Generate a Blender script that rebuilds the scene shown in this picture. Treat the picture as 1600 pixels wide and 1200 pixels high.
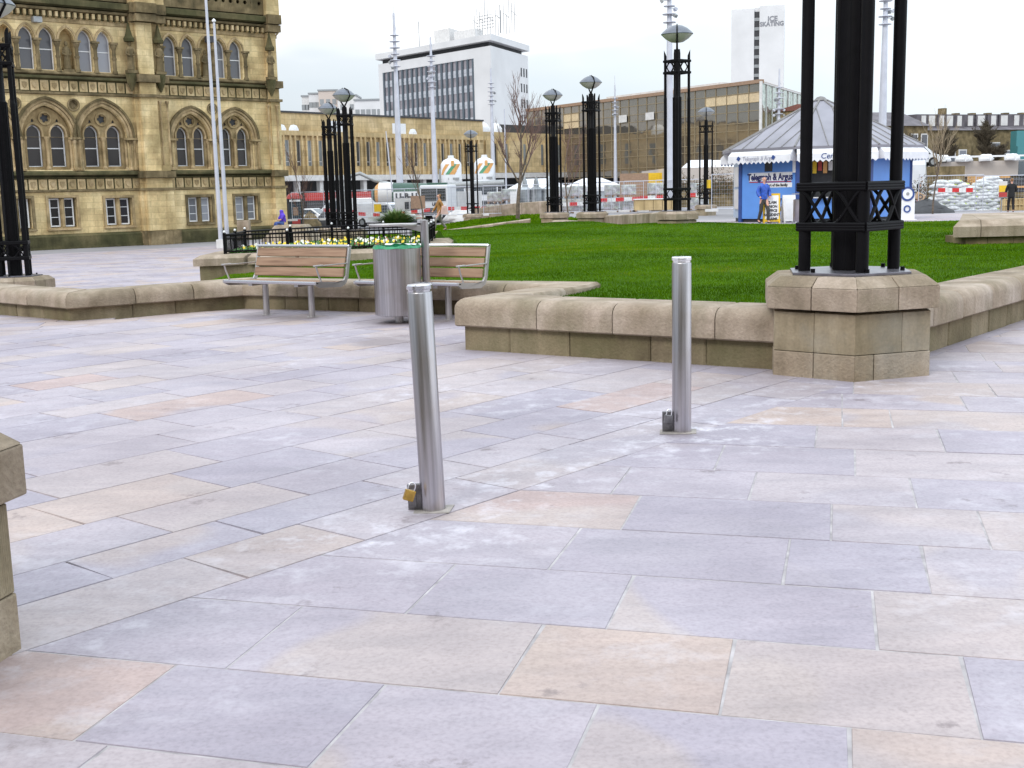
import bpy, bmesh, math, random
import numpy as np
from mathutils import Vector, Matrix, noise as mnoise
random.seed(7)
for o in list(bpy.data.objects): bpy.data.objects.remove(o)
SC = bpy.context.scene; COL = SC.collection
R_ = math.radians; PI = math.pi

# ------------------------------------------------------------ camera, sky, sun, exposure
FPX = 1850.0; EYE = Vector((0, 0, 1.45)); PITCH = R_(9.30); ROLL = R_(1.34)
Fv = Vector((0, math.cos(PITCH), -math.sin(PITCH)))
R0 = Vector((1, 0, 0)); U0 = Vector((0, math.sin(PITCH), math.cos(PITCH)))
Rv = R0*math.cos(ROLL) - U0*math.sin(ROLL); Uv = U0*math.cos(ROLL) + R0*math.sin(ROLL)
cam = bpy.data.cameras.new('camera'); camo = bpy.data.objects.new('camera', cam); COL.objects.link(camo)
cam.sensor_fit = 'HORIZONTAL'; cam.sensor_width = 36; cam.lens = 36*FPX/1600; cam.clip_start = .1; cam.clip_end = 3000
camo.matrix_world = Matrix(((Rv.x, Uv.x, -Fv.x, EYE.x), (Rv.y, Uv.y, -Fv.y, EYE.y), (Rv.z, Uv.z, -Fv.z, EYE.z), (0, 0, 0, 1)))
SC.camera = camo
SC.view_settings.view_transform = 'Standard'; SC.view_settings.look = 'None'
SC.view_settings.gamma = 1; SC.view_settings.use_curve_mapping = False
SC.view_settings.exposure = 0.36

SUN_EL = R_(38); SUN_AZ = R_(215)      # compass-like: measured from +Y towards +X
W = bpy.data.worlds.new('World'); SC.world = W; W.use_nodes = True
nt = W.node_tree; nt.nodes.clear()
def wn(t, **k):
    n = nt.nodes.new(t)
    for a, b in k.items(): setattr(n, a, b)
    return n
out = wn('ShaderNodeOutputWorld'); bg = wn('ShaderNodeBackground'); bg.inputs['Strength'].default_value = .1
sky = wn('ShaderNodeTexSky', sky_type='NISHITA', sun_disc=False, sun_elevation=SUN_EL, sun_rotation=SUN_AZ, air_density=1.0, dust_density=2.0)
tc = wn('ShaderNodeTexCoord'); mp = wn('ShaderNodeMapping'); mp.inputs['Scale'].default_value = (1, 1, 3.2)
nz = wn('ShaderNodeTexNoise'); nz.inputs['Scale'].default_value = 2.3; nz.inputs['Detail'].default_value = 5; nz.inputs['Roughness'].default_value = .5
cr = wn('ShaderNodeValToRGB'); cr.color_ramp.elements[0].position = .36; cr.color_ramp.elements[0].color = (.90, .90, .90, 1)
cr.color_ramp.elements[1].position = .62; cr.color_ramp.elements[1].color = (1, 1, 1, 1)
nz2 = wn('ShaderNodeTexNoise'); nz2.inputs['Scale'].default_value = 1.7; nz2.inputs['Detail'].default_value = 4
cr2 = wn('ShaderNodeValToRGB'); cr2.color_ramp.elements[0].position = .46; cr2.color_ramp.elements[0].color = (6.4, 7.35, 8.0, 1)
cr2.color_ramp.elements[1].position = .72; cr2.color_ramp.elements[1].color = (13.5, 13.3, 13.3, 1); e_ = cr2.color_ramp.elements.new(.57); e_.color = (7.4, 8.0, 8.5, 1)
mx = wn('ShaderNodeMix', data_type='RGBA')
L = nt.links.new
L(tc.outputs['Generated'], mp.inputs[0]); L(mp.outputs[0], nz.inputs['Vector']); L(mp.outputs[0], nz2.inputs['Vector'])
L(nz.outputs[0], cr.inputs[0]); L(nz2.outputs[0], cr2.inputs[0])
L(cr.outputs[0], mx.inputs[0]); L(sky.outputs[0], mx.inputs[6]); L(cr2.outputs[0], mx.inputs[7])
# overcast: the cloud deck is brighter overhead and toward the hidden sun than near the horizon
sx = wn('ShaderNodeSeparateXYZ'); L(tc.outputs['Generated'], sx.inputs[0])
mz = wn('ShaderNodeMath', operation='MULTIPLY_ADD'); L(sx.outputs[2], mz.inputs[0]); mz.inputs[1].default_value = 1.6; mz.inputs[2].default_value = .82
mxx = wn('ShaderNodeMath', operation='MULTIPLY_ADD'); L(sx.outputs[0], mxx.inputs[0]); mxx.inputs[1].default_value = .40; L(mz.outputs[0], mxx.inputs[2])
vm = wn('ShaderNodeVectorMath', operation='SCALE'); L(mx.outputs[2], vm.inputs[0]); L(mxx.outputs[0], vm.inputs['Scale'])
L(vm.outputs[0], bg.inputs[0]); L(bg.outputs[0], out.inputs[0])
sl = bpy.data.lights.new('sun', 'SUN'); sl.energy = 1.1; sl.angle = R_(18); sl.color = (1, .96, .9)
so = bpy.data.objects.new('sun', sl); COL.objects.link(so)
sd = Vector((math.sin(SUN_AZ)*math.cos(SUN_EL), math.cos(SUN_AZ)*math.cos(SUN_EL), math.sin(SUN_EL)))
so.rotation_euler = sd.to_track_quat('Z', 'Y').to_euler(); so.location = (0, -10, 30)

# ------------------------------------------------------------ placing helpers
def ray(px, py): return Rv*((px-800)/FPX) + Uv*((600-py)/FPX) + Fv
def gp(px, py, z=0.0):
    d = ray(px, py); t = (z-EYE.z)/d.z; return EYE + d*t
def dp(px, py, Y):
    d = ray(px, py); return EYE + d*(Y/d.y)
def X(px, Y, h=0.0):            # world x for a photo column at depth Y (height near the horizon)
    return dp(px, 297-.0233*(px-800), Y).x
def Z(px, py, Y): return dp(px, py, Y).z
def S(t): t = max(0., min(1., t)); return t*t*(3-2*t)
def T(x, y): return -.9*S((3-x)/11)*S((y-14.5)/12.5) - .22*S((y-42)/20)

# ------------------------------------------------------------ object helpers
def tag(o, label=None, cat=None, group=None, kind=None):
    if label: o['label'] = label
    if cat: o['category'] = cat
    if group: o['group'] = group
    if kind: o['kind'] = kind
    return o
def empty(name, loc, label=None, cat=None, group=None, rz=0.0):
    o = bpy.data.objects.new(name, None); COL.objects.link(o); o.location = loc; o.rotation_euler = (0, 0, rz)
    o.empty_display_size = .2
    return tag(o, label, cat, group)
def copy_tree(o, parent=None, loc=None, rz=None, label=None):
    c = o.copy(); COL.objects.link(c)
    if parent is not None: c.parent = parent
    if loc is not None: c.location = loc
    if rz is not None: c.rotation_euler = (0, 0, rz)
    if label: c['label'] = label
    for ch in KIDS.get(o.name, []): copy_tree(ch, c)
    if parent is not None: KIDS.setdefault(parent.name, []).append(c)
    return c
KIDS = {}
class MB:
    def __init__(s): s.v = []; s.f = []; s.mi = []; s.m = 0; s.cuts = []
    def cut(s): s.cuts.append((len(s.v), len(s.f))); return s
    def build_each(s, name, mat, parent=None, **k):
        """one object per piece marked with cut()"""
        c = [(0, 0)]+s.cuts
        if c[-1][1] < len(s.f): c.append((len(s.v), len(s.f)))
        for (v0, f0), (v1, f1) in zip(c[:-1], c[1:]):
            if f1 <= f0: continue
            q = MB(); q.v = s.v[v0:v1]; q.f = [tuple(i-v0 for i in f) for f in s.f[f0:f1]]; q.mi = s.mi[f0:f1]; o = q.build(name, mat, parent, **k)
        return o
    def add(s, vs, fs, M=None):
        b = len(s.v)
        s.v += [tuple(M @ Vector(p)) for p in vs] if M is not None else [tuple(p) for p in vs]
        s.f += [tuple(i+b for i in f) for f in fs]; s.mi += [s.m]*len(fs); return s
    def box(s, x0, x1, y0, y1, z0, z1, M=None):
        return s.add([(x0,y0,z0),(x1,y0,z0),(x1,y1,z0),(x0,y1,z0),(x0,y0,z1),(x1,y0,z1),(x1,y1,z1),(x0,y1,z1)],
                     [(0,3,2,1),(4,5,6,7),(0,1,5,4),(1,2,6,5),(2,3,7,6),(3,0,4,7)], M)
    def prism(s, poly, z0, z1, M=None, top=None):
        n = len(poly); tp = top or poly
        vs = [(p[0],p[1],z0) for p in poly]+[(p[0],p[1],z1) for p in tp]
        return s.add(vs, [tuple(range(n-1,-1,-1)), tuple(range(n,2*n))]+[(i,(i+1)%n,n+(i+1)%n,n+i) for i in range(n)], M)
    def cyl(s, p0, p1, r0, r1=None, n=12, cap=True, M=None):
        r1 = r0 if r1 is None else r1
        p0 = Vector(p0); p1 = Vector(p1); d = (p1-p0)
        if d.length < 1e-6: return s
        d.normalize(); a = d.orthogonal().normalized(); b = d.cross(a)
        vs = []
        for p, r in ((p0, r0), (p1, r1)):
            for i in range(n):
                t = 2*PI*i/n; vs.append(p + a*math.cos(t)*r + b*math.sin(t)*r)
        fs = [(i,(i+1)%n,n+(i+1)%n,n+i) for i in range(n)]
        if cap: fs += [tuple(range(n-1,-1,-1)), tuple(range(n,2*n))]
        return s.add(vs, fs, M)
    def tube(s, pts, r, n=8, M=None, r1=None):
        pts = [Vector(p) for p in pts]; vs = []; k = len(pts)
        a = None
        for i, p in enumerate(pts):
            d = (pts[min(i+1,k-1)]-pts[max(i-1,0)]).normalized()
            if a is None: a = d.orthogonal().normalized()
            a = (a - d*a.dot(d)).normalized(); b = d.cross(a)
            rr = r if r1 is None else r+(r1-r)*i/(k-1)
            for j in range(n):
                t = 2*PI*j/n; vs.append(p+a*math.cos(t)*rr+b*math.sin(t)*rr)
        fs = [(i*n+j, i*n+(j+1)%n, (i+1)*n+(j+1)%n, (i+1)*n+j) for i in range(k-1) for j in range(n)]
        fs += [tuple(range(n-1,-1,-1)), tuple(range((k-1)*n, k*n))]
        return s.add(vs, fs, M)
    def lathe(s, prof, c=(0,0,0), n=24, sx=1, sy=1, M=None):
        vs = []; k = len(prof)
        for r, z in prof:
            for j in range(n):
                t = 2*PI*j/n; vs.append((c[0]+r*math.cos(t)*sx, c[1]+r*math.sin(t)*sy, c[2]+z))
        fs = [(i*n+j, i*n+(j+1)%n, (i+1)*n+(j+1)%n, (i+1)*n+j) for i in range(k-1) for j in range(n)]
        fs += [tuple(range(n-1,-1,-1)), tuple(range((k-1)*n, k*n))]
        return s.add(vs, fs, M)
    def panel(s, loops, d, M):
        """flat plate with holes; loops in (u,w), depth d from y=0 inwards (+y) in local x,y,z of M"""
        cu = bpy.data.curves.new('t', 'CURVE'); cu.dimensions = '2D'; cu.fill_mode = 'BOTH'; cu.extrude = d/2
        for lp in loops:
            sp = cu.splines.new('POLY'); sp.points.add(len(lp)-1); sp.use_cyclic_u = True
            for i, p in enumerate(lp): sp.points[i].co = (p[0], p[1], 0, 1)
        ob = bpy.data.objects.new('t', cu); me = bpy.data.meshes.new_from_object(ob)
        vs = [(v.co.x, d/2 - v.co.z, v.co.y) for v in me.vertices]
        fs = [tuple(p.vertices) for p in me.polygons]
        bpy.data.objects.remove(ob); bpy.data.curves.remove(cu); bpy.data.meshes.remove(me)
        return s.add(vs, fs, M)
    def build(s, name, mat, parent=None, smooth=None, bevel=0, world=False, seg=2, recalc=True):
        me = bpy.data.meshes.new(name)
        vs = s.v
        if world and parent is not None:
            Mi = (Matrix.Translation(parent.location) @ Matrix.Rotation(parent.rotation_euler[2], 4, 'Z')).inverted()
            vs = [tuple(Mi @ Vector(p)) for p in vs]
        me.from_pydata(vs, [], s.f); me.validate()
        mats = mat if isinstance(mat, (list, tuple)) else [mat]
        for m in mats: me.materials.append(m)
        if len(mats) > 1 and len(me.polygons) == len(s.mi): me.polygons.foreach_set('material_index', s.mi)
        if recalc or bevel:
            bm = bmesh.new(); bm.from_mesh(me)
            if recalc: bmesh.ops.recalc_face_normals(bm, faces=bm.faces)
            if bevel: 
                es = [e for e in bm.edges if len(e.link_faces) == 2 and e.calc_face_angle(0) > .5]
                bmesh.ops.bevel(bm, geom=es, offset=bevel, segments=seg, affect='EDGES', profile=.6, clamp_overlap=True)
            bm.to_mesh(me); bm.free()
        if smooth is not None:
            me.shade_smooth()
            me.set_sharp_from_angle(angle=R_(smooth))
        o = bpy.data.objects.new(name, me); COL.objects.link(o)
        if parent is not None: o.parent = parent; KIDS.setdefault(parent.name, []).append(o)
        return o
def text(name, body, size, mat, parent, M, ext=.004, align='CENTER', sx=1.0, shear=0.0, bold=0.0):
    cu = bpy.data.curves.new('t', 'FONT'); cu.body = body; cu.size = size; cu.extrude = ext; cu.align_x = align; cu.align_y = 'CENTER'
    cu.shear = shear; cu.offset = bold; cu.resolution_u = 3
    ob = bpy.data.objects.new('t', cu); me = bpy.data.meshes.new_from_object(ob)
    me.transform(M @ Matrix.Diagonal((sx, 1, 1, 1)))
    bpy.data.objects.remove(ob); me.name = name; me.materials.clear(); me.materials.append(mat)
    o = bpy.data.objects.new(name, me); COL.objects.link(o)
    if parent is not None: o.parent = parent; KIDS.setdefault(parent.name, []).append(o)
    return o
TXT = Matrix.Rotation(PI/2, 4, 'X')          # text standing up, facing -y
def TR(x, y, z): return Matrix.Translation((x, y, z))
def RZ(a): return Matrix.Rotation(a, 4, 'Z')

# ------------------------------------------------------------ materials
def newmat(name):
    m = bpy.data.materials.new(name); m.use_nodes = True
    n = m.node_tree; b = n.nodes['Principled BSDF']; return m, n, b
def node(n, t, **k):
    q = n.nodes.new(t)
    for a, b in k.items(): setattr(q, a, b)
    return q
def ramp(n, pts):
    c = node(n, 'ShaderNodeValToRGB'); e = c.color_ramp.elements
    while len(e) < len(pts): e.new(.5)
    for i, (p, col) in enumerate(pts): e[i].position = p; e[i].color = (*col, 1)
    return c
def mixc(n, fac, a, b, mode='MIX'):
    m = node(n, 'ShaderNodeMix', data_type='RGBA', blend_type=mode)
    for s_, v in ((0, fac), (6, a), (7, b)):
        if hasattr(v, 'links') or hasattr(v, 'is_output'): n.links.new(v, m.inputs[s_])
        elif isinstance(v, (int, float)): m.inputs[s_].default_value = v
        else: m.inputs[s_].default_value = (*v, 1)
    return m.outputs[2]
def tex(n, kind='ShaderNodeTexNoise', scale=5., detail=4., vec=None, **k):
    t = node(n, kind, **k); t.inputs['Scale'].default_value = scale
    if 'Detail' in t.inputs: t.inputs['Detail'].default_value = detail
    if vec is not None: n.links.new(vec, t.inputs['Vector'])
    return t
def M_plain(name, col, rough=.6, metal=0., var=.12, scale=6., bump=0., bscale=40., spec=.5, col2=None, coat=0):
    m, n, b = newmat(name); co = node(n, 'ShaderNodeTexCoord').outputs['Object']
    t = tex(n, scale=scale, detail=5, vec=co)
    c2 = col2 or tuple(c*(1-var*2.2) for c in col)
    r = ramp(n, [(.3, c2), (.7, tuple(min(1, c*(1+var*.5)) for c in col))])
    n.links.new(t.outputs[0], r.inputs[0]); n.links.new(r.outputs[0], b.inputs['Base Color'])
    b.inputs['Roughness'].default_value = rough; b.inputs['Metallic'].default_value = metal; b.inputs['Specular IOR Level'].default_value = spec
    b.inputs['Coat Weight'].default_value = coat
    if bump:
        t2 = tex(n, scale=bscale, detail=6, vec=co); bp = node(n, 'ShaderNodeBump'); bp.inputs['Strength'].default_value = bump; bp.inputs['Distance'].default_value = .01
        n.links.new(t2.outputs[0], bp.inputs['Height']); n.links.new(bp.outputs[0], b.inputs['Normal'])
    return m
def M_stone(name, cols, dirt, scale=2.0, dscale=.9, damt=.5, brick=None, bump=.4, swap=False, bscale=45, rough=.9, spots=0., comb=False, spec=.25):
    """weathered sandstone; brick=(w,h,mortar) adds ashlar joints; swap maps local x,z to the brick plane"""
    m, n, b = newmat(name); co = node(n, 'ShaderNodeTexCoord').outputs['Object']
    t = tex(n, scale=scale, detail=7, vec=co)
    k = len(cols); r = ramp(n, [(.3+.4*i/(k-1), c) for i, c in enumerate(cols)]); n.links.new(t.outputs[0], r.inputs[0]); col = r.outputs[0]
    fine = tex(n, scale=bscale, detail=4, vec=co)
    fr = ramp(n, [(.3, (.75, .75, .75)), (.7, (1.12, 1.12, 1.12))]); n.links.new(fine.outputs[0], fr.inputs[0])
    col = mixc(n, .45, col, fr.outputs[0], 'MULTIPLY')
    mps = node(n, 'ShaderNodeMapping'); mps.inputs['Scale'].default_value = (5, 5, .7); n.links.new(co, mps.inputs[0])
    stk = tex(n, scale=1.6 if not swap else .5, detail=6, vec=mps.outputs[0]); stk.inputs['Roughness'].default_value = .6
    sr_ = ramp(n, [(.36, (.66, .65, .60)), (.60, (1.08, 1.07, 1.06))]); n.links.new(stk.outputs[0], sr_.inputs[0]); col = mixc(n, .5, col, sr_.outputs[0], 'MULTIPLY')
    hgt = fine.outputs[0]
    if brick:
        sp = node(n, 'ShaderNodeSeparateXYZ'); cb = node(n, 'ShaderNodeCombineXYZ'); n.links.new(co, sp.inputs[0])
        if swap: n.links.new(sp.outputs[0], cb.inputs[0]); n.links.new(sp.outputs[2], cb.inputs[1])
        else: n.links.new(sp.outputs[0], cb.inputs[0]); n.links.new(sp.outputs[1], cb.inputs[1])
        bt = node(n, 'ShaderNodeTexBrick'); bt.inputs['Scale'].default_value = 1; bt.inputs['Brick Width'].default_value = brick[0]; bt.inputs['Row Height'].default_value = brick[1]
        bt.inputs['Mortar Size'].default_value = brick[2]; bt.inputs['Mortar Smooth'].default_value = .3
        bt.inputs['Color1'].default_value = (.78, .76, .72, 1); bt.inputs['Color2'].default_value = (1.12, 1.1, 1.06, 1); bt.inputs['Mortar'].default_value = (.62, .58, .54, 1)
        n.links.new(cb.outputs[0], bt.inputs['Vector'])
        col = mixc(n, .8, col, bt.outputs['Color'], 'MULTIPLY')
    if not swap:
        geo = node(n, 'ShaderNodeNewGeometry'); ir = ramp(n, [(0, (.74, .72, .66)), (.5, (.98, .97, .95)), (1, (1.14, 1.12, 1.14))]); n.links.new(geo.outputs['Random Per Island'], ir.inputs[0]); col = mixc(n, 1, col, ir.outputs[0], 'MULTIPLY')
    d = tex(n, scale=dscale, detail=8, vec=co); d.inputs['Roughness'].default_value = .65
    dr = ramp(n, [(.48, (0, 0, 0)), (.68, (1, 1, 1))]); n.links.new(d.outputs[0], dr.inputs[0])
    fm = node(n, 'ShaderNodeMath', operation='MULTIPLY'); n.links.new(dr.outputs[0], fm.inputs[0]); fm.inputs[1].default_value = damt
    col = mixc(n, fm.outputs[0], col, dirt)
    if spots:
        v = tex(n, 'ShaderNodeTexVoronoi', scale=14, vec=co); vr = ramp(n, [(.05, (1, 1, 1)), (.11, (0, 0, 0))]); n.links.new(v.outputs['Distance'], vr.inputs[0])
        nn = tex(n, scale=3.1, detail=2, vec=co); nr = ramp(n, [(.5, (0, 0, 0)), (.62, (1, 1, 1))]); n.links.new(nn.outputs[0], nr.inputs[0])
        mm = node(n, 'ShaderNodeMath', operation='MULTIPLY'); n.links.new(vr.outputs[0], mm.inputs[0]); n.links.new(nr.outputs[0], mm.inputs[1])
        m2 = node(n, 'ShaderNodeMath', operation='MULTIPLY'); n.links.new(mm.outputs[0], m2.inputs[0]); m2.inputs[1].default_value = spots
        col = mixc(n, m2.outputs[0], col, (.62, .6, .55))
    n.links.new(col, b.inputs['Base Color']); b.inputs['Roughness'].default_value = rough; b.inputs['Specular IOR Level'].default_value = spec
    bp = node(n, 'ShaderNodeBump'); bp.inputs['Strength'].default_value = bump; bp.inputs['Distance'].default_value = .02
    n.links.new(hgt, bp.inputs['Height']); nrm = bp.outputs[0]
    if comb:
        uv = node(n, 'ShaderNodeAttribute', attribute_name='comb')
        wv = node(n, 'ShaderNodeTexWave', wave_type='BANDS', bands_direction='X'); wv.inputs['Scale'].default_value = 30; wv.inputs['Distortion'].default_value = .6; wv.inputs['Detail'].default_value = 2
        n.links.new(uv.outputs['Vector'], wv.inputs['Vector'])
        b2 = node(n, 'ShaderNodeBump'); b2.inputs['Strength'].default_value = .45; b2.inputs['Distance'].default_value = .012
        n.links.new(wv.outputs['Fac'], b2.inputs['Height']); n.links.new(nrm, b2.inputs['Normal']); nrm = b2.outputs[0]
    n.links.new(nrm, b.inputs['Normal'])
    return m
WALLC = [(.15, .12, .075), (.25, .205, .13), (.34, .28, .195)]
m_wall = M_stone('wall_stone', WALLC, (.085, .085, .03), scale=2.6, dscale=1.3, damt=.7, bump=.5, spots=.35)
m_cope = M_stone('coping_stone', [(.235, .185, .135), (.345, .28, .22), (.44, .365, .305)], (.15, .135, .075), scale=2.2, dscale=1.5, damt=.5, bump=.45, spots=.35)
m_plinth = M_stone('plinth_stone', [(.235, .185, .13), (.345, .28, .205), (.43, .36, .285)], (.16, .165, .15), scale=2.4, dscale=1.1, damt=.5, bump=.5, spots=.5)
m_comb = M_stone('combed_stone', [(.24, .195, .13), (.34, .28, .19), (.42, .36, .27)], (.17, .175, .16), scale=2.4, dscale=1.1, damt=.5, bump=.3, comb=True)
m_hall = M_stone('city_hall_stone', [(.46, .335, .175), (.70, .545, .30), (.82, .67, .41)], (.16, .125, .05), scale=.8, dscale=.45, damt=.5, brick=(.85, .33, .012), swap=True, bump=.2, bscale=9)
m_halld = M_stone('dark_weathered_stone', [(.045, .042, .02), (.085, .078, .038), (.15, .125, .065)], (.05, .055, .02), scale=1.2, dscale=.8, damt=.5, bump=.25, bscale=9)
m_hallm = M_stone('carved_stone', [(.27, .195, .105), (.43, .32, .18), (.56, .43, .26)], (.08, .07, .035), scale=1.6, dscale=1.1, damt=.55, bump=.25, bscale=12)
m_hallg = M_stone('grimy_stone', [(.10, .08, .045), (.19, .145, .08), (.30, .235, .135)], (.05, .045, .02), scale=1.6, dscale=1.1, damt=.5, bump=.25, bscale=12)
m_lib = M_stone('library_stone', [(.46, .34, .18), (.60, .46, .26), (.70, .55, .34)], (.28, .20, .10), scale=.35, dscale=.3, damt=.35, brick=(1.6, .6, .02), swap=True, bump=.1, bscale=3)
m_black = M_plain('black_paint', (.0035, .003, .004), .5, var=.2, scale=9, bump=.06, bscale=60, spec=.12)
m_white = M_plain('white_paint', (.80, .80, .82), .45, var=.05)
m_off = M_plain('off_white', (.66, .64, .63), .6, var=.08, scale=2)
m_conc = M_plain('white_concrete', (.68, .67, .68), .7, var=.05, scale=.15)
m_galv = M_plain('galvanised_mast', (.56, .57, .64), .42, metal=.25, var=.07, scale=1.5)
m_grey = M_plain('grey_metal', (.32, .33, .34), .5, metal=.3)
m_dark = M_plain('dark_grey', (.05, .05, .055), .7)
m_blue = M_plain('blue_panel', (.115, .29, .72), .45, var=.06, scale=1.5)
m_dblue = M_plain('dark_blue', (.03, .07, .25), .5)
m_pblue = M_plain('pale_blue_panel', (.42, .52, .66), .45)
m_roof = M_plain('lead_roof', (.27, .26, .30), .5, var=.12, scale=.8, metal=.2)
m_yel = M_plain('yellow_paint', (.78, .50, .02), .45, var=.06)
m_red = M_plain('red_paint', (.45, .05, .045), .5)
m_tred = M_plain('tape_red', (.65, .03, .03), .5); m_twhite = M_plain('tape_white', (.8, .8, .8), .5)
m_green = M_plain('dark_green_paint', (.03, .085, .06), .4)
m_orange = M_plain('orange_paint', (.70, .36, .12), .5)
m_sgreen = M_plain('stripe_green', (.10, .32, .18), .5)
m_tyre = M_plain('tyre_rubber', (.02, .02, .02), .85)
m_cloth_tan = M_plain('tan_coat', (.38, .19, .06), .9, bump=.4, bscale=30)
m_skin = M_plain('skin', (.62, .33, .24), .55, var=.06)
m_brown = M_plain('brown_board', (.34, .22, .15), .8)
def M_glass(name, col, rough=.06, bump=.0, metal=0., spec=.8, bs=.6):
    m, n, b = newmat(name); b.inputs['Roughness'].default_value = rough
    oi = node(n, 'ShaderNodeObjectInfo'); orr = ramp(n, [(0, tuple(c*.55 for c in col)), (.6, col), (1, tuple(min(1, c*1.9) for c in col))]); n.links.new(oi.outputs['Random'], orr.inputs[0]); n.links.new(orr.outputs[0], b.inputs['Base Color'])
    b.inputs['Metallic'].default_value = metal; b.inputs['Specular IOR Level'].default_value = spec
    co = node(n, 'ShaderNodeTexCoord').outputs['Object']
    if bump:
        t = tex(n, scale=bs, detail=2, vec=co); bp = node(n, 'ShaderNodeBump'); bp.inputs['Strength'].default_value = bump; bp.inputs['Distance'].default_value = .05
        n.links.new(t.outputs[0], bp.inputs['Height']); n.links.new(bp.outputs[0], b.inputs['Normal'])
    return m
m_pane = M_glass('window_glass', (.04, .036, .036), .12, bump=.15, spec=.3)
m_paneb = M_glass('window_glass_blinds', (.17, .175, .20), .15, bump=.15, spec=.4)
m_steelp = M_glass('polished_steel', (.75, .75, .8), .2, metal=1)
def M_steel():
    m, n, b = newmat('brushed_steel'); co = node(n, 'ShaderNodeTexCoord').outputs['Object']
    mp_ = node(n, 'ShaderNodeMapping'); mp_.inputs['Scale'].default_value = (60, 60, 1.2); n.links.new(co, mp_.inputs[0])
    t = tex(n, scale=1, detail=5, vec=mp_.outputs[0])
    r = ramp(n, [(.3, (.36, .345, .355)), (.7, (.56, .54, .57))]); n.links.new(t.outputs[0], r.inputs[0])
    st = tex(n, scale=5, detail=6, vec=co); sr = ramp(n, [(.52, (0, 0, 0)), (.72, (1, 1, 1))]); n.links.new(st.outputs[0], sr.inputs[0])
    f = node(n, 'ShaderNodeMath', operation='MULTIPLY'); f.inputs[1].default_value = .35; n.links.new(sr.outputs[0], f.inputs[0])
    c = mixc(n, f.outputs[0], r.outputs[0], (.38, .33, .29)); n.links.new(c, b.inputs['Base Color'])
    b.inputs['Metallic'].default_value = 1; 
    rr = node(n, 'ShaderNodeMapRange'); rr.inputs[3].default_value = .24; rr.inputs[4].default_value = .40; n.links.new(t.outputs[0], rr.inputs[0]); n.links.new(rr.outputs[0], b.inputs['Roughness'])
    b.inputs['Anisotropic'].default_value = .5
    bp = node(n, 'ShaderNodeBump'); bp.inputs['Strength'].default_value = .08; bp.inputs['Distance'].default_value = .002
    n.links.new(t.outputs[0], bp.inputs['Height']); n.links.new(bp.outputs[0], b.inputs['Normal'])
    return m
m_steel = M_steel()
def M_wood():
    m, n, b = newmat('bench_timber'); co = node(n, 'ShaderNodeTexCoord').outputs['Object']
    mp_ = node(n, 'ShaderNodeMapping'); mp_.inputs['Scale'].default_value = (1.5, 22, 22); n.links.new(co, mp_.inputs[0])
    t = tex(n, scale=1.4, detail=6, vec=mp_.outputs[0])
    r = ramp(n, [(.25, (.14, .075, .045)), (.5, (.27, .165, .105)), (.8, (.36, .235, .155))]); n.links.new(t.outputs[0], r.inputs[0]); n.links.new(r.outputs[0], b.inputs['Base Color'])
    b.inputs['Roughness'].default_value = .7
    bp = node(n, 'ShaderNodeBump'); bp.inputs['Strength'].default_value = .3; bp.inputs['Distance'].default_value = .003
    n.links.new(t.outputs[0], bp.inputs['Height']); n.links.new(bp.outputs[0], b.inputs['Normal']); return m
m_wood = M_wood()
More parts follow.
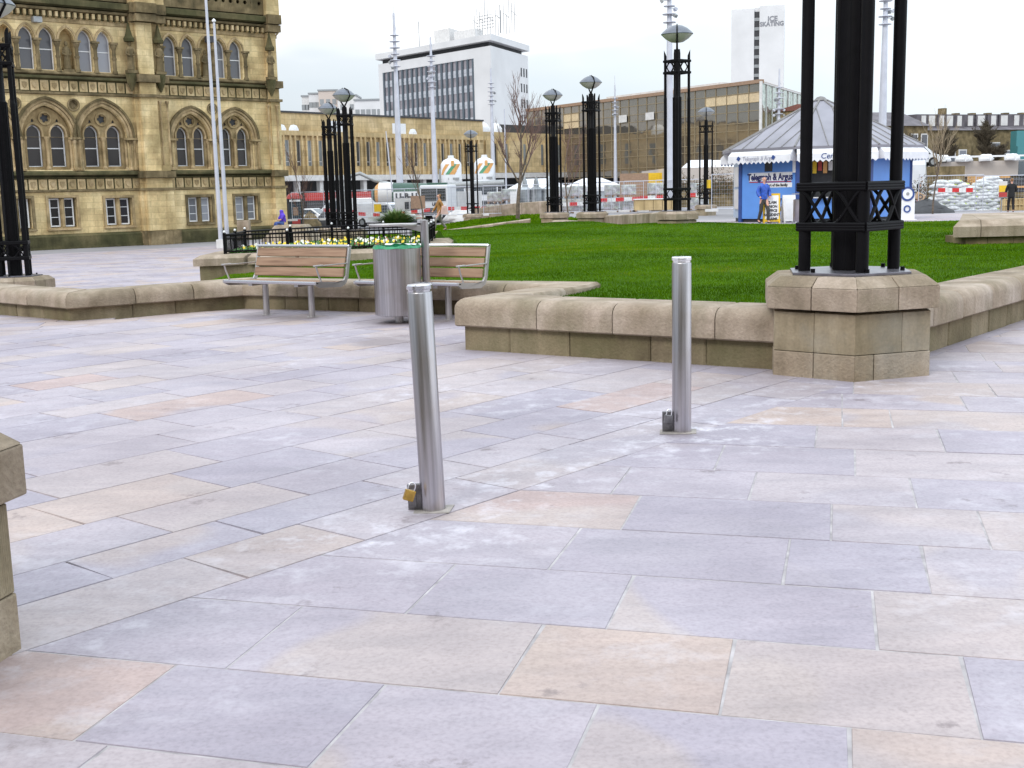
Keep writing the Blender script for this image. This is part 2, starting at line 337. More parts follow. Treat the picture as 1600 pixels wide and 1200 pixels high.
def M_slab():
    m, n, b = newmat('paving_slabs'); co = node(n, 'ShaderNodeTexCoord').outputs['Object']
    at = node(n, 'ShaderNodeAttribute', attribute_name='slab'); sp = node(n, 'ShaderNodeSeparateXYZ'); n.links.new(at.outputs['Vector'], sp.inputs[0])
    off = node(n, 'ShaderNodeVectorMath', operation='MULTIPLY_ADD'); n.links.new(at.outputs['Vector'], off.inputs[0]); off.inputs[1].default_value = (37, 53, 71); n.links.new(co, off.inputs[2])
    base = ramp(n, [(0, (.318, .290, .335)), (.25, (.345, .310, .352)), (.55, (.372, .332, .362)), (.74, (.384, .334, .340)), (.88, (.394, .330, .315)), (.96, (.405, .322, .288)), (1, (.39, .298, .288))])
    base.color_ramp.interpolation = 'LINEAR'; n.links.new(sp.outputs[0], base.inputs[0])
    alt = ramp(n, [(0, (.395, .336, .318)), (.35, (.328, .300, .340)), (.7, (.348, .312, .348)), (1, (.405, .326, .288))]); n.links.new(sp.outputs[1], alt.inputs[0])
    big = tex(n, scale=.95, detail=1.2, vec=off.outputs[0]); br = ramp(n, [(.545, (0, 0, 0)), (.585, (1, 1, 1))]); n.links.new(big.outputs[0], br.inputs[0])
    f = node(n, 'ShaderNodeMath', operation='MULTIPLY'); n.links.new(br.outputs[0], f.inputs[0]); f.inputs[1].default_value = .8
    c = mixc(n, f.outputs[0], base.outputs[0], alt.outputs[0])
    # bedding streaks inside each slab
    mp_ = node(n, 'ShaderNodeMapping'); mp_.inputs['Scale'].default_value = (1, 3.5, 1); mp_.inputs['Rotation'].default_value = (0, 0, .5); n.links.new(off.outputs[0], mp_.inputs[0])
    s1 = tex(n, scale=2.2, detail=8, vec=mp_.outputs[0]); s1.inputs['Roughness'].default_value = .62; s1r = ramp(n, [(.3, (.86, .86, .87)), (.7, (1.09, 1.08, 1.07))]); n.links.new(s1.outputs[0], s1r.inputs[0])
    c = mixc(n, 1, c, s1r.outputs[0], 'MULTIPLY')
    s2 = tex(n, scale=70, detail=3, vec=co); s2r = ramp(n, [(.25, (.84, .83, .83)), (.5, (1, 1, 1)), (.75, (1.09, 1.09, 1.09))]); n.links.new(s2.outputs[0], s2r.inputs[0])
    c = mixc(n, 1, c, s2r.outputs[0], 'MULTIPLY')
    # damp and dirt patches
    s3 = tex(n, scale=.75, detail=7, vec=co); s3r = ramp(n, [(.36, (.80, .78, .81)), (.58, (1.04, 1.03, 1.04))]); n.links.new(s3.outputs[0], s3r.inputs[0])
    c = mixc(n, .8, c, s3r.outputs[0], 'MULTIPLY')
    # dark specks (gum, chips)
    v = tex(n, 'ShaderNodeTexVoronoi', scale=3.3, vec=co); vr = ramp(n, [(.018, (1, 1, 1)), (.03, (0, 0, 0))]); n.links.new(v.outputs['Distance'], vr.inputs[0])
    vf = node(n, 'ShaderNodeMath', operation='MULTIPLY'); n.links.new(vr.outputs[0], vf.inputs[0]); vf.inputs[1].default_value = .5
    c = mixc(n, vf.outputs[0], c, (.16, .14, .14))
    # cement bloom: pale scattered smears
    w1 = tex(n, scale=.8, detail=3, vec=co); w2 = tex(n, scale=5.5, detail=9, vec=co); w2.inputs['Roughness'].default_value = .7
    a1 = ramp(n, [(.47, (0, 0, 0)), (.66, (1, 1, 1))]); a2 = ramp(n, [(.50, (0, 0, 0)), (.68, (1, 1, 1))]); n.links.new(w1.outputs[0], a1.inputs[0]); n.links.new(w2.outputs[0], a2.inputs[0])
    ml = node(n, 'ShaderNodeMath', operation='MULTIPLY'); n.links.new(a1.outputs[0], ml.inputs[0]); n.links.new(a2.outputs[0], ml.inputs[1])
    bl = node(n, 'ShaderNodeAttribute', attribute_name='bloom'); ad = node(n, 'ShaderNodeMath', operation='MULTIPLY_ADD'); n.links.new(bl.outputs['Fac'], ad.inputs[0])
    n.links.new(a2.outputs[0], ad.inputs[1]); 
    m3 = node(n, 'ShaderNodeMath', operation='MULTIPLY'); n.links.new(ml.outputs[0], m3.inputs[0]); m3.inputs[1].default_value = .5; n.links.new(m3.outputs[0], ad.inputs[2])
    cl = node(n, 'ShaderNodeClamp'); n.links.new(ad.outputs[0], cl.inputs[0])
    c = mixc(n, cl.outputs[0], c, (.56, .53, .58))
    # ragged stains, plus contact shade painted round the bollard, bench and bin bases
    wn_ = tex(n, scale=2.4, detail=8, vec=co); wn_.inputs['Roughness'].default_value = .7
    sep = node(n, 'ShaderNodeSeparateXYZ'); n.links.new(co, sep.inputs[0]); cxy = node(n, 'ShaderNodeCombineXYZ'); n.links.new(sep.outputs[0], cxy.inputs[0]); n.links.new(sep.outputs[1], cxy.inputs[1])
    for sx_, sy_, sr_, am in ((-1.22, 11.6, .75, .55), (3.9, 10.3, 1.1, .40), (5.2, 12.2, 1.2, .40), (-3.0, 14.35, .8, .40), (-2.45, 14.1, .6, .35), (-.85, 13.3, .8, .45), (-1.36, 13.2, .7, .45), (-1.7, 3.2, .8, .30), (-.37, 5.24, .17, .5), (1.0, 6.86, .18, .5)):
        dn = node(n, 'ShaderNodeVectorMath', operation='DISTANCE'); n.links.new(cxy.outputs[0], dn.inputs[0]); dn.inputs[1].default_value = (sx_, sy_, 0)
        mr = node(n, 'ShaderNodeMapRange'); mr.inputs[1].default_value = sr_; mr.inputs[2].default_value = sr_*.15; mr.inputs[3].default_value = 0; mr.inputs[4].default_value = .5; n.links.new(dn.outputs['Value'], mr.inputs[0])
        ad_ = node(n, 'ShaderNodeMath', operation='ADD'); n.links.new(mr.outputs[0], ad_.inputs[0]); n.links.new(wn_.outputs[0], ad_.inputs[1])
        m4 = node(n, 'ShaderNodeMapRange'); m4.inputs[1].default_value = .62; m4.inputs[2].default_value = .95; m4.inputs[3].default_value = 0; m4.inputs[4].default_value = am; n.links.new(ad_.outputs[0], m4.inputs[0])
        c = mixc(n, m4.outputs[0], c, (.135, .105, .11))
    n.links.new(c, b.inputs['Base Color'])
    rr = node(n, 'ShaderNodeMapRange'); rr.inputs[3].default_value = .52; rr.inputs[4].default_value = .8; n.links.new(s1.outputs[0], rr.inputs[0]); n.links.new(rr.outputs[0], b.inputs['Roughness'])
    bp = node(n, 'ShaderNodeBump'); bp.inputs['Strength'].default_value = .35; bp.inputs['Distance'].default_value = .006
    n.links.new(s1.outputs[0], bp.inputs['Height']); n.links.new(bp.outputs[0], b.inputs['Normal'])
    return m
m_slab = M_slab()
m_mort = M_plain('pale_mortar', (.43, .40, .41), .9, var=.2, scale=9)
m_mortd = M_plain('dark_mortar', (.25, .20, .195), .95, var=.35, scale=2.0)
m_ground = M_plain('ground_surface', (.30, .285, .30), .9, var=.2, scale=.12)
m_lawn = M_plain('lawn_soil', (.050, .115, .003), .95, var=.25, scale=1.6, bump=.8, bscale=60, spec=.05, col2=(.028, .07, .003))
def M_grass():
    m, n, b = newmat('grass_blades'); at = node(n, 'ShaderNodeAttribute', attribute_name='tint')
    r = ramp(n, [(0, (.032, .080, .001)), (.45, (.070, .155, .002)), (.85, (.115, .21, .004)), (1, (.22, .23, .03))]); n.links.new(at.outputs['Fac'], r.inputs[0])
    n.links.new(r.outputs[0], b.inputs['Base Color']); b.inputs['Roughness'].default_value = .95; b.inputs['Specular IOR Level'].default_value = .03
    return m
m_grass = M_grass()
m_slate = M_plain('slate_roof', (.13, .115, .13), .75, var=.2, scale=.8); m_mullg = M_plain('blue_grey_mullion', (.10, .125, .15), .5)
m_navy = M_plain('navy_lettering', (.015, .02, .12), .5); m_awn = M_plain('awning_canvas', (.74, .74, .78), .7, var=.06, scale=3); m_roofd = M_plain('lead_seam', (.20, .19, .19), .6)
m_orange2 = M_plain('orange_tan_board', (.60, .33, .12), .7); m_sackg = M_plain('sack_print', (.45, .52, .12), .7)
m_frieze = M_stone('frieze_stone', [(.44, .32, .17), (.60, .46, .26), (.72, .57, .35)], (.16, .13, .06), scale=1.2, dscale=.8, damt=.5, bump=.2, bscale=12)
m_plate = M_plain('worn_base_plate', (.20, .19, .22), .3, metal=.6, var=.2, scale=8)
m_pgrey = M_plain('pale_grey_lettering', (.42, .42, .50), .6)
# ------------------------------------------------------------ ground
def grid_mesh(name, xs, ys, zf, mat, kind='structure'):
    vs = [(x, y, zf(x, y)) for y in ys for x in xs]; n = len(xs)
    fs = [(j*n+i, j*n+i+1, (j+1)*n+i+1, (j+1)*n+i) for j in range(len(ys)-1) for i in range(n-1)]
    mb = MB(); mb.add(vs, fs); o = mb.build(name, mat, smooth=60, recalc=False); return tag(o, kind=kind)
def steps(a):
    r = []; 
    for lo, hi, st in a:
        x = lo
        while x < hi-1e-6: r.append(x); x += st
    r.append(a[-1][1]); return r
grid_mesh('ground', steps([(-900, -60, 60), (-60, 60, 1), (60, 900, 60)]), steps([(-60, 0, 10), (0, 90, 1), (90, 200, 10), (200, 1200, 100)]), lambda x, y: T(x, y)-.012, m_ground)

def clip(poly, a, b, c):         # keep a*x+b*y>=c
    out_ = []
    for i in range(len(poly)):
        p = poly[i]; q = poly[(i+1) % len(poly)]; fp = a*p[0]+b*p[1]-c; fq = a*q[0]+b*q[1]-c
        if fp >= 0: out_.append(p)
        if (fp >= 0) != (fq >= 0):
            t = fp/(fp-fq); out_.append((p[0]+(q[0]-p[0])*t, p[1]+(q[1]-p[1])*t))
    return out_
D0 = Vector((-1.55, 3.74)); D1 = Vector((2.47, 8.52)); DD = (D1-D0).normalized(); DN = Vector((-DD.y, DD.x))   # DN points to upper-left zone
def half(p, nrm): return (nrm[0], nrm[1], nrm[0]*p[0]+nrm[1]*p[1])
def uv_of(px, py, ang, org):
    p = gp(px, py); x, y = p.x-org[0], p.y-org[1]; ca, sa = math.cos(ang), math.sin(ang); return (x*ca+y*sa, -x*sa+y*ca)
ROWL = [[(0, 1140), (126, 1158), (312, 1197)], [(276, 1037), (591, 1071), (800, 1093), (1141, 1123), (1600, 1165)], [(350, 935), (642, 961), (800, 979), (1147, 1003), (1600, 1035)],
    [(706, 882), (981, 901), (1227, 916), (1600, 940)], [(901, 824), (976, 829), (1227, 845), (1435, 856)], [(853, 767), (997, 774), (1173, 784), (1293, 790), (1520, 803)],
    [(981, 730), (1176, 740), (1419, 748)], [(1061, 693), (1275, 700), (1600, 715)], [(1168, 661), (1461, 673), (1600, 678)], [(1227, 637), (1312, 639)]]
ROWJ = [[(200, 1098), (545, 1135), (912, 1153), (1328, 1172)], [(60, 1000), (415, 997), (813, 1035), (1136, 1063), (1517, 1090)], [(674, 921), (968, 945), (1367, 972)], [(884, 857), (1229, 880), (1447, 893)],
    [(987, 801), (1299, 820), (1538, 830)], [(972, 750), (1176, 762), (1427, 773)], [(1126, 712), (1336, 724)], [(1275, 684), (1470, 690)], [(1316, 653), (1392, 655)]]
TONE = {(0, 0): (.985, .97), (0, 1): (.12, .4), (0, 2): (.45, .0), (0, 3): (.2, .05), (0, 4): (.93, .1), (1, 0): (.97, .6), (1, 1): (.25, .4), (1, 2): (.30, .02), (1, 3): (.95, .99), (1, 4): (.80, .0), (1, 5): (.2, .4),
    (2, 0): (.3, .4), (2, 1): (.22, .4), (2, 2): (.25, .02), (2, 3): (.80, .1), (3, 0): (.45, .5), (3, 1): (.18, .4), (3, 2): (.02, .5), (3, 3): (.74, .4), (4, 0): (.99, .0), (4, 1): (.06, .4), (4, 2): (.74, .3), (4, 3): (.78, .4),
    (5, 0): (.5, .4), (5, 1): (.35, .4), (5, 2): (.62, .3), (5, 3): (.15, .4), (6, 1): (.3, .4), (6, 2): (.66, .4), (7, 1): (.66, .5), (7, 2): (.15, .5)}
def slabs(name, ang, x0, x1, y0, y1, rows, lens, planes, dz, gap, seed, org=(0, 0), z=None, bloom=lambda x, y: 0, jit=.0, first=None, measured=False):
    """rows run along angle ang; local frame u (along), v (across)"""
    rnd = random.Random(seed); ca, sa = math.cos(ang), math.sin(ang)
    vs = []; fs = []; cols = []; blooms = []
    v = y0; k = 0; K0 = 0
    if measured:
        MV = [sum(uv_of(*p, ang, org)[1] for p in L_)/len(L_) for L_ in ROWL]; MJ = [[uv_of(*p, ang, org)[0] for p in L_] for L_ in ROWJ]
        K0 = int((MV[0]-y0)/.56); v = MV[0]-K0*.56
    while v < y1:
        h = rnd.uniform(*rows); js = None; kk = k-K0; k += 1
        if measured and kk < 0: h = .56
        if measured and 0 <= kk < len(MV)-1: h = MV[kk+1]-v; js = MJ[kk]
        u = x0 - rnd.uniform(0, lens[1]); si = 0
        if js: 
            n_ = 0; u = js[0]
            while u > x0: u -= .95; n_ += 1
            si = -n_
        while u < x1:
            l = rnd.uniform(*lens); g = gap/2*rnd.uniform(.7, 1.3); tone = None
            if js:
                if si < 0: l = .95
                elif si < len(js)-1: l = js[si+1]-u
                tone = TONE.get((kk, si+1)); si += 1
            j1, j2 = rnd.uniform(-jit, jit), rnd.uniform(-jit, jit)
            loc = [(u+g+j1, v+g), (u+l-g+j2, v+g), (u+l-g-j2, v+h-g), (u+g-j1, v+h-g)]
            poly = [(org[0]+a*ca-b*sa, org[1]+a*sa+b*ca) for a, b in loc]
            for pl in planes:
                if poly: poly = clip(poly, *pl)
            if len(poly) > 2:
                cx = sum(p[0] for p in poly)/len(poly); cy = sum(p[1] for p in poly)/len(poly)
                lean = rnd.uniform(-.0012, .0012)
                b0 = len(vs); dzz = dz + rnd.uniform(-.0012, .0012); n = len(poly)
                ins = .004
                for p in poly: vs.append((p[0], p[1], T(*p)+dzz-.010))
                for p in poly:
                    d = Vector((cx-p[0], cy-p[1])); d = d.normalized()*ins if d.length > .02 else d*0
                    vs.append((p[0]+d.x, p[1]+d.y, T(*p)+dzz+lean*(p[0]-cx)))
                r = (rnd.random(), rnd.random(), rnd.random())
                if tone: r = (tone[0], tone[1], r[2])
                bl = bloom(cx, cy)
                fs.append(tuple(range(b0+n, b0+2*n))); cols.append(r); 
                for i in range(n): fs.append((b0+i, b0+(i+1) % n, b0+n+(i+1) % n, b0+n+i)); cols.append(r)
            u += l
        v += h
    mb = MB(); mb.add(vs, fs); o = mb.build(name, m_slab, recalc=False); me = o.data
    at = me.attributes.new('slab', 'FLOAT_VECTOR', 'FACE'); at.data.foreach_set('vector', np.array(cols[:len(me.polygons)], dtype=np.float32).ravel())
    ab = me.attributes.new('bloom', 'FLOAT', 'POINT'); ab.data.foreach_set('value', np.array([bloom(p.co.x, p.co.y) for p in me.vertices], dtype=np.float32))
    return tag(o, kind='structure')
BOL = [(-.375, 5.30), (1.005, 6.92)]
def bloom(x, y):
    d = abs((Vector((x, y))-D0).dot(DN)); s = (Vector((x, y))-D0).dot(DD)
    v = math.exp(-(d/.35)**2)*.5 if -.3 < s < 7 else 0
    for b in BOL: v += .75*math.exp(-(((x-b[0])**2+(y-b[1])**2)/.45**2))
    v += .35*math.exp(-((x-1.0)**2/1.8**2+(y-8.2)**2/1.2**2))
    return min(v, .95)
# near zone, rows at -15.5 degrees; far-left zone rows parallel to the line between the two plinths
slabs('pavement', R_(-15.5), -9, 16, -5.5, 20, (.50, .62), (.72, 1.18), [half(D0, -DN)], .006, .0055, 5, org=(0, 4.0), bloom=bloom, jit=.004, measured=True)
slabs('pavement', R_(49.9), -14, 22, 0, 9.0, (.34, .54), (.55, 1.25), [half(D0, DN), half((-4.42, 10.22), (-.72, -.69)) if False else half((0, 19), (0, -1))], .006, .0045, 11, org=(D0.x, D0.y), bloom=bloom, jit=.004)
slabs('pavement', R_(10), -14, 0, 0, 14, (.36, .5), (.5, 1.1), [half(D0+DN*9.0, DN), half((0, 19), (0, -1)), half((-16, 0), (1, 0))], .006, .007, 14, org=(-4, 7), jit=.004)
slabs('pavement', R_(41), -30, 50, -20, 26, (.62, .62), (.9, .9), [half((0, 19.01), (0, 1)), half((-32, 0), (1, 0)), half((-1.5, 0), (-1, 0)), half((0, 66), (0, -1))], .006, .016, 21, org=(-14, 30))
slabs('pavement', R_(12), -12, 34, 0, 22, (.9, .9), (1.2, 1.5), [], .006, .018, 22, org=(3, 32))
def flat_sheet(name, poly, dz, mat):
    mb = MB(); n = len(poly); c = (sum(p[0] for p in poly)/n, sum(p[1] for p in poly)/n)
    mb.add([(p[0], p[1], T(*p)+dz) for p in poly], [tuple(range(n))]); return tag(mb.build(name, mat, recalc=False), kind='structure')
flat_sheet('mortar_bed', [tuple(D0-DD*6), (12, -6), (24, 12), (12, 19), tuple(D0+DD*14)], +.0035, m_mort)
flat_sheet('mortar_bed', [tuple(D0-DD*6), tuple(D0+DD*13.9), (-1, 14.3), (-14, 13.0), (-14, 4)], +.001, m_mortd)

# ------------------------------------------------------------ low stone walls round the lawn
Wp = [(-7.9, 16.55), (-5.33, 14.3), (-3.48, 15.5), (.5, 13.4), (-.42, 10.84), (2.25, 9.10)]
Wh = [.35, .35, .37, .39, .49, .49]; Wc = [.19, .19, .20, .20, .26, .26]
Vr = [(3.05, 9.35), (6.3, 13.4), (13.5, 21.9)]
def offs(pts, k, n_):
    """polyline point k shifted n_ towards the plaza (right side of travel), mitred"""
    p = Vector(pts[k]); dirs = []
    if k > 0: dirs.append((p-Vector(pts[k-1])).normalized())
    if k < len(pts)-1: dirs.append((Vector(pts[k+1])-p).normalized())
    ns = [Vector((d.y, -d.x)) for d in dirs]
    if len(ns) == 1: return p+ns[0]*n_
    m = (ns[0]+ns[1]).normalized(); return p + m*(n_/max(.3, m.dot(ns[0])))
def wall_run(pts, hs, cs, k, label, lens=(.7, 1.05), seed=1, cat='stone wall'):
    rnd = random.Random(seed); a = Vector(pts[k]); b = Vector(pts[k+1]); Ln = (b-a).length
    d = (b-a).normalized(); nn = Vector((d.y, -d.x))
    root = empty('low_stone_wall', (a.x, a.y, 0), label, cat, 'low walls round the lawn')
    def prof(h, c):
        r = .11; o = .075; p = [(-.44, h-c), (-.44, h-.03), (-.41, h)]
        for i in range(6):
            t = PI/2*i/5; p.append((o-r+r*math.sin(t), h-r*.9+r*.9*math.cos(t)))
        p += [(o, h-c+.012), (o-.012, h-c)]; return p
    def slab_run(mb, getp, lens, gap, ins=None):
        t = 0.; cuts = [0.]
        while t < Ln-lens[1]*1.2: t += rnd.uniform(*lens); cuts.append(t)
        cuts.append(Ln)
        for i in range(len(cuts)-1):
            t0, t1 = cuts[i], cuts[i+1]; ring = []
            wob = rnd.uniform(-.004, .004); wz = rnd.uniform(-.003, .003)
            for tt, sgn in ((t0, 1), (t0+.02, 0), (t1-.02, 0), (t1, -1)):
                f = tt/Ln; h = hs[k]+(hs[k+1]-hs[k])*f; c = cs[k]+(cs[k+1]-cs[k])*f
                pr = getp(h, c); row = []; cn = sum(q[0] for q in pr)/len(pr); ch = sum(q[1] for q in pr)/len(pr)
                for (n_, z_) in pr:
                    if sgn: n_ = n_-.010*(1 if n_ > cn else -1)*(0 if (t0 == 0 and sgn == 1) or (t1 == Ln and sgn == -1) else 1); z_ = z_-(.008 if z_ > ch and not ((t0 == 0 and sgn == 1) or (t1 == Ln and sgn == -1)) else 0)
                    if tt == 0: base = offs(pts, k, n_)
                    elif tt == Ln: base = offs(pts, k+1, n_)
                    else: base = a+d*(tt+(gap/2)*sgn)+nn*n_
                    if 0 < tt < Ln:     # keep inside the mitres
                        e0 = (offs(pts, k, n_)-a).dot(d); e1 = (offs(pts, k+1, n_)-a).dot(d); q = (base-a).dot(d)
                        if q < e0: base = base+d*(e0-q+.001*(1 if sgn == 0 else .5))
                        if q > e1: base = base-d*(q-e1+.001*(1 if sgn == 0 else .5))
                    base = base+nn*wob
                    row.append((base.x, base.y, z_+wz))
                ring.append(row)
            m = len(ring[0]); vs = sum(ring, [])
            fs = [(j*m+i2, j*m+(i2+1) % m, (j+1)*m+(i2+1) % m, (j+1)*m+i2) for j in range(3) for i2 in range(m)]
            fs += [tuple(range(m-1, -1, -1)), tuple(range(3*m, 4*m))]; mb.add(vs, fs)
    mb = MB(); slab_run(mb, prof, lens, .008)
    mb.build('coping', m_cope, root, smooth=40, world=True)
    mb = MB(); slab_run(mb, lambda h, c: [(-.38, -.1), (-.38, h-c-.002), (0, h-c-.002), (0, -.1)], (.45, .85), .006)
    mb.build('wall_base', m_wall, root, world=True)
    return root
WL = ['low sandstone wall at the far left edge, running toward the building with the arches', 'low sandstone wall with mossy face between the left corner and the left bench',
      'low sandstone wall directly behind the two benches and the litter bin', 'short return of low wall joining the bench wall to the front wall',
      'low sandstone wall with rounded coping left of the hexagonal lamp pedestal']
for k in range(5): wall_run(Wp, Wh, Wc, k, WL[k], seed=k+3)
hs2 = [.49, .47, .45]; cs2 = [.25, .24, .24]
wall_run(Vr, hs2, cs2, 0, 'low sandstone wall running back from the right side of the lamp pedestal', seed=31)
wall_run(Vr, hs2, cs2, 1, 'farther stretch of low wall at the right picture edge', seed=32)

# ------------------------------------------------------------ hexagonal stone pedestals
def hexa(R, a0): return [(R*math.cos(a0+PI/3*i), R*math.sin(a0+PI/3*i)) for i in range(6)]
def hex_blocks(mb, R, a0, z0, z1, splits, gap, bev=.006, R1=None, combattr=None):
    """courses of blocks round a hexagon, each side split at the given fractions"""
    P = hexa(R, a0); P1 = hexa(R1 or R, a0); ins = .20
    I = hexa(R-ins, a0); I1 = hexa((R1 or R)-ins, a0)
    for s_ in range(6):
        cuts = [0.]+list(splits[s_ % len(splits)])+[1.]
        for i in range(len(cuts)-1):
            def pt(A, f): return Vector(A[s_]).lerp(Vector(A[(s_+1) % 6]), f)
            g = gap/2/R
            f0 = cuts[i]+(g if i > 0 else 0); f1 = cuts[i+1]-(g if i < len(cuts)-2 else 0)
            v = [pt(P, f0), pt(P, f1), pt(I, f1), pt(I, f0)]; w = [pt(P1, f0), pt(P1, f1), pt(I1, f1), pt(I1, f0)]
            mb.add([(q.x, q.y, z0) for q in v]+[(q.x, q.y, z1) for q in w], [(0,3,2,1),(4,5,6,7),(0,1,5,4),(1,2,6,5),(2,3,7,6),(3,0,4,7)])
def pedestal(loc, label, a0=R_(-101), sunk=0., group='hexagonal lamp pedestals'):
    t = empty('stone_pedestal', loc, label, 'pedestal', group)
    mb = MB(); hex_blocks(mb, .66, a0, -sunk, .195, [(.25,), (.36,), (.6,), (.4,), (.3,), (.5,)], .006); mb.prism(hexa(.60, a0), -sunk, .19)
    mb.build('lower_course', m_plinth, t, bevel=.006)
    mb = MB(); hex_blocks(mb, .655, a0, .20, .495, [(.62,), (.02, .70,), (.5,), (.4,), (.3,), (.5,)], .004); mb.prism(hexa(.60, a0), .19, .50)
    o = mb.build('combed_course', m_comb, t, bevel=.004)
    me = o.data; at = me.attributes.new('comb', 'FLOAT_VECTOR', 'CORNER'); arr = []
    for p in me.polygons:
        n = p.normal; tv = Vector((-n.y, n.x, 0)); tv = tv.normalized() if tv.length > .1 else Vector((1, 0, 0))
        for li in p.loop_indices:
            c = me.vertices[me.loops[li].vertex_index].co; arr += [c.dot(tv) if abs(n.z) < .5 else 0, 0, 0]
    at.data.foreach_set('vector', arr)
    mb = MB(); hex_blocks(mb, .72, a0, .52, .685, [(.5,), (.06, .52,), (.5,), (.5,), (.5,), (.5,)], .007)
    hex_blocks(mb, .72, a0, .6865, .76, [(.5,), (.06, .52,), (.5,), (.5,), (.5,), (.5,)], .007, R1=.61); mb.prism(hexa(.50, a0), .50, .757)
    mb.build('cap', m_cope, t, bevel=.007)
    return t
ped = pedestal((2.63, 9.19, 0), 'hexagonal sandstone pedestal under the nearest lamp column')
copy_tree(ped, loc=(-2.25, 3.48, 0), label='hexagonal sandstone pedestal cut off by the left picture edge, nearest to the camera')

# ------------------------------------------------------------ lamp columns
def lamp(loc, label, rz=R_(17), head_rz=0., full=True):
    t = empty('lamp_column', loc, label, 'street lamp', 'black lamp columns of the square', rz)
    mb = MB(); mb.prism(hexa(.50, R_(-101)-rz), 0, .022); mb.build('base_plate', m_plate, t, bevel=.004)
    mb = MB()
    for i in range(6):
        a = R_(-101)-rz+PI/3*i+.25
        mb.cyl((.40*math.cos(a), .40*math.sin(a), .022), (.40*math.cos(a), .40*math.sin(a), .05), .017, n=6)
    mb.build('bolts', m_black, t)
    mb = MB(); mb.lathe([(.125, .022), (.125, .04), (.122, 3.35), (.105, 3.37), (.10, 4.6), (.088, 4.72)], n=24)
    for i in range(8):
        a = 2*PI*i/8+.2; mb.cyl((.118*math.cos(a), .118*math.sin(a), .03), (.118*math.cos(a), .118*math.sin(a), 3.34), .017, n=8)
    mb.build('column', m_black, t, smooth=40)
    for i in range(4):
        a = PI/2*i; x, y = .345*math.cos(a), .345*math.sin(a)
        mb = MB(); mb.cyl((x, y, .022), (x, y, 3.3), .047, n=16); mb.cyl((x, y, 3.3), (x, y, 3.36), .047, .040, n=16, cap=False)
        n = 16; vs = [(x+.04*math.cos(2*PI*j/n), y+.04*math.sin(2*PI*j/n), 3.34) for j in range(n)]
        for j in range(n):
            cx_, sy_ = .04*math.cos(2*PI*j/n), .04*math.sin(2*PI*j/n); out_ = (cx_*math.cos(a)+sy_*math.sin(a))/.04
            vs.append((x+cx_, y+sy_, 4.62+.09*out_))
        mb.add(vs, [(j, (j+1) % n, n+(j+1) % n, n+j) for j in range(n)]+[tuple(range(n, 2*n))])
        mb.build('post', m_black, t, smooth=40)
    for (z0, z1) in ((.36, .66), (4.05, 4.38)):
        mb = MB(); R = .405
        P = [Vector((R*math.cos(PI/2*i), R*math.sin(PI/2*i), 0)) for i in range(4)]
        for z in (z0, z1):
            for i in range(4):
                a_, b_ = P[i], P[(i+1) % 4]; [mb.cyl((a_.x, a_.y, z+zz), (b_.x, b_.y, z+zz), .015, n=8) for zz in (-.02, 0, .02)]
        zm = (z0+z1)/2; hh = (z1-z0)/2-.015
        for i in range(4):
            a_, b_ = P[i]*.985, P[(i+1) % 4]*.985
            for ph in (0, PI):
                pts = []
                for j in range(25):
                    f = j/24; q = a_.lerp(b_, f); pts.append((q.x, q.y, zm+hh*math.sin(2*PI*1.0*f+PI/2+ph)))
                mb.tube(pts, .014, n=6)
        mb.build('lattice_band', m_black, t, smooth=40)
    # head: shallow lens in a forked yoke
    MH = RZ(head_rz-rz)
    mb = MB(); mb.lathe([(.02, 4.90), (.18, 4.925), (.34, 5.02), (.46, 5.14)], n=28, sx=1, sy=.8, M=MH); h = mb.build('lamp_bowl', m_lamp, t, smooth=60)
    mb = MB(); mb.lathe([(.465, 5.14), (.475, 5.155), (.42, 5.22), (.30, 5.32), (.16, 5.39), (.05, 5.41), (.02, 5.42)], n=28, sx=1, sy=.8, M=MH); mb.build('lamp_hood', m_hood, t, smooth=60)
    mb = MB()
    for s_ in (-1, 1):
        mb.tube([(0, s_*.02, 4.70), (0, s_*.07, 4.79), (0, s_*.22, 4.95), (0, s_*.39, 5.13), (0, s_*.28, 5.34), (0, s_*.05, 5.43)], .034, n=6, M=MH, r1=.018)
    mb.build('yoke', m_black, t, smooth=50)
    return t
m_lamp = M_plain('lamp_bowl_acrylic', (.50, .48, .44), .35, var=.12, scale=3); m_hood = M_plain('lamp_hood_metal', (.15, .16, .19), .35, metal=.4)
LAMPS = [((2.63, 9.19, .76), 'nearest black lamp column on the hexagonal pedestal, its head above the picture', R_(0), 0),
         ((-2.25, 3.48, .76), 'black lamp column beyond the left picture edge on the nearest pedestal', R_(30), 0)]
lp0 = lamp(*LAMPS[0])
def place_ped_lamp(cx_px, Y, captop_py, lab, hasped=True, rz=None, labp=None):
    x = X(cx_px, Y); z = Z(cx_px, captop_py, Y)
    if hasped: copy_tree(ped, loc=(x, Y, z-.76), label=labp)
    l = copy_tree(lp0, loc=(x, Y, z), label=lab, rz=rz); return l
copy_tree(lp0, loc=LAMPS[1][0], label=LAMPS[1][1], rz=R_(30))
place_ped_lamp(14, 23.4, 432, 'black lamp column at the left edge in front of the ornate building', rz=R_(62), labp='hexagonal stone pedestal at the left edge under a lamp column, behind the low wall')
place_ped_lamp(1058, 36, 330, 'tallest looking complete black lamp column, right of the middle, beyond the lawn', rz=R_(-8), labp='pedestal beyond the lawn under the tall lamp column right of the middle')
place_ped_lamp(925, 49, 331, 'black lamp column in the middle, right one of the close pair left of the tall one', rz=R_(20), labp='pedestal of the right lamp in the middle pair')
place_ped_lamp(866, 54, 332, 'black lamp column, left one of the middle pair, before the white tents', rz=R_(25), labp='pedestal of the left lamp in the middle pair')
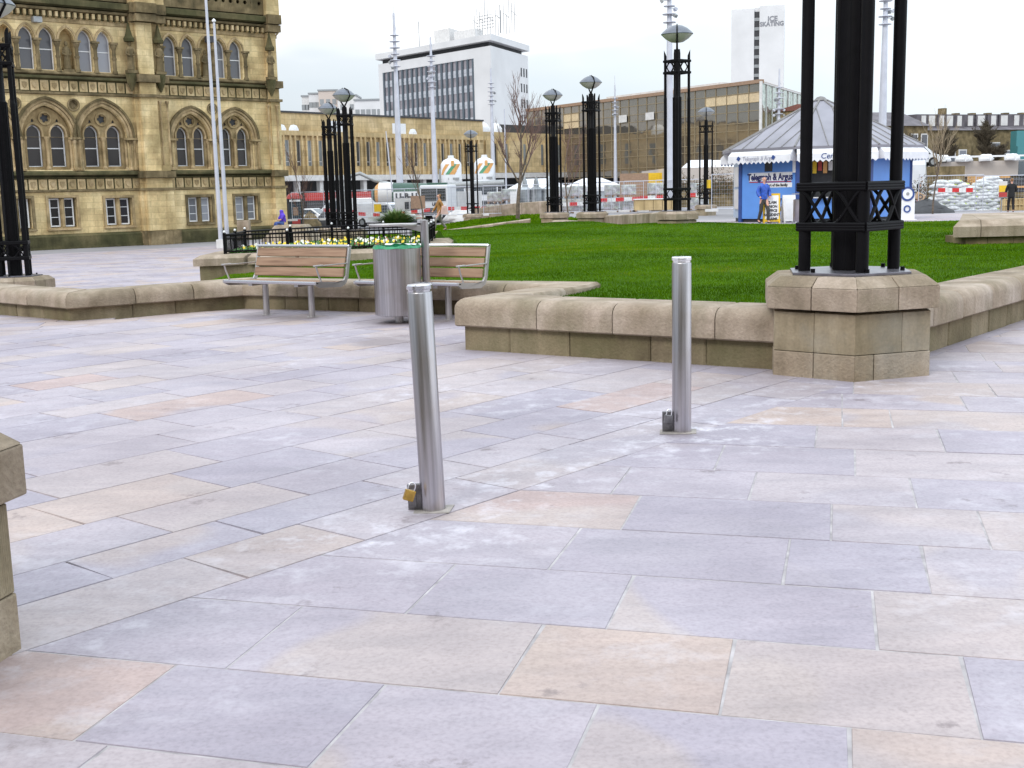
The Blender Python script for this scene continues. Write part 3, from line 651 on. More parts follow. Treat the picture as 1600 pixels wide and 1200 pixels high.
place_ped_lamp(1103, 68, 320, 'small distant black lamp column with a yellow notice, beside the blue kiosk', rz=R_(-9), labp='pedestal standing free left of the blue kiosk')
place_ped_lamp(738, 79, 334, 'smallest distant black lamp column, in front of the white silos', rz=R_(2), labp='pedestal of the smallest lamp, before the silos')
place_ped_lamp(544, 47, 359, 'taller black lamp column behind the flower bed, right one of the pair', rz=R_(45), labp='pedestal hidden behind the flower bed, under the right lamp of the pair')
place_ped_lamp(519, 53, 356, 'lower looking black lamp column behind the flower bed, left one of the pair', rz=R_(45), labp='pedestal behind the flower bed under the left lamp of the pair')
nb = MB(); q = X(1107, 67.8); nb.box(q-.13, q+.13, 67.80, 67.84, Z(1107, 294, 68), Z(1107, 281, 68)); nb.box(q-.13, q+.13, 67.85, 67.87, Z(1107, 290, 68), Z(1107, 285, 68))
tag(nb.build('notice_sign', m_yel), 'small yellow notice fixed to the distant lamp column by the kiosk', 'sign')

# ------------------------------------------------------------ bollards with padlocks
def bollard(loc, label, lean=0.):
    t = empty('bollard', loc, label, 'bollard', 'removable steel bollards'); t.rotation_euler = (0, lean, 0)
    mb = MB(); mb.lathe([(.0565, -.03), (.0565, 1.005), (.0545, 1.010)], n=40); mb.build('post', m_steel, t, smooth=40)
    mb = MB(); mb.lathe([(.052, 1.011), (.052, 1.022), (.058, 1.026), (.058, 1.040), (.0545, 1.045), (.02, 1.0465)], n=40); mb.build('cap', m_steelp, t, smooth=30)
    mb = MB(); mb.box(-.115, -.05, -.012, .012, .0, .13); mb.box(-.105, -.075, -.018, .018, .02, .11); mb.build('locking_lug', m_darkmetal, t, bevel=.004)
    # recessed socket with steel lid in the paving
    mb = MB(); mb.prism([(-.14, -.07), (.075, -.085), (.095, .05), (-.12, .065)], .006, .0095); mb.build('socket_plate', m_socket, t)
    return t
m_darkmetal = M_plain('dull_metal', (.20, .19, .20), .45, metal=.7, var=.3, scale=20)
m_socket = M_plain('worn_socket_plate', (.36, .32, .29), .7, metal=.0, var=.2, scale=12)
m_brass = M_plain('brass', (.55, .34, .08), .35, metal=.8, var=.2, scale=30)
bollard((BOL[0][0], BOL[0][1], 0), 'nearer brushed steel bollard with a brass padlock, leaning slightly', lean=R_(-1.7))
bollard((BOL[1][0], BOL[1][1], 0), 'farther brushed steel bollard standing in front of the low wall')
def padlock(loc, mat, label, rz=0., tilt=0.):
    t = empty('padlock', loc, label, 'padlock', rz=rz); t.rotation_euler = (0, tilt, rz)
    mb = MB(); mb.box(-.024, .024, -.012, .012, -.05, 0); mb.build('lock_body', mat, t, bevel=.004)
    mb = MB(); mb.tube([(-.016, 0, -.005)]+[(-.016*math.cos(a), 0, .018+.016*math.sin(a)) for a in [PI*i/8 for i in range(9)]]+[(.016, 0, -.005)], .0035, n=8); mb.build('shackle', m_steelp, t, smooth=50)
padlock((-.375-.095, 5.225, .118), m_brass, 'brass padlock on the nearer bollard', rz=.3, tilt=.35)
padlock((1.005-.085, 6.855, .12), m_darkmetal, 'dull grey padlock on the farther bollard', rz=.3, tilt=.15)

# ------------------------------------------------------------ benches
def bench(loc, rz, label):
    t = empty('park_bench', loc, label, 'bench', 'steel and timber benches', rz); Wd = 1.46; hw = Wd/2
    # local: x along the bench, front edge at y=-.30, back at y=+.28
    for i in range(4):
        y = -.235+i*.115; mb = MB(); mb.box(-hw+.03, hw-.03, y, y+.10, .425+.0-.02*(i/3), .452-.02*(i/3)); mb.build('seat_slat', m_wood, t, bevel=.005)
    for i in range(3):
        z = .475+i*.118; y = .235+.035*i; Mx = TR(0, y, z) @ Matrix.Rotation(-.28, 4, 'X')
        mb = MB(); mb.box(-hw+.03, hw-.03, -.014, .014, 0, .105, M=Mx); mb.build('back_slat', m_wood, t, bevel=.005)
    mb = MB(); mb.box(-hw, hw, -.30, -.243, .420, .458); mb.build('front_rail', m_steelp, t, bevel=.012)
    mb = MB(); mb.box(-hw, hw, -.02, .035, 0, .03, M=TR(0, .34, .822) @ Matrix.Rotation(-.28, 4, 'X')); mb.build('top_rail', m_steelp, t, bevel=.01)
    for s_ in (-1, 1):
        x = s_*(hw-.012); prof = [(-.30, .455), (-.30, .425), (-.22, .385), (.16, .365), (.25, .40), (.30, .47), (.385, .845), (.345, .85), (.262, .50), (.22, .44), (.16, .425), (-.20, .455)]
        mb = MB(); n = len(prof); vs = [(x-.012, a, b) for a, b in prof]+[(x+.012, a, b) for a, b in prof]
        mb.add(vs, [(i, (i+1) % n, n+(i+1) % n, n+i) for i in range(n)])
        # caps triangulated strip-wise around the bent profile
        half_n = n//2
        for off_ in (0, n):
            fs = []
            for i in range(half_n-1): fs.append((off_+i, off_+i+1, off_+n-2-i, off_+n-1-i))
            mb.add(vs, fs)
        mb.build('end_frame', m_satin, t)
        mb = MB(); mb.tube([(x, -.19, .45), (x, -.245, .56), (x, -.27, .635)], .011, n=8); mb.box(x-.02, x+.02, -.30, -.16, .63, .648); mb.box(x-.008, x+.008, -.18, .30, .628, .642)
        mb.build('armrest', m_satin, t, bevel=.004)
    for s_ in (-1, 1):
        mb = MB(); mb.cyl((s_*.36, .04, 0), (s_*.36, .04, .39), .038, n=20); mb.lathe([(.06, 0), (.06, .012), (.04, .014)], c=(s_*.36, .04, 0)); mb.box(s_*.36-.03, s_*.36+.03, -.22, .20, .385, .415)
        mb.build('leg', m_satin, t, smooth=40)
    return t
m_satin = M_plain('satin_aluminium', (.52, .50, .50), .36, metal=.85, var=.06, scale=6)
b1 = bench((-2.70, 14.27, 0), R_(-31), 'left bench of timber slats in a pale steel frame')
copy_tree(b1, loc=(-1.03, 13.62, 0), rz=R_(-31), label='right bench, partly hidden by the steel litter bin')

# ------------------------------------------------------------ litter bin
pb = Vector((X(616, 13.3), 13.32, 0)); t = empty('litter_bin', (pb.x, pb.y, 0), 'cylindrical brushed steel litter bin with a flat canopy between the benches', 'litter bin')
r_ = .266; mb = MB(); mb.lathe([(r_-.02, .095), (r_, .10), (r_, .84), (r_-.012, .85), (r_-.02, .84), (r_-.02, .6)], n=48); mb.build('drum', m_steel, t, smooth=40)
mb = MB(); mb.lathe([(.05, 0), (.05, .10)], n=16); mb.build('foot', m_satin, t)
mb = MB()
for i in range(46):
    a = 2*PI*i/46; b_ = 2*PI*(i+1)/46
    z0 = .872+.006*math.sin(i*2.1)+.008*math.sin(i*.7); z1 = .872+.006*math.sin((i+1)*2.1)+.008*math.sin((i+1)*.7)
    mb.add([((r_+.008)*math.cos(a), (r_+.008)*math.sin(a), .842+.004*math.sin(i*1.3)), ((r_+.008)*math.cos(b_), (r_+.008)*math.sin(b_), .842+.004*math.sin((i+1)*1.3)), ((r_-.01)*math.cos(b_), (r_-.01)*math.sin(b_), z1), ((r_-.01)*math.cos(a), (r_-.01)*math.sin(a), z0),
            ((r_-.06)*math.cos(b_), (r_-.06)*math.sin(b_), z1-.10), ((r_-.06)*math.cos(a), (r_-.06)*math.sin(a), z0-.10)], [(0, 1, 2, 3), (3, 2, 4, 5)])
mb.lathe([(.2, .77), (.1, .76), (.01, .76)], n=24)
m_bag = M_plain('green_plastic', (.02, .28, .12), .35, var=.2, scale=20); bgo = mb.build('bin_liner', m_bag, None, smooth=80)
bgo.location = (pb.x, pb.y, 0); tag(bgo, 'green plastic bag lining the steel litter bin', 'bin bag')
px_ = .285; py_ = .08
mb = MB(); mb.cyl((px_+.03, py_, 0), (px_+.03, py_, 1.14), .046, n=24); mb.lathe([(.03, 1.14), (.005, 1.147)], c=(px_+.03, py_, 0)); mb.build('canopy_post', m_steel, t, smooth=40)
mb = MB(); n = 40; ang = [2*PI*i/n for i in range(n)]
mb.prism([(-.03+.27*math.cos(a), .01+.20*math.sin(a)) for a in ang], 1.085, 1.11); mb.build('canopy', m_satin, t, smooth=40, bevel=.003)
mb = MB(); mb.add([(.02, .0, 1.084), (.02, .05, 1.084), (.28, .10, 1.084), (.28, .05, 1.084), (.28, .10, 1.01), (.28, .05, 1.01)], [(0, 1, 2, 3), (0, 3, 5), (1, 4, 2), (0, 5, 4, 1), (2, 4, 5, 3)]); mb.build('bracket', m_satin, t)
# ------------------------------------------------------------ lawns
def inside(poly, x, y):
    c = False; n = len(poly); j = n-1
    for i in range(n):
        xi, yi = poly[i]; xj, yj = poly[j]
        if (yi > y) != (yj > y) and x < (xj-xi)*(y-yi)/(yj-yi)+xi: c = not c
        j = i
    return c
LW = [(-5.9, 15.0), (-3.55, 15.8), (.75, 13.75), (-.05, 11.0), (2.1, 9.55), (3.1, 9.7), (6.1, 13.6), (13.3, 22.1), (14, 26), (15, 36.6), (5.5, 37.5), (3.4, 48), (.9, 53.2), (-3.3, 53.4), (-1.3, 30), (-1.2, 25.3), (-5.3, 23.95), (-4.5, 16.9), (-5.9, 15.5)]
LH = [(1, 9.5, .43), (3, 10, .42), (-3.4, 16, .28), (0.5, 14.5, .32), (-5.5, 15.6, .22), (-4.4, 17, .17), (9, 24, .19), (7, 15, .30), (9.5, 36, .20), (5, 35.5, .36), (3.2, 48, .13), (1, 52.5, .0), (-3, 53, -.43), (-1.5, 26, .12), (-6, 23, -.12), (-4, 20, .12), (2, 22, .27), (2, 32, .24), (-1, 40, -.05)]
def lawn_z(x, y):
    a = b = 0
    for px_, py_, h in LH:
        w = 1/((x-px_)**2+(y-py_)**2+.8)**1.4; a += w*h; b += w
    return a/b
def tri_fill(name, poly, zf, mat, step, kind='structure', edge=.25):
    bm = bmesh.new(); xs = [p[0] for p in poly]; ys = [p[1] for p in poly]
    nx = int((max(xs)-min(xs))/step)+1; ny = int((max(ys)-min(ys))/step)+1; g = {}
    vs = []; fs = []
    def V(x, y):
        vs.append((x, y, zf(x, y))); return len(vs)-1
    for j in range(ny):
        for i in range(nx):
            x0 = min(xs)+i*step; y0 = min(ys)+j*step
            q = clip_poly([(x0, y0), (x0+step, y0), (x0+step, y0+step), (x0, y0+step)], poly)
            if q and len(q) > 2: fs.append(tuple(V(*p) for p in q))
    mb = MB(); mb.add(vs, fs); bm.free()
    # skirt
    n = len(poly)
    for i in range(n):
        p, q = poly[i], poly[(i+1) % n]; k = max(1, int(math.dist(p, q)/step))
        for j in range(k):
            a = (p[0]+(q[0]-p[0])*j/k, p[1]+(q[1]-p[1])*j/k); b = (p[0]+(q[0]-p[0])*(j+1)/k, p[1]+(q[1]-p[1])*(j+1)/k)
            mb.add([(*a, zf(*a)), (*b, zf(*b)), (*b, min(zf(*b), T(*b))-.15), (*a, min(zf(*a), T(*a))-.15)], [(0, 1, 2, 3)])
    return tag(mb.build(name, mat, recalc=False), kind=kind)
def clip_poly(cell, poly):
    ins = [inside(poly, *p) for p in cell]
    if all(ins): return cell
    x0, y0 = cell[0]; x1, y1 = cell[2]
    # clip the polygon by the cell (Sutherland-Hodgman, convex clipper = cell)
    q = list(poly)
    for a, b, c in ((1, 0, x0), (-1, 0, -x1), (0, 1, y0), (0, -1, -y1)):
        if q: q = clip(q, a, b, c)
    if not q or len(q) < 3: return None
    ar = sum(q[i][0]*q[(i+1) % len(q)][1]-q[(i+1) % len(q)][0]*q[i][1] for i in range(len(q)))/2
    if abs(ar) < 1e-5: return None
    return q if ar > 0 else q[::-1]
tri_fill('lawn', LW, lawn_z, m_lawn, .5)
LB = [(-7.4, 35), (-4.0, 34), (-2.2, 40), (-3.2, 56), (-7, 73), (-13, 73.5), (-10.6, 60)]
lbz = lambda x, y: T(x, y)+.06
tri_fill('lawn', LB, lbz, m_lawn, 1.0)
LC = [(-4.0, 57), (-2.9, 55.4), (2.4, 56.3), (4.5, 57.5), (1, 66), (-2, 70), (-5.5, 68)]
lcz = lambda x, y: T(x, y)+.10+.28*S((y-56)/10)
tri_fill('lawn', LC, lcz, m_lawn, 1.0)
def blades(name, poly, zf, n, hmin, hmax, wid, seed, nearf=None):
    rng = np.random.default_rng(seed); xs = [p[0] for p in poly]; ys = [p[1] for p in poly]; P = []
    while len(P) < n:
        x = rng.uniform(min(xs), max(xs)); y = rng.uniform(min(ys), max(ys))
        if nearf and rng.random() > nearf(x, y): continue
        if inside(poly, x, y): P.append((x, y))
    P = np.array(P); zz = np.array([zf(x, y) for x, y in P])
    a = rng.uniform(0, 2*PI, n); tl = rng.uniform(.2, 1.0, n)*.5; h = rng.uniform(hmin, hmax, n)
    dist = np.hypot(P[:, 0], P[:, 1]); w = wid*np.maximum(1, dist/14)
    lx = np.cos(a); ly = np.sin(a); b = rng.uniform(0, 2*PI, n)
    v = np.zeros((n, 3, 3), np.float32)
    v[:, 0] = np.stack([P[:, 0]-lx*w, P[:, 1]-ly*w, zz-.004], 1); v[:, 1] = np.stack([P[:, 0]+lx*w, P[:, 1]+ly*w, zz-.004], 1)
    v[:, 2] = np.stack([P[:, 0]+np.cos(b)*h*tl, P[:, 1]+np.sin(b)*h*tl, zz+h], 1)
    me = bpy.data.meshes.new(name); me.vertices.add(3*n); me.vertices.foreach_set('co', v.ravel()); me.loops.add(3*n); me.polygons.add(n)
    me.loops.foreach_set('vertex_index', np.arange(3*n, dtype=np.int32)); me.polygons.foreach_set('loop_start', np.arange(0, 3*n, 3, dtype=np.int32)); me.update()
    at = me.attributes.new('tint', 'FLOAT', 'FACE')
    tn = np.array([mnoise.noise(Vector((x*.28, y*.28, 3)))*.5+mnoise.noise(Vector((x*.9, y*.9, 5)))*.3+mnoise.noise(Vector((x*2.3, y*2.3, 7)))*.25 for x, y in P])
    at.data.foreach_set('value', np.clip(.45+tn+rng.normal(0, .14, n), 0, 1).astype(np.float32))
    me.materials.append(m_grass); o = bpy.data.objects.new(name, me); COL.objects.link(o); return o
g = blades('grass', LW, lawn_z, 270000, .012, .030, .0048, 3, nearf=lambda x, y: min(1, (11/max(y, 9))**1.25)); tag(g, 'short bright green grass of the raised lawn', 'grass', kind='stuff')
g = blades('grass', LB, lbz, 14000, .04, .09, .012, 4); tag(g, 'distant green grass behind the flower bed', 'grass', kind='stuff')
g = blades('grass', LC, lcz, 9000, .04, .09, .012, 5); tag(g, 'distant green grass strip beyond the kerb', 'grass', kind='stuff')

# long low stone kerb between the two lawns, low wall parts beyond
def kerb(name, p, q, w, h, label, mat, zf=T, n=14, cat='kerb', dz=0):
    p = Vector(p); q = Vector(q); d = (q-p).normalized(); nn = Vector((-d.y, d.x))*w; mb = MB()
    for i in range(n):
        a = p.lerp(q, i/n)+d*.006; b = p.lerp(q, (i+1)/n)-d*.006
        za, zb = zf(a.x, a.y)+dz, zf(b.x, b.y)+dz
        c = .04
        mb.add([(a.x, a.y, za-.3), (b.x, b.y, zb-.3), (b.x+nn.x, b.y+nn.y, zb-.3), (a.x+nn.x, a.y+nn.y, za-.3),
                (a.x, a.y, za+h-c), (b.x, b.y, zb+h-c), (b.x+nn.x, b.y+nn.y, zb+h-c), (a.x+nn.x, a.y+nn.y, za+h-c),
                (a.x+nn.x*.15, a.y+nn.y*.15, za+h), (b.x+nn.x*.15, b.y+nn.y*.15, zb+h), (b.x+nn.x*.85, b.y+nn.y*.85, zb+h), (a.x+nn.x*.85, a.y+nn.y*.85, za+h)],
               [(0,3,2,1),(0,1,5,4),(1,2,6,5),(2,3,7,6),(3,0,4,7),(4,5,9,8),(5,6,10,9),(6,7,11,10),(7,4,8,11),(8,9,10,11)])
    return tag(mb.build(name, mat), label, cat)
kerb('stone_kerb', (-3.4, 53.6), (1.0, 53.5), .7, .30, 'long low stone kerb crossing the lawn behind the walking woman', m_cope, zf=lambda x, y: -.62+.11*(x+3.4), n=8)
kerb('stone_kerb', (1.9, 53.2), (3.0, 49.6), .7, .30, 'short stone kerb between the two middle lamp pedestals', m_cope, zf=lambda x, y: -.22, n=3)
kerb('stone_kerb', (3.9, 48.6), (5.0, 37.6), .7, .38, 'stone kerb between the middle lamps and the tall lamp', m_cope, zf=lambda x, y: -.05+.03*(49-y), n=9)
kerb('stone_bench_block', (-2.5, 83), (3.2, 80), 1.0, .9, 'low tan stone wall behind the distant bare tree', m_cope, n=5, cat='stone wall')
kerb('stone_bench_block', (-5.6, 74), (-2.6, 73.5), 1.0, .35, 'pale stone bench block behind the walking woman', m_cope, n=3, cat='stone bench')

# raised stone bed at the right edge
rb = empty('raised_stone_bed', (8.65, 23.2, 0), 'raised stone bed with a chamfered coping at the right picture edge', 'flower bed wall', 'raised stone beds')
mb = MB(); xs = [8.65, 9.2, 10.1, 11.1, 12.1, 13.2, 15.0]
for i in range(6): mb.add([(xs[i]+.006, 23.2, .34), (xs[i+1]-.006, 23.2, .34), (xs[i+1]-.006, 28, .34), (xs[i]+.006, 28, .34),
    (xs[i]+.006, 23.2, .54), (xs[i+1]-.006, 23.2, .54), (xs[i+1]-.006, 28, .54), (xs[i]+.006, 28, .54), (xs[i]+(.12 if i == 0 else .006), 23.42, .66), (xs[i+1]-.006, 23.42, .66), (xs[i+1]-.006, 28, .66), (xs[i]+(.12 if i == 0 else .006), 28, .66)],
    [(0,3,2,1),(0,1,5,4),(1,2,6,5),(2,3,7,6),(3,0,4,7),(4,5,9,8),(5,6,10,9),(7,4,8,11),(8,9,10,11),(6,7,11,10)])
mb.v = [(x+max(0, y-23.2)*.41*max(0, 1-(x-8.65)/3), y, z) for x, y, z in mb.v]
mb.build('coping', m_cope, rb, world=True)
mb = MB(); x = 8.95
while x < 15: w = .35+.25*random.random(); mb.box(x, x+w-.01, 23.30+.02*random.random(), 24.4, -.1, .335); x += w
mb.build('wall_base', m_hallg, rb, world=True)

# ------------------------------------------------------------ flower bed with railing
FB = [(-6.3, 23.7), (-1.35, 25.1), (-1.4, 30.2), (-4.4, 29.6), (-6.35, 26.6)]
fb = empty('raised_stone_bed', (-4, 26, 0), 'raised stone flower bed behind the left bench, inside the black railing', 'flower bed wall', 'raised stone beds')
def ring_wall(mb, P, t, z0, z1, gap=0, cham=0):
    n = len(P); c = Vector((sum(p[0] for p in P)/n, sum(p[1] for p in P)/n))
    I = []
    for i in range(n):
        a = Vector(P[i-1]); b = Vector(P[i]); c_ = Vector(P[(i+1) % n]); d1 = (b-a).normalized(); d2 = (c_-b).normalized()
        n1 = Vector((-d1.y, d1.x)); n2 = Vector((-d2.y, d2.x)); m = (n1+n2).normalized(); I.append(b+m*(t/max(.3, m.dot(n1))))
    for i in range(n):
        a, b = Vector(P[i]), Vector(P[(i+1) % n]); ia, ib = I[i], I[(i+1) % n]; k = max(1, int((b-a).length/.9)) if gap else 1
        for j in range(k):
            f0 = j/k+(gap if j else 0); f1 = (j+1)/k-(gap if j < k-1 else 0)
            q = [a.lerp(b, f0), a.lerp(b, f1), ia.lerp(ib, f1), ia.lerp(ib, f0)]
            if cham:
                s0, s1 = q[0].lerp(q[3], cham), q[1].lerp(q[2], cham)
                mb.add([(p.x, p.y, z0) for p in q]+[(q[0].x, q[0].y, z1-.07), (q[1].x, q[1].y, z1-.07), (s1.x, s1.y, z1), (s0.x, s0.y, z1), (q[2].x, q[2].y, z1), (q[3].x, q[3].y, z1)],
                       [(3,2,1,0),(0,1,5,4),(4,5,6,7),(7,6,8,9),(1,2,8,6,5),(2,3,9,8),(3,0,4,7,9)])
            else: mb.add([(p.x, p.y, z0) for p in q]+[(p.x, p.y, z1) for p in q], [(0,3,2,1),(4,5,6,7),(0,1,5,4),(1,2,6,5),(2,3,7,6),(3,0,4,7)])
mb = MB(); ring_wall(mb, FB, .5, .09, .30, gap=.008, cham=.22); mb.build('coping', m_cope, fb, world=True)
FBi = [(-6.2, 23.8), (-1.45, 25.2), (-1.5, 30.1), (-4.4, 29.5), (-6.25, 26.6)]
mb = MB(); ring_wall(mb, FBi, .4, -1.1, .088); mb.build('wall_base', m_wall, fb, world=True)
mb = MB(); mb.prism([(-5.75, 24.3), (-1.9, 25.6), (-1.95, 29.6), (-4.3, 29.0), (-5.8, 26.5)], -.4, .24); tag(mb.build('soil_bed', M_plain('soil', (.05, .035, .02), .95, bump=.8, bscale=12)), kind='structure')
RP = [(-5.78, 24.28), (-3.35, 24.98), (-1.78, 25.52), (-1.85, 29.7), (-4.3, 29.1), (-5.85, 26.5)]
rl = empty('garden_railing', (-4, 26, .30), 'low black metal railing with white knobs round the flower bed', 'railing')
def railing(rl, RP, z, h, cls=True):
    mb = MB(); kb = MB(); bars = MB(); n = len(RP)
    for i in range(n if cls else n-1):
        a = Vector((*RP[i], 0)); b = Vector((*RP[(i+1) % n], 0)); Ln = (b-a).length; k = max(1, round(Ln/1.25)); d = (b-a)/Ln
        mb2 = rails
        for zz, r in ((z+.05, .017), (z+h-.10, .012), (z+h-.02, .020)): mb2.cyl(a+Vector((0, 0, zz)), b+Vector((0, 0, zz)), r, n=6)
        for j in range(k):
            p = a.lerp(b, j/k); posts.box(p.x-.03, p.x+.03, p.y-.03, p.y+.03, z, z+h+.02); knobs.lathe([(.01, 0), (.024, .015), (.026, .03), (.016, .05), (.003, .055)], c=(p.x, p.y, z+h+.02), n=10)
        m = int(Ln/.11)
        for j in range(1, m):
            p = a.lerp(b, j/m); bars.cyl((p.x, p.y, z+.05), (p.x, p.y, z+h-.02), .010, n=5)
    return bars
rails = MB(); posts = MB(); knobs = MB(); bars = railing(rl, RP, .30, .40)
rails.build('rails', m_black, rl, world=True, smooth=50); posts.build('posts', m_black, rl, world=True); bars.build('bars', m_black, rl, world=True); knobs.build('knobs', m_white, rl, world=True, smooth=60)
def flower_patch(poly, z, n, seed, label, leaf_only=False):
    rnd = random.Random(seed); mb = MB(); xs = [p[0] for p in poly]; ys = [p[1] for p in poly]; k = 0
    while k < n:
        x = rnd.uniform(min(xs), max(xs)); y = rnd.uniform(min(ys), max(ys))
        if not inside(poly, x, y): continue
        k += 1
        for j in range(6):
            a = rnd.uniform(0, 2*PI); r = rnd.uniform(.03, .09); h = rnd.uniform(.03, .14); w = .025
            mb.m = 0; mb.add([(x, y, z), (x+math.cos(a)*r+w*math.sin(a), y+math.sin(a)*r-w*math.cos(a), z+h), (x+math.cos(a)*r*1.5, y+math.sin(a)*r*1.5, z+h*.9), (x+math.cos(a)*r-w*math.sin(a), y+math.sin(a)*r+w*math.cos(a), z+h)], [(0, 1, 2, 3)])
        if rnd.random() < .09 and not leaf_only:
            c = mnoise.noise(Vector((x*.9, y*.9, 1)))+rnd.uniform(-.35, .35); mb.m = 1 if c > .05 else (2 if c > -.35 else 3)
            h = rnd.uniform(.11, .17); R = rnd.uniform(.025, .042); t = rnd.uniform(.3, 1.2); vs = [(x, y, z+h)]
            az = rnd.uniform(-2.6, -.6)
            u = Vector((-math.sin(az), math.cos(az), 0)); v = Vector((math.cos(az)*math.cos(t), math.sin(az)*math.cos(t), math.sin(t))) 
            vs = [Vector((x, y, z+h))+u*R*math.cos(q_)+v.cross(u).normalized().cross(u)*0+Vector((math.cos(az)*-.5, math.sin(az)*-.5, .86))*R*math.sin(q_) for q_ in [2*PI*i/7 for i in range(7)]]
            mb.add([tuple(p) for p in vs], [tuple(range(7))])
    o = mb.build('flowers', [m_leaf, m_fy, m_fw, m_fr], recalc=False); return tag(o, label, 'flowers', kind='stuff')
m_leaf = M_plain('bedding_leaf', (.07, .20, .03), .6, var=.3, scale=14); m_fy = M_plain('yellow_petals', (.85, .62, .03), .6); m_fw = M_plain('white_petals', (.8, .78, .7), .6); m_fr = M_plain('rust_petals', (.28, .07, .02), .6)
flower_patch([(-5.7, 24.4), (-1.95, 25.7), (-2.0, 29.5), (-4.3, 28.9), (-5.75, 26.4)], .24, 2600, 5, 'yellow and white bedding flowers inside the black railing')
flower_patch([(11.1, 24.4), (14.8, 24), (14.8, 27.6), (12.4, 27.6)], .60, 260, 6, 'yellow flowers and leaves in the stone bed at the right edge')

# ------------------------------------------------------------ city hall
O_ = Vector((-26.8, 62.0)); dv = Vector((12.6, 11.0)); LNG = dv.length; dv.normalize(); HA = math.atan2(dv.y, dv.x)
def U(px, py=250):
    k = ray(px, py); k = k.x/k.y; t = (O_.x-k*O_.y)/(k*dv.y-dv.x); return t
hall = empty('city_hall', (O_.x, O_.y, 0), 'ornate Gothic sandstone building with rows of pointed arch windows at the left', 'building', rz=HA)
I4 = Matrix.Identity(4)
def parch(u, hw, w0, ws, rise, n=9):
    """pointed opening outline: bottom w0, springing ws"""
    R = (hw*hw+rise*rise)/(2*hw)
    pts = [(u-hw, w0), (u+hw, w0), (u+hw, ws)]
    a1 = math.atan2(rise, R-hw) if R != hw else PI/2
    for i in range(1, n+1): a = a1*i/n; pts.append((u+hw-R+R*math.cos(a), ws+R*math.sin(a)))
    for i in range(n-1, -1, -1): a = a1*i/n; pts.append((u-hw+R-R*math.cos(a), ws+R*math.sin(a)))
    return pts
def circ(u, w, r, n=20): return [(u+r*math.cos(2*PI*i/n), w+r*math.sin(2*PI*i/n)) for i in range(n)]
def quatre(u, w, r, lobes=5):
    pts = []
    for i in range(lobes*6):
        a = 2*PI*i/(lobes*6)+PI/2; rr = r*(.62+.38*abs(math.cos(lobes*a/2+PI/4*0+ (PI/2 if lobes % 2 else 0)))); pts.append((u+rr*math.cos(a), w+rr*math.sin(a)))
    return pts
U0_, U1_ = -14.0, U(440)
UPa, UPb = U(214), U(258)
UCa = U(422)
gfw = [(U(92), 1.62), (U(180), 1.55), (U(308), 1.5), (U(381), 1.5), (U(20), 1.62), (U(-60), 1.62)]
big = [U(77), U(165), U(302), U(370), U(77)-(U(165)-U(77)), U(77)-2*(U(165)-U(77))]
bigw = [1.32, 1.32, 1.12, 1.12, 1.32, 1.32]
up = [(U(p), .36, k) for p, k in ((57, 'w'), (88, 'w'), (119, 'n'), (147, 'w'), (176, 'w'), (24, 'n'), (-8, 'w'), (-42, 'w'), (277, 'w'), (305, 'w'), (332, 'n'), (353, 'w'), (378, 'w'))]
# ground-floor wall
def rect(u, hw, w0, w1): return [(u-hw, w0), (u+hw, w0), (u+hw, w1), (u-hw, w1)]
mb = MB()
mb.panel([[(U0_, -.36), (U1_, -.36), (U1_, 1.98), (U0_, 1.98)]]+[rect(u, .76, .02, t) for u, t in gfw], .5, I4)
mb.panel([[(U0_, 2.76), (U1_, 2.76), (U1_, 7.05), (U0_, 7.05)]]+[parch(u, hw, 3.08, 4.75, hw*1.28, 12) for u, hw in zip(big, bigw)]+[circ((big[0]+big[1])/2, 6.5, .26), circ((big[2]+big[3])/2, 6.5, .24), circ((big[0]+big[4])/2, 6.5, .26)], .5, I4)
mb.panel([[(U0_, 8.05), (U1_, 8.05), (U1_, 11.0), (U0_, 11.0)]]+[parch(u, .40, 8.28, 9.85, .62, 8) for u, hw, k in up], .5, I4)
mb.box(U0_, U1_, .5, .9, -1.4, 15.5); mb.box(U1_-.5, U1_-.02, .9, 14, -1.4, 15.0)
mb.box(U0_, U1_, .10, .5, 13.0, 16.0)
mb.build('wall', m_hall, hall)
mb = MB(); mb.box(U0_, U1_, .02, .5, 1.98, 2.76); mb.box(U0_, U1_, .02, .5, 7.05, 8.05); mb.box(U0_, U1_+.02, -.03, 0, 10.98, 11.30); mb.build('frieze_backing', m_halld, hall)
# plinth
mb = MB(); mb.add([(U0_, -.30, -1.6), (U1_+.1, -.30, -1.6), (U1_+.1, -.30, -.46), (U0_, -.30, -.46), (U0_, -.02, -.34), (U1_+.1, -.02, -.34), (U0_, .3, -1.6), (U1_+.1, .3, -1.6), (U0_, .3, -.34), (U1_+.1, .3, -.34)],
    [(0,1,2,3),(3,2,5,4),(1,7,9,5,2),(0,3,4,8,6),(6,8,9,7),(4,5,9,8)])
mb.box(U0_, U1_+.14, -.38, -.30, -1.6, -1.02); mb.build('base_course', m_halld, hall)
def course(y, w0, w1, mat, name, u0=U0_, u1=U1_+.08, slope=.06):
    mb = MB(); mb.add([(u0, -y, w0+slope), (u1, -y, w0+slope), (u1, -y, w1-slope), (u0, -y, w1-slope), (u0, .0, w1), (u1, .0, w1), (u0, .0, w0), (u1, .0, w0)],
        [(0,1,2,3),(3,2,5,4),(6,7,1,0),(1,7,5,2),(0,3,4,6),(4,5,7,6)]); return mb.build(name, mat, hall)
course(.10, 1.90, 2.03, m_hallg, 'string_course', slope=.03); course(.16, 2.58, 2.72, m_halld, 'string_course'); course(.30, 2.70, 3.02, m_halld, 'sill_course', slope=.10)
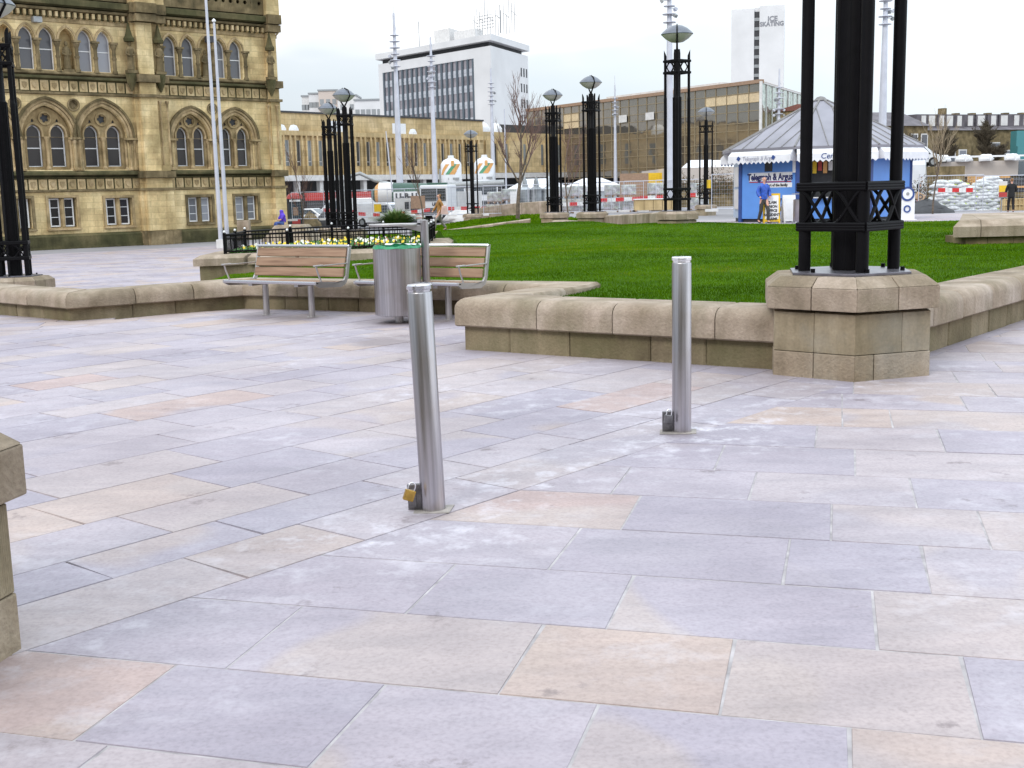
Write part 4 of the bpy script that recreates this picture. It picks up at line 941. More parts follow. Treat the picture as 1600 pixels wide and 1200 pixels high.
course(.10, 7.0, 7.16, m_hallg, 'string_course', slope=.03); course(.22, 7.78, 8.0, m_halld, 'string_course'); course(.14, 8.0, 8.24, m_hallg, 'sill_course', slope=.08)
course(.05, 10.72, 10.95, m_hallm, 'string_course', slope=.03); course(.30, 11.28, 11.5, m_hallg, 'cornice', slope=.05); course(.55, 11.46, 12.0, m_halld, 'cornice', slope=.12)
mb = MB(); u = U0_
while u < U1_: mb.box(u, u+.14, -.26, .0, 11.02, 11.27); mb.add([(u, -.26, 11.02), (u+.14, -.26, 11.02), (u+.14, 0, 10.9), (u, 0, 10.9)], [(0, 1, 2, 3)]); u += .33
mb.build('dentils', m_frieze, hall)
# carved shields in the friezes
mb = MB(); u = U0_+.2
while u < U1_-.2:
    for (w, s_) in ((2.31, 1.0), (7.47, 1.0)):
        mb.box(u-.215, u+.215, -.02, .02, w-.27, w+.27)
        mb.m = 1; sh = [(u-.12, w+.14), (u+.12, w+.14), (u+.12, w-.02), (u+.06, w-.13), (u, w-.17), (u-.06, w-.13), (u-.12, w-.02)]
        n = 7; mb.add([(a, -.07, b) for a, b in sh]+[(a, -.02, b) for a, b in sh], [tuple(range(n))]+[(i, n+i, n+(i+1) % n, (i+1) % n) for i in range(n)]); mb.m = 0
    u += .52
mb.build('shield_frieze', [m_frieze, m_hallm], hall)
# balustrade above the cornice
mb = MB(); holes = []
a, b = U(108), U(204); n = 10
for i in range(n): uu = a+(b-a)*(i+.5)/n; holes.append(parch(uu, .15, 12.35, 12.85, .2, 4))
for base in (U(270), ):
    for i in range(14): uu = U(262)+(U(420)-U(262))*(i+.5)/14; holes.append(circ(uu, 12.62, .12, 8))
for i in range(10): holes.append(parch(U(-60)+.48*i, .15, 12.35, 12.85, .2, 4))
mb.panel([[(U0_, 12.0), (U1_+.1, 12.0), (U1_+.1, 13.05), (U0_, 13.05)]]+holes, .16, TR(0, -.28, 0)); mb.box(U0_, U1_+.14, -.36, 0, 13.06, 13.25)
mb.build('parapet', m_hallg, hall)
mb = MB(); mb.box(U0_, U1_, .06, .09, 12.0, 13.0); mb.build('parapet_back', m_halld, hall)
# windows
def make_window(name, u, hw, w0, w1, ws=None, rise=0, y=.26, bars=(), mull=False, glass=m_pane, fw=.07):
    outer = rect(u, hw, w0, w1) if ws is None else parch(u, hw, w0, ws, rise, 8)
    inner = rect(u, hw-fw, w0+fw, w1-fw) if ws is None else parch(u, hw-fw, w0+fw, ws, rise-fw*1.1, 8)
    mb = MB(); mb.panel([outer, inner], .06, TR(0, y, 0))
    for bz, t in bars: mb.box(u-hw+fw, u+hw-fw, y+.005, y+.055, bz-t/2, bz+t/2)
    f = mb.build(name, m_white, hall)
    mb = MB(); mb.panel([inner], .012, TR(0, y+.025, 0)); p = mb.build('pane', glass, f); return f
for i, (u, t) in enumerate(gfw):
    gl = m_pane if i in (0, 1, 4) else m_paneb
    for s_ in (-1, 1): make_window('window', u+s_*.38, .27, .06, t-.05, y=.22, bars=((.06+(t-.1)/3, .035), (.06+2*(t-.1)/3, .035)), glass=gl)
    mb = MB(); mb.box(u-.11, u+.11, .06, .3, .02, t); mb.cyl((u, .05, .05), (u, .05, t-.1), .07, n=10)
    mb.panel([rect(u, .90, -.12, t+.12), rect(u, .755, .02, t-.02)], .10, TR(0, -.07, 0)); mb.box(u-.92, u+.92, -.16, .1, -.12, -.03)
    mb.build('window_surround', m_hallg if i > 1 else m_hallm, hall)
for i, (u, hw) in enumerate(zip(big, bigw)):
    q = hw*.5; lw = hw*.30; rise = hw*1.28
    mb = MB()
    # tracery plate set back in the arch
    mb.panel([parch(u, hw-.03, 3.09, 4.75, rise-.05, 12), parch(u-q+.03, lw, 3.25, 4.95, .50, 7), parch(u+q-.03, lw, 3.25, 4.95, .50, 7), quatre(u, 5.78, .235), parch(u-q*.98, .07, 5.54, 5.62, .14, 3), parch(u+q*.98, .07, 5.54, 5.62, .14, 3)], .16, TR(0, .20, 0))
    mb.build('tracery', m_hallm, hall)
    mb = MB()
    mb.panel([parch(u-q+.03, lw+.10, 4.8, 4.95, .63, 7), parch(u-q+.03, lw+.01, 4.79, 4.95, .51, 7)], .08, TR(0, .13, 0)); mb.panel([parch(u+q-.03, lw+.10, 4.8, 4.95, .63, 7), parch(u+q-.03, lw+.01, 4.79, 4.95, .51, 7)], .08, TR(0, .13, 0))
    mb.panel([circ(u, 5.78, .36), circ(u, 5.78, .275)], .08, TR(0, .13, 0))
    # outer mouldings of the arch, stepped
    def band(o_, i_, y, d): mb.panel([parch(u, hw+o_, 4.78, 4.80, rise+o_*1.05, 12)[2:-1]+[(u-hw-o_, 4.78), (u-hw-i_, 4.78)]+parch(u, hw+i_, 4.78, 4.80, rise+i_*1.05, 12)[2:-1][::-1]+[(u+hw+i_, 4.78), (u+hw+o_, 4.78)]], d, TR(0, y, 0))
    band(.13, .0, -.05, .10); band(.27, .15, -.12, .16)
    mb.build('arch_moulding', m_hallm, hall)
    mb = MB(); band(.40, .275, -.20, .22)
    for j in range(22):
        a = PI*(j+.5)/22
    mb.build('hood_mould', m_hallg, hall)
    for s_ in (-1, 1): make_window('window', u+s_*(q-.03), lw+.01, 3.22, 0, ws=4.95, rise=.51, y=.40, bars=((4.22, .05),))
    mb = MB(); mb.box(u-hw, u+hw, .30, .34, 5.4, 6.2); mb.build('tympanum_back', m_dark, hall)
    mb = MB()
    for x in (u,): mb.cyl((x, .12, 3.2), (x, .12, 4.6), .085, n=10); mb.lathe([(.09, 4.58), (.15, 4.76), (.16, 4.82)], c=(x, .12, 0), n=10); mb.lathe([(.14, 3.10), (.14, 3.2), (.09, 3.26)], c=(x, .12, 0), n=10); mb.cut()
    for s_ in (-1, 1):
        for k in range(3):
            x = u+s_*(hw-.06+.21*k); y = .10-.10*k+(.0 if k < 2 else .02)
            mb.cyl((x, y, 3.15), (x, y, 4.5), .075, n=10); mb.lathe([(.08, 4.45), (.12, 4.6), (.10, 4.66)], c=(x, y, 0), n=10); mb.lathe([(.12, 3.02), (.12, 3.12), (.08, 3.2)], c=(x, y, 0), n=8)
        a_, b_ = sorted((u+s_*(hw-.16), u+s_*(hw+.52)))
        mb.box(a_, b_, -.22, .12, 4.67, 4.79); mb.cut()
    mb.build_each('colonnettes', m_hallm, hall)
mb = MB()
for c in ((big[0]+big[1])/2, (big[2]+big[3])/2, (big[0]+big[4])/2):
    mb.panel([circ(c, 6.5, .34), circ(c, 6.5, .27)], .08, TR(0, -.05, 0)); mb.panel([circ(c, 6.5, .27), quatre(c, 6.5, .2, 4)], .06, TR(0, .02, 0))
    mb.box(c-.3, c+.3, .12, .14, 6.2, 6.8); mb.cut()
mb.build_each('roundel', m_hallg, hall)
mb = MB()
for u, hw, k in up:
    if k == 'w': make_window('window', u, .41, 8.25, 0, ws=9.85, rise=.63, y=.30, bars=((9.35, .05),), glass=m_paneb)
    mb.panel([parch(u, .53, 9.84, 9.86, .80, 8)[2:-1]+[(u-.53, 9.84), (u-.44, 9.84)]+parch(u, .44, 9.84, 9.86, .68, 8)[2:-1][::-1]+[(u+.44, 9.84), (u+.53, 9.84)]], .10, TR(0, -.06, 0)); mb.cut()
mb.build_each('arch_moulding', m_hallm, hall)
ups = sorted(u for u, _, _ in up); mb = MB()
def colo(mb, x, y=-.02):
    mb.cyl((x, y, 8.3), (x, y, 9.6), .10, n=10); mb.cyl((x, y, 8.95), (x, y, 9.05), .135, n=10); mb.lathe([(.10, 9.45), (.19, 9.68), (.17, 9.74)], c=(x, y, 0), n=10); mb.box(x-.2, x+.2, y-.2, .12, 9.75, 9.86); mb.lathe([(.16, 8.2), (.15, 8.33), (.11, 8.4)], c=(x, y, 0), n=8); mb.cut()
for i in range(len(ups)-1):
    if ups[i+1]-ups[i] < 1.8: colo(mb, (ups[i]+ups[i+1])/2)
for px_ in (190, 263, 392): colo(mb, U(px_))
mb.build_each('colonnette', m_hallg, hall)
# statues in niches and on the piers
def statue(u, w, y, h=1.5):
    mb = MB(); s_ = h/1.6
    mb.lathe([(.20, 0), (.23, .05), (.19, .5), (.17, .8), (.21, 1.1), (.23, 1.25), (.16, 1.36), (.07, 1.40), (.065, 1.44), (.10, 1.50), (.11, 1.58), (.09, 1.68), (.03, 1.74)], n=12, M=TR(u, y, w) @ Matrix.Scale(s_, 4))
    for q in (-1, 1): mb.tube([Vector((u+q*.2*s_, y-.02, w+1.22*s_)), Vector((u+q*.27*s_, y-.06, w+.95*s_)), Vector((u+q*.08*s_, y-.2, w+.85*s_))], .06*s_, n=6)
    for q in range(6): a = PI*(q+.5)/6; mb.cyl((u+.2*s_*math.cos(a), y-.19*s_*math.sin(a), w), (u+.15*s_*math.cos(a), y-.15*s_*math.sin(a), w+.85*s_), .03, n=5)
    mb.box(u-.28, u+.28, y-.22, y+.15, w-.16, w); return mb.build('statue', m_hallg, hall)
for u, hw, k in up:
    if k == 'n': statue(u, 8.36, .16, 1.35)
def pier(u0, u1, y, w0, w1, mat): 
    mb.box(u0, u1, -y, .0, w0, w1)
mb = MB(); um = (UPa+UPb)/2
pa, pb_ = U(219), U(247)
for (u0, u1, y) in ((pa, pb_, .62), (UPa, UPb+.25, .32), (UCa, U1_-.05, .42)):
    mb.box(u0, u1, -y, 0, -.34, 1.9); mb.box(u0+.03, u1-.03, -y+.04, 0, 2.04, 2.58); mb.box(u0+.05, u1-.05, -y+.08, 0, 2.98, 7.0); mb.box(u0+.06, u1-.06, -y+.10, 0, 7.16, 7.78); mb.box(u0+.08, u1-.08, -y+.14, 0, 8.24, 11.0)
    mb.box(u0-.05, u1+.05, -y-.2, 0, 12.0, 16); mb.cut()
mb.build_each('pier', m_hall, hall)
mb = MB()
for (u0, u1, y) in ((pa, pb_, .62), (UPa, UPb+.25, .32), (UCa, U1_-.05, .42)):
    mb.box(u0-.06, u1+.06, -y-.10, 0, 1.9, 2.04); mb.box(u0-.10, u1+.10, -y-.22, 0, 2.6, 2.96); mb.box(u0-.06, u1+.06, -y-.06, 0, 7.0, 7.15); mb.box(u0-.1, u1+.1, -y-.16, 0, 7.8, 8.2); mb.box(u0-.08, u1+.06, -y-.40, 0, 11.46, 11.99); mb.box(u0-.06, u1+.06, -y-.28, 0, 11.02, 11.42)
    mb.box(u0-.14, u1+.14, -y-.34, 0, -1.6, -.36); mb.cut()
mb.build_each('pier_moulding', m_hallg, hall)
mb = MB()
for u, y in ((U(211), .34), (U(255), .40), (U(424), .5)):
    mb.lathe([(.05, 7.3), (.25, 7.75), (.30, 8.1), (.30, 8.25)], c=(u, -y+.05, 0), n=8)
    mb.lathe([(.30, 9.95), (.32, 10.1), (.22, 10.25), (.15, 10.5), (.04, 10.95), (.01, 11.0)], c=(u, -y+.0, 0), n=6); mb.cut()
mb.build_each('niche_canopy', m_halld, hall)
for u, y in ((U(211), .34), (U(255), .40), (U(424), .5)): statue(u, 8.42, -y, 1.45)
mb = MB()
for u in (U(223), U(251), U(262), U(418), U(432)): mb.cyl((u, -.42, 3.3), (u, -.42, 6.6), .06, n=8); mb.lathe([(.06, 6.6), (.12, 6.75), (.12, 6.82)], c=(u, -.42, 0), n=8); mb.cut()
mb.build_each('shaft', m_hallm, hall)
mb = MB(); mb.box(U(73)-.22, U(73)+.22, -.45, -.1, 10.62, 10.9); fl = mb.build('floodlight', m_grey, hall)
mb = MB(); mb.box(U(335)-.2, U(335)+.2, -.5, -.1, 10.2, 10.55); fl = mb.build('floodlight', m_dark, hall)
# steep dormer gable seen at the top right of the building
mb = MB(); mb.box(U(388), U(393), -.2, .0, 12.9, 15.5); mb.cut(); mb.box(U(402), U(406), -.3, 0, 12.3, 15.5); mb.build_each('pinnacle', m_hallg, hall)
# ------------------------------------------------------------ helper: facade frame between two photo columns
def frame(name, pxa, ya, pxb, yb, label, cat='building', group=None):
    a = Vector((X(pxa, ya, 10), ya)); b = Vector((X(pxb, yb, 10), yb)); d = b-a
    return empty(name, (a.x, a.y, 0), label, cat, group, rz=math.atan2(d.y, d.x)), d.length
# ------------------------------------------------------------ library with vertical stone fins
lib, LL = frame('library_building', 425, 139, 757, 168, 'long low sandstone library with tall narrow windows between vertical fins')
zt = 11.0; zw = 8.35
mb = MB(); mb.box(-4, LL, .0, 25, zw, zt-.05); mb.box(-4, LL, 0, 25, 3.9, zw); mb.build('wall', m_lib, lib)
mb = MB(); mb.box(-4.1, LL+.1, -.15, 25.1, zt-.05, zt+.15); mb.build('roof_edge', m_dark, lib)
mb = MB(); mb.box(-4, LL, -.5, 3, 3.1, 3.75); mb.build('concrete_ledge', m_off, lib)
mb = MB(); mb.box(-4, LL, 3, 4, -2, 3.1); mb.build('recessed_ground_floor', m_dark, lib)
mb = MB(); u = -3.5
while u < LL: mb.box(u, u+.55, -.1, .5, -2, 3.1); u += 3.6
mb.build('columns', m_off, lib)
m_libwin = M_plain('library_glass', (.26, .285, .30), .2, var=.25, scale=.4); m_libdark = M_plain('library_dark_glass', (.07, .07, .07), .25)
fin = MB(); u = -3.5; k = 0; rnd = random.Random(4)
while u < LL-2.5:
    wide = rnd.random() < .22; pw = 1.9 if wide else .55
    if wide: fin.box(u, u+pw, -.22, .0, 3.8, zw-.25); fin.cut()
    else: fin.box(u, u+pw, -.10, .0, 3.8, zw-.25); fin.cut()
    for q in (u+pw, u+pw+1.0): fin.box(q, q+.16, -.42, .0, 3.76, zw); fin.cut()
    fin.box(u+pw+.16, u+pw+1.0, -.06, .0, 3.76, 4.85); fin.cut()
    mb = MB(); mb.box(u+pw+.16, u+pw+1.0, -.03, -.0, 4.85, zw-.55); w = mb.build('window', m_libwin if rnd.random() < .55 else m_libdark, lib)
    mb = MB(); mb.box(u+pw+.16, u+pw+.22, -.08, -.03, 4.85, zw-.55); mb.box(u+pw+.94, u+pw+1.0, -.08, -.03, 4.85, zw-.55); mb.box(u+pw+.22, u+pw+.94, -.07, -.03, 5.3, 5.37); mb.build('frame', m_off, w)
    u += pw+1.16; k += 1
fin.build_each('stone_fin', m_lib, lib)
mb = MB(); mb.box(-4, LL, -.30, 0, zw, zw+.55); mb.build('frieze_band', m_lib, lib)
mb = MB(); mb.box(9.0, 11.6, -.1, .02, 8.9, 10.2); mb.build('white_panel', m_white, lib)
mb = MB(); q = LL*.53; mb.box(q, q+2.4, -.1, .02, 8.9, 10.2); mb.build('white_panel', m_white, lib)
for f in (.05, .10, .63):
    mb = MB(); mb.lathe([(1.1, 0), (1.1, .5), (.9, .9), (.5, 1.2), (.1, 1.3)], c=(LL*f, .3, 8.6), n=12, sy=.4); mb.build('roof_lantern', m_white, lib, smooth=40)
lb2, L2 = frame('library_wing', 757, 169, 905, 186, 'lower right wing of the sandstone library, behind the bare tree')
mb = MB(); mb.box(0, L2, 0, 25, 8.4, 9.6); mb.box(0, L2, .0, 25, 3.9, 8.4); mb.build('wall', m_lib, lb2)
mb = MB(); mb.box(0, L2, -.5, 3, 3.2, 3.9); mb.build('concrete_ledge', m_off, lb2); mb = MB(); mb.box(0, L2, 2.9, 3.4, -2, 3.2); mb.build('recessed_ground_floor', m_dark, lb2)
fin = MB(); u = 0.2; rnd = random.Random(9)
while u < L2-1.5:
    w = rnd.choice([1.0, 1.6, 3.2]); fin.box(u, u+w, -.35, 0, 3.95, 8.4); fin.cut()
    mb = MB(); mb.box(u+w, u+w+.9, -.04, .0, 5.0, 8.0); mb.build('window', m_libwin if rnd.random() < .5 else m_libdark, lb2); u += w+.9
fin.build_each('stone_fin', m_lib, lb2)
for f in (.18, .30):
    mb = MB(); mb.lathe([(1.2, 0), (1.2, .5), (.9, .9), (.5, 1.2), (.1, 1.3)], c=(L2*f-3.2, .6, 9.6), n=12, sy=.5); mb.build('roof_lantern', m_white, lb2, smooth=40)
mb = MB(); mb.box(L2*.3, L2, 2.5, 2.6, 9.6, 10.9); mb.build('roof_plant', m_dark, lb2)

# ------------------------------------------------------------ glass-fronted building
gb, GL = frame('glass_office', 826, 192, 1186, 148, 'long office clad in bronze tinted reflective glass panes')
m_mull = M_plain('bronze_mullion', (.34, .27, .17), .5, metal=.2)
def M_mirror(name, col, rough, bs, bump):
    m, n, b = newmat(name); b.inputs['Base Color'].default_value = (*col, 1); b.inputs['Metallic'].default_value = .85; b.inputs['Roughness'].default_value = rough
    co = node(n, 'ShaderNodeTexCoord').outputs['Object']
    t = tex(n, 'ShaderNodeTexNoise', scale=bs, detail=2, vec=co); bp = node(n, 'ShaderNodeBump'); bp.inputs['Strength'].default_value = bump; bp.inputs['Distance'].default_value = .3
    n.links.new(t.outputs[0], bp.inputs['Height']); n.links.new(bp.outputs[0], b.inputs['Normal']); return m
m_bronze = M_mirror('bronze_glass', (.38, .345, .30), .05, .35, .10)
H0, H1 = 2.9, 13.9; nu = int(GL/1.95); rows = [2.9, 4.1, 5.7, 6.6, 8.1, 9.0, 10.4, 11.4, 12.6, 13.6]
WC = (X(1256, 172, 10), 172.0); ga0 = (gb.location.x, 192.0); gc0 = (X(1186, 148, 10), 148.0)
def inset(p, t): c = Vector((24, 180)); q = Vector(p); return tuple(q+(c-q).normalized()*t)
mb = MB(); mb.prism([inset(ga0, .8), inset(gc0, .8), inset(WC, .8), (20, 212)], 2.8, 13.9); mb.prism([inset(ga0, 5), inset(gc0, 5), inset(WC, 5), (20, 211)], -2, 2.8); mb.build('core_wall', m_dark, gb, world=True)
mb = MB(); mb.box(-.1, GL+.05, -.15, .6, 13.62, 14.05); mb.prism([ga0, inset(gc0, .4), inset(WC, .3), (20, 212)], 13.91, 14.0, M=(Matrix.Translation(gb.location) @ RZ(gb.rotation_euler[2])).inverted()); mb.build('roof_edge', m_brown, gb); mb = MB(); mb.box(GL*.30, GL*.78, 4, 12, 14.02, 14.8); mb.build('roof_plant', m_off, gb)
gl = MB(); fr = MB(); lit = MB(); rnd = random.Random(12); du = GL/nu
for i in range(nu):
    for j in range(len(rows)-1):
        a, b, c, d = i*du, (i+1)*du, rows[j], rows[j+1]; t = rnd.uniform(-.006, .006); s_ = rnd.uniform(-.006, .006)
        L_ = gl
        if j in (6, 7) and i in (5, 6): L_ = lit
        if j in (7, ) and i > nu-6: L_ = lit
        L_.add([(a, .10+t, c), (b, .10-t, c), (b, .10-t+s_, d), (a, .10+t+s_, d)], [(0, 1, 2, 3)])
for i in range(nu+1): fr.box(i*du-.035, i*du+.035, .0, .14, H0, 13.6)
for r in rows: fr.box(0, GL, .01, .14, r-.035, r+.035)
gl.build('glazing', m_bronze, gb, recalc=False); lit.build('blinds', M_plain('cream_blind', (.66, .52, .33), .6), gb, recalc=False); fr.build('mullions', m_mull, gb)
for (fu, fw) in ((.47, 7), (.60, 7)):
    mb = MB(); u = int(nu*fu)*du; mb.box(u+.1, u+du-.1, -.25, -.2, 10.5, 11.5); mb.build('open_window', m_off, gb)
mb = MB(); u = 2
while u < GL: mb.box(u, u+.4, .4, .8, -2, 2.8); u += 5.5
mb.build('ground_columns', m_off, gb)
# right wing: faceted mirror glass end
ga, GA = frame('mirror_glass_wing', 1187, 148, 1256, 172, 'mirror glass wing with narrow vertical panes right of the bronze glass office')
m_mirror = M_mirror('mirror_glass', (.42, .46, .40), .04, 1.1, .55)
mb = MB(); n = 26; du = GA/n; fr = MB()
for i in range(n):
    t = .10*(1 if i % 2 else -1); mb.add([(i*du, t*.3, 2.5), ((i+1)*du, -t*.3, 2.5), ((i+1)*du, -t*.3, 13.6), (i*du, t*.3, 13.6)], [(0, 1, 2, 3)])
    if i % 3 == 0: fr.box(i*du-.05, i*du+.05, -.1, .05, 2.5, 13.6)
mb.build('glazing', m_mirror, ga, recalc=False); fr.box(0, GA, -.12, .05, 13.6, 13.8); fr.box(-.25, .15, -.2, .1, -2, 13.8); fr.build('mullions', m_off, ga)

# unseen stone blocks far left, added to darken the reflection in the glass
for i, (x, y, w, d, h) in enumerate(((-150, 150, 50, 30, 15), (-150, 185, 40, 36, 13.5), (-160, 225, 60, 40, 16.5), (-120, 120, 34, 24, 12.5))):
    t = empty('stone_range', (x, y, 0), ['tall stone range beyond the left picture edge, mirrored in the glass office', 'lower stone range beyond the left picture edge', 'farthest stone range beyond the left picture edge', 'nearest stone range beyond the left picture edge'][i], 'building', 'stone ranges mirrored in the glass')
    mb = MB(); mb.box(0, w, 0, d, -2, h); mb.build('wall', m_hallg, t); mb = MB(); mb.prism([(0, 0), (w, 0), (w, d), (0, d)], h, h+3.5, top=[(3, d/2-1), (w-3, d/2-1), (w-3, d/2+1), (3, d/2+1)]); mb.build('roof', m_slate, t) if 'm_slate' in globals() else mb.build('roof', m_dark, t)
# unseen terrace added behind the camera as a dark reflection for the steel
for i, (x, w, h) in enumerate(((-34, 16, 13), (-17, 14, 16), (-2, 18, 12), (17, 20, 15))):
    t = empty('street_terrace', (x, -26, 0), ['stone terrace behind the camera at its far left', 'taller stone terrace behind the camera on the left', 'lower stone terrace right behind the camera', 'stone terrace behind the camera on the right'][i], 'building', 'terrace behind the camera')
    mb = MB(); mb.panel([[(0, 0), (w, 0), (w, h), (0, h)]]+[rect(1.6+2.6*a, .6, 1+3.6*b, 3+3.6*b) for a in range(int((w-2)/2.6)) for b in range(int(h/3.8))], .4, RZ(PI) @ TR(-w, -.4, 0)); mb.box(0, w, -12, -.4, 0, h); mb.build('wall', m_hallg, t)

# ------------------------------------------------------------ white office slab
def px_frame(pxa, ya, pxb, yb):
    a = Vector((X(pxa, ya, 20), ya)); b = Vector((X(pxb, yb, 20), yb)); return a, b
Y0 = 300.
ow, OL = frame('white_office_block', 599, Y0*1.125, 772, Y0, 'white concrete office block with a flat overhanging roof and aerials')
ht = Z(772, 71, Y0); h2 = Z(772, 63, Y0)+.9
c1 = Vector((X(772, Y0, 20), Y0)); c2 = Vector((X(829, Y0*1.085, 20), Y0*1.085)); side = c2-c1
Mi = (Matrix.Translation(ow.location) @ RZ(ow.rotation_euler[2])).inverted(); s2 = Mi @ Vector((c2.x, c2.y, 0)); sdir = Vector((s2.x-OL, s2.y))
def para(mb, u0, u1, v0, v1, z0, z1, side=sdir):   # footprint u along front, v along side face
    e = side.normalized(); q = [(u0+e.x*v0, e.y*v0), (u1+e.x*v0, e.y*v0), (u1+e.x*v1, e.y*v1), (u0+e.x*v1, e.y*v1)]
    mb.prism(q, z0, z1)
SL = sdir.length
gw0, gw1 = OL*.05, OL*.855; zb, zg1 = 5., Z(740, 92, Y0*1.02)
mb = MB(); para(mb, 0, gw0, 0, SL, -2, ht); para(mb, gw1, OL, 0, SL, -2, ht); para(mb, gw0, gw1, .6, SL, -2, ht); para(mb, gw0, gw1, 0, .6, zg1, ht); mb.build('wall', m_conc, ow)
mb = MB(); para(mb, 1, OL-1.5, 1.5, SL-2, ht+.002, h2-.8); mb.build('recessed_storey', m_dark, ow)
mb = MB(); para(mb, -.6, OL+.6, -.8, SL+.3, h2-.9, h2+.6); mb.build('roof_slab', m_conc, ow)
mul = MB(); sp_ = MB(); nn = 18
for i in range(nn+1):
    u = gw0+(gw1-gw0)*i/nn; mul.box(u-.32, u+.32, -.12, .5, zb, zg1)
fh = 4.0; z = zg1
wins = MB()
m_owin = M_plain('office_glass', (.36, .33, .36), .2, var=.2, scale=.3); m_span = M_plain('spandrel', (.56, .57, .62), .5)
mul.build('mullions', m_mullg if 'm_mullg' in globals() else m_grey, ow)
while z > zb:
    for i in range(nn):
        u = gw0+(gw1-gw0)*i/nn; w = (gw1-gw0)/nn
    mb = MB(); mb.box(gw0, gw1, .3, .55, z-2.3, z); wo = mb.build('window_band', m_owin, ow)
    mb = MB(); mb.box(gw0, gw1, .22, .55, z-4.0, z-2.3); mb.box(gw0, gw1, .15, .3, z-3.2, z-3.1); mb.build('spandrel', m_span, ow); z -= fh
# small windows at the end of the side face
e = sdir.normalized(); Ms = Matrix(((e.x, -e.y, 0, OL), (e.y, e.x, 0, 0), (0, 0, 1, 0), (0, 0, 0, 1))) 
mb = MB(); z = Z(822, 108, Y0*1.08)
while z > 4:
    for k in range(3):
        v = SL*(.80+.075*k); mb.box(v-.42, v+.42, -.06, .04, z-2.2, z, M=Ms); mb.cut()
    z -= 4.0
mb.build_each('side_window', m_dark, ow)
mb = MB(); para(mb, OL*.42, OL*.56, SL*.3, SL*.6, h2+2, h2+5.5); para(mb, OL*.6, OL*.78, SL*.3, SL*.5, h2+2, h2+4.2); mb.build('roof_house', m_off, ow)
mb = MB(); rnd = random.Random(3)
for i in range(16):
    u = OL*(.60+.022*i); hh = rnd.uniform(3, 8) if i != 4 else 15; mb.cyl((u, SL*.4, h2+2), (u, SL*.4, h2+4+hh), .10, n=5)
    if i % 3 == 0: mb.tube([(u-1, SL*.4, h2+6+i*.1), (u, SL*.38, h2+7), (u+1, SL*.4, h2+6)], .08, n=4)
for u in (OL*.17, OL*.88): mb.cyl((u, SL*.3, h2+2), (u, SL*.3, h2+9), .12, n=5)
for i in range(5): mb.box(OL*.62, OL*.76, SL*.4, SL*.41, h2+4.4+i*.8, h2+4.5+i*.8)
mb.build('aerials', m_grey, ow)

# ------------------------------------------------------------ tall slab with ICE SKATING lettering
Yi = 390.; it, IL = frame('slab_tower', 1141, Yi*1.01, 1222, Yi, 'tall white slab tower lettered ICE SKATING with a dark window strip')
hi = Z(1180, 11.5, Yi); a_ = IL*.435; b_ = IL*.535
mb = MB(); mb.box(0, a_, 0, 14, -2, hi); mb.box(b_, IL, -.2, 14, -2, hi+.6); mb.box(a_, b_, 1, 14, -2, hi+.3); mb.build('wall', m_conc, it)
z = hi-1; mbw = MB(); mbs = MB()
while z > 0: mbw.box(a_, b_, .6, 1.0, z-1.9, z); mbs.box(a_, b_, .4, 1.0, z-2.9, z-1.9); z -= 2.9
mbw.build('window_strip', m_dark, it); mbs.build('spandrels', m_grey, it)
m_let = M_plain('grey_lettering', (.25, .25, .28), .6)
text('lettering', 'ICE', 2.1, m_let, it, TR((b_+IL)/2+.2, -.26, Z(1200, 29, Yi)) @ TXT, .05, bold=.06)
text('lettering', 'SKATING', 1.9, m_let, it, TR((b_+IL)/2, -.26, Z(1203, 37, Yi)) @ TXT, .05, bold=.06, sx=.95)

# ------------------------------------------------------------ far flats on the hill, left
def flats(name, pa, pb, Y, ytop, mat, label, nwin, rowsn, pink=False, d=15):
    t, Ln = frame(name, pa, Y, pb, Y, label, group='distant pale blocks'); h = Z((pa+pb)/2, ytop, Y)
    mb = MB(); mb.box(0, Ln, 0, d, -2, h); mb.build('wall', mat, t)
    mb = MB()
    for i in range(nwin):
        for j in range(rowsn): u = Ln*(i+.5)/nwin; z = h-3-4.6*j; mb.box(u-.75, u+.75, -.08, .1, z-2.0, z); mb.cut()
    mb.build_each('window', m_grey, t)
    mb = MB(); mb.box(-.3, Ln+.3, -.3, d, h, h+.6); mb.build('roof_edge', m_grey, t); return t
m_pink = M_plain('pinkish_render', (.56, .47, .42), .8, var=.05)
flats('tower_block', 479, 494, 470, 151, m_off, 'narrow left wing of the distant block of flats', 3, 6)
flats('tower_block', 490, 507, 466, 147, m_conc, 'middle step of the distant block of flats', 3, 6)
flats('tower_block', 505, 534, 460, 142, m_pink, 'highest pinkish part of the distant block of flats', 3, 6)
flats('tower_block', 534, 563, 455, 150, m_off, 'right part of the distant block of flats, behind the lamp head', 2, 6)
flats('pale_office', 560, 602, 430, 157, m_conc, 'distant pale blue-white block between the flats and the white office', 5, 3)
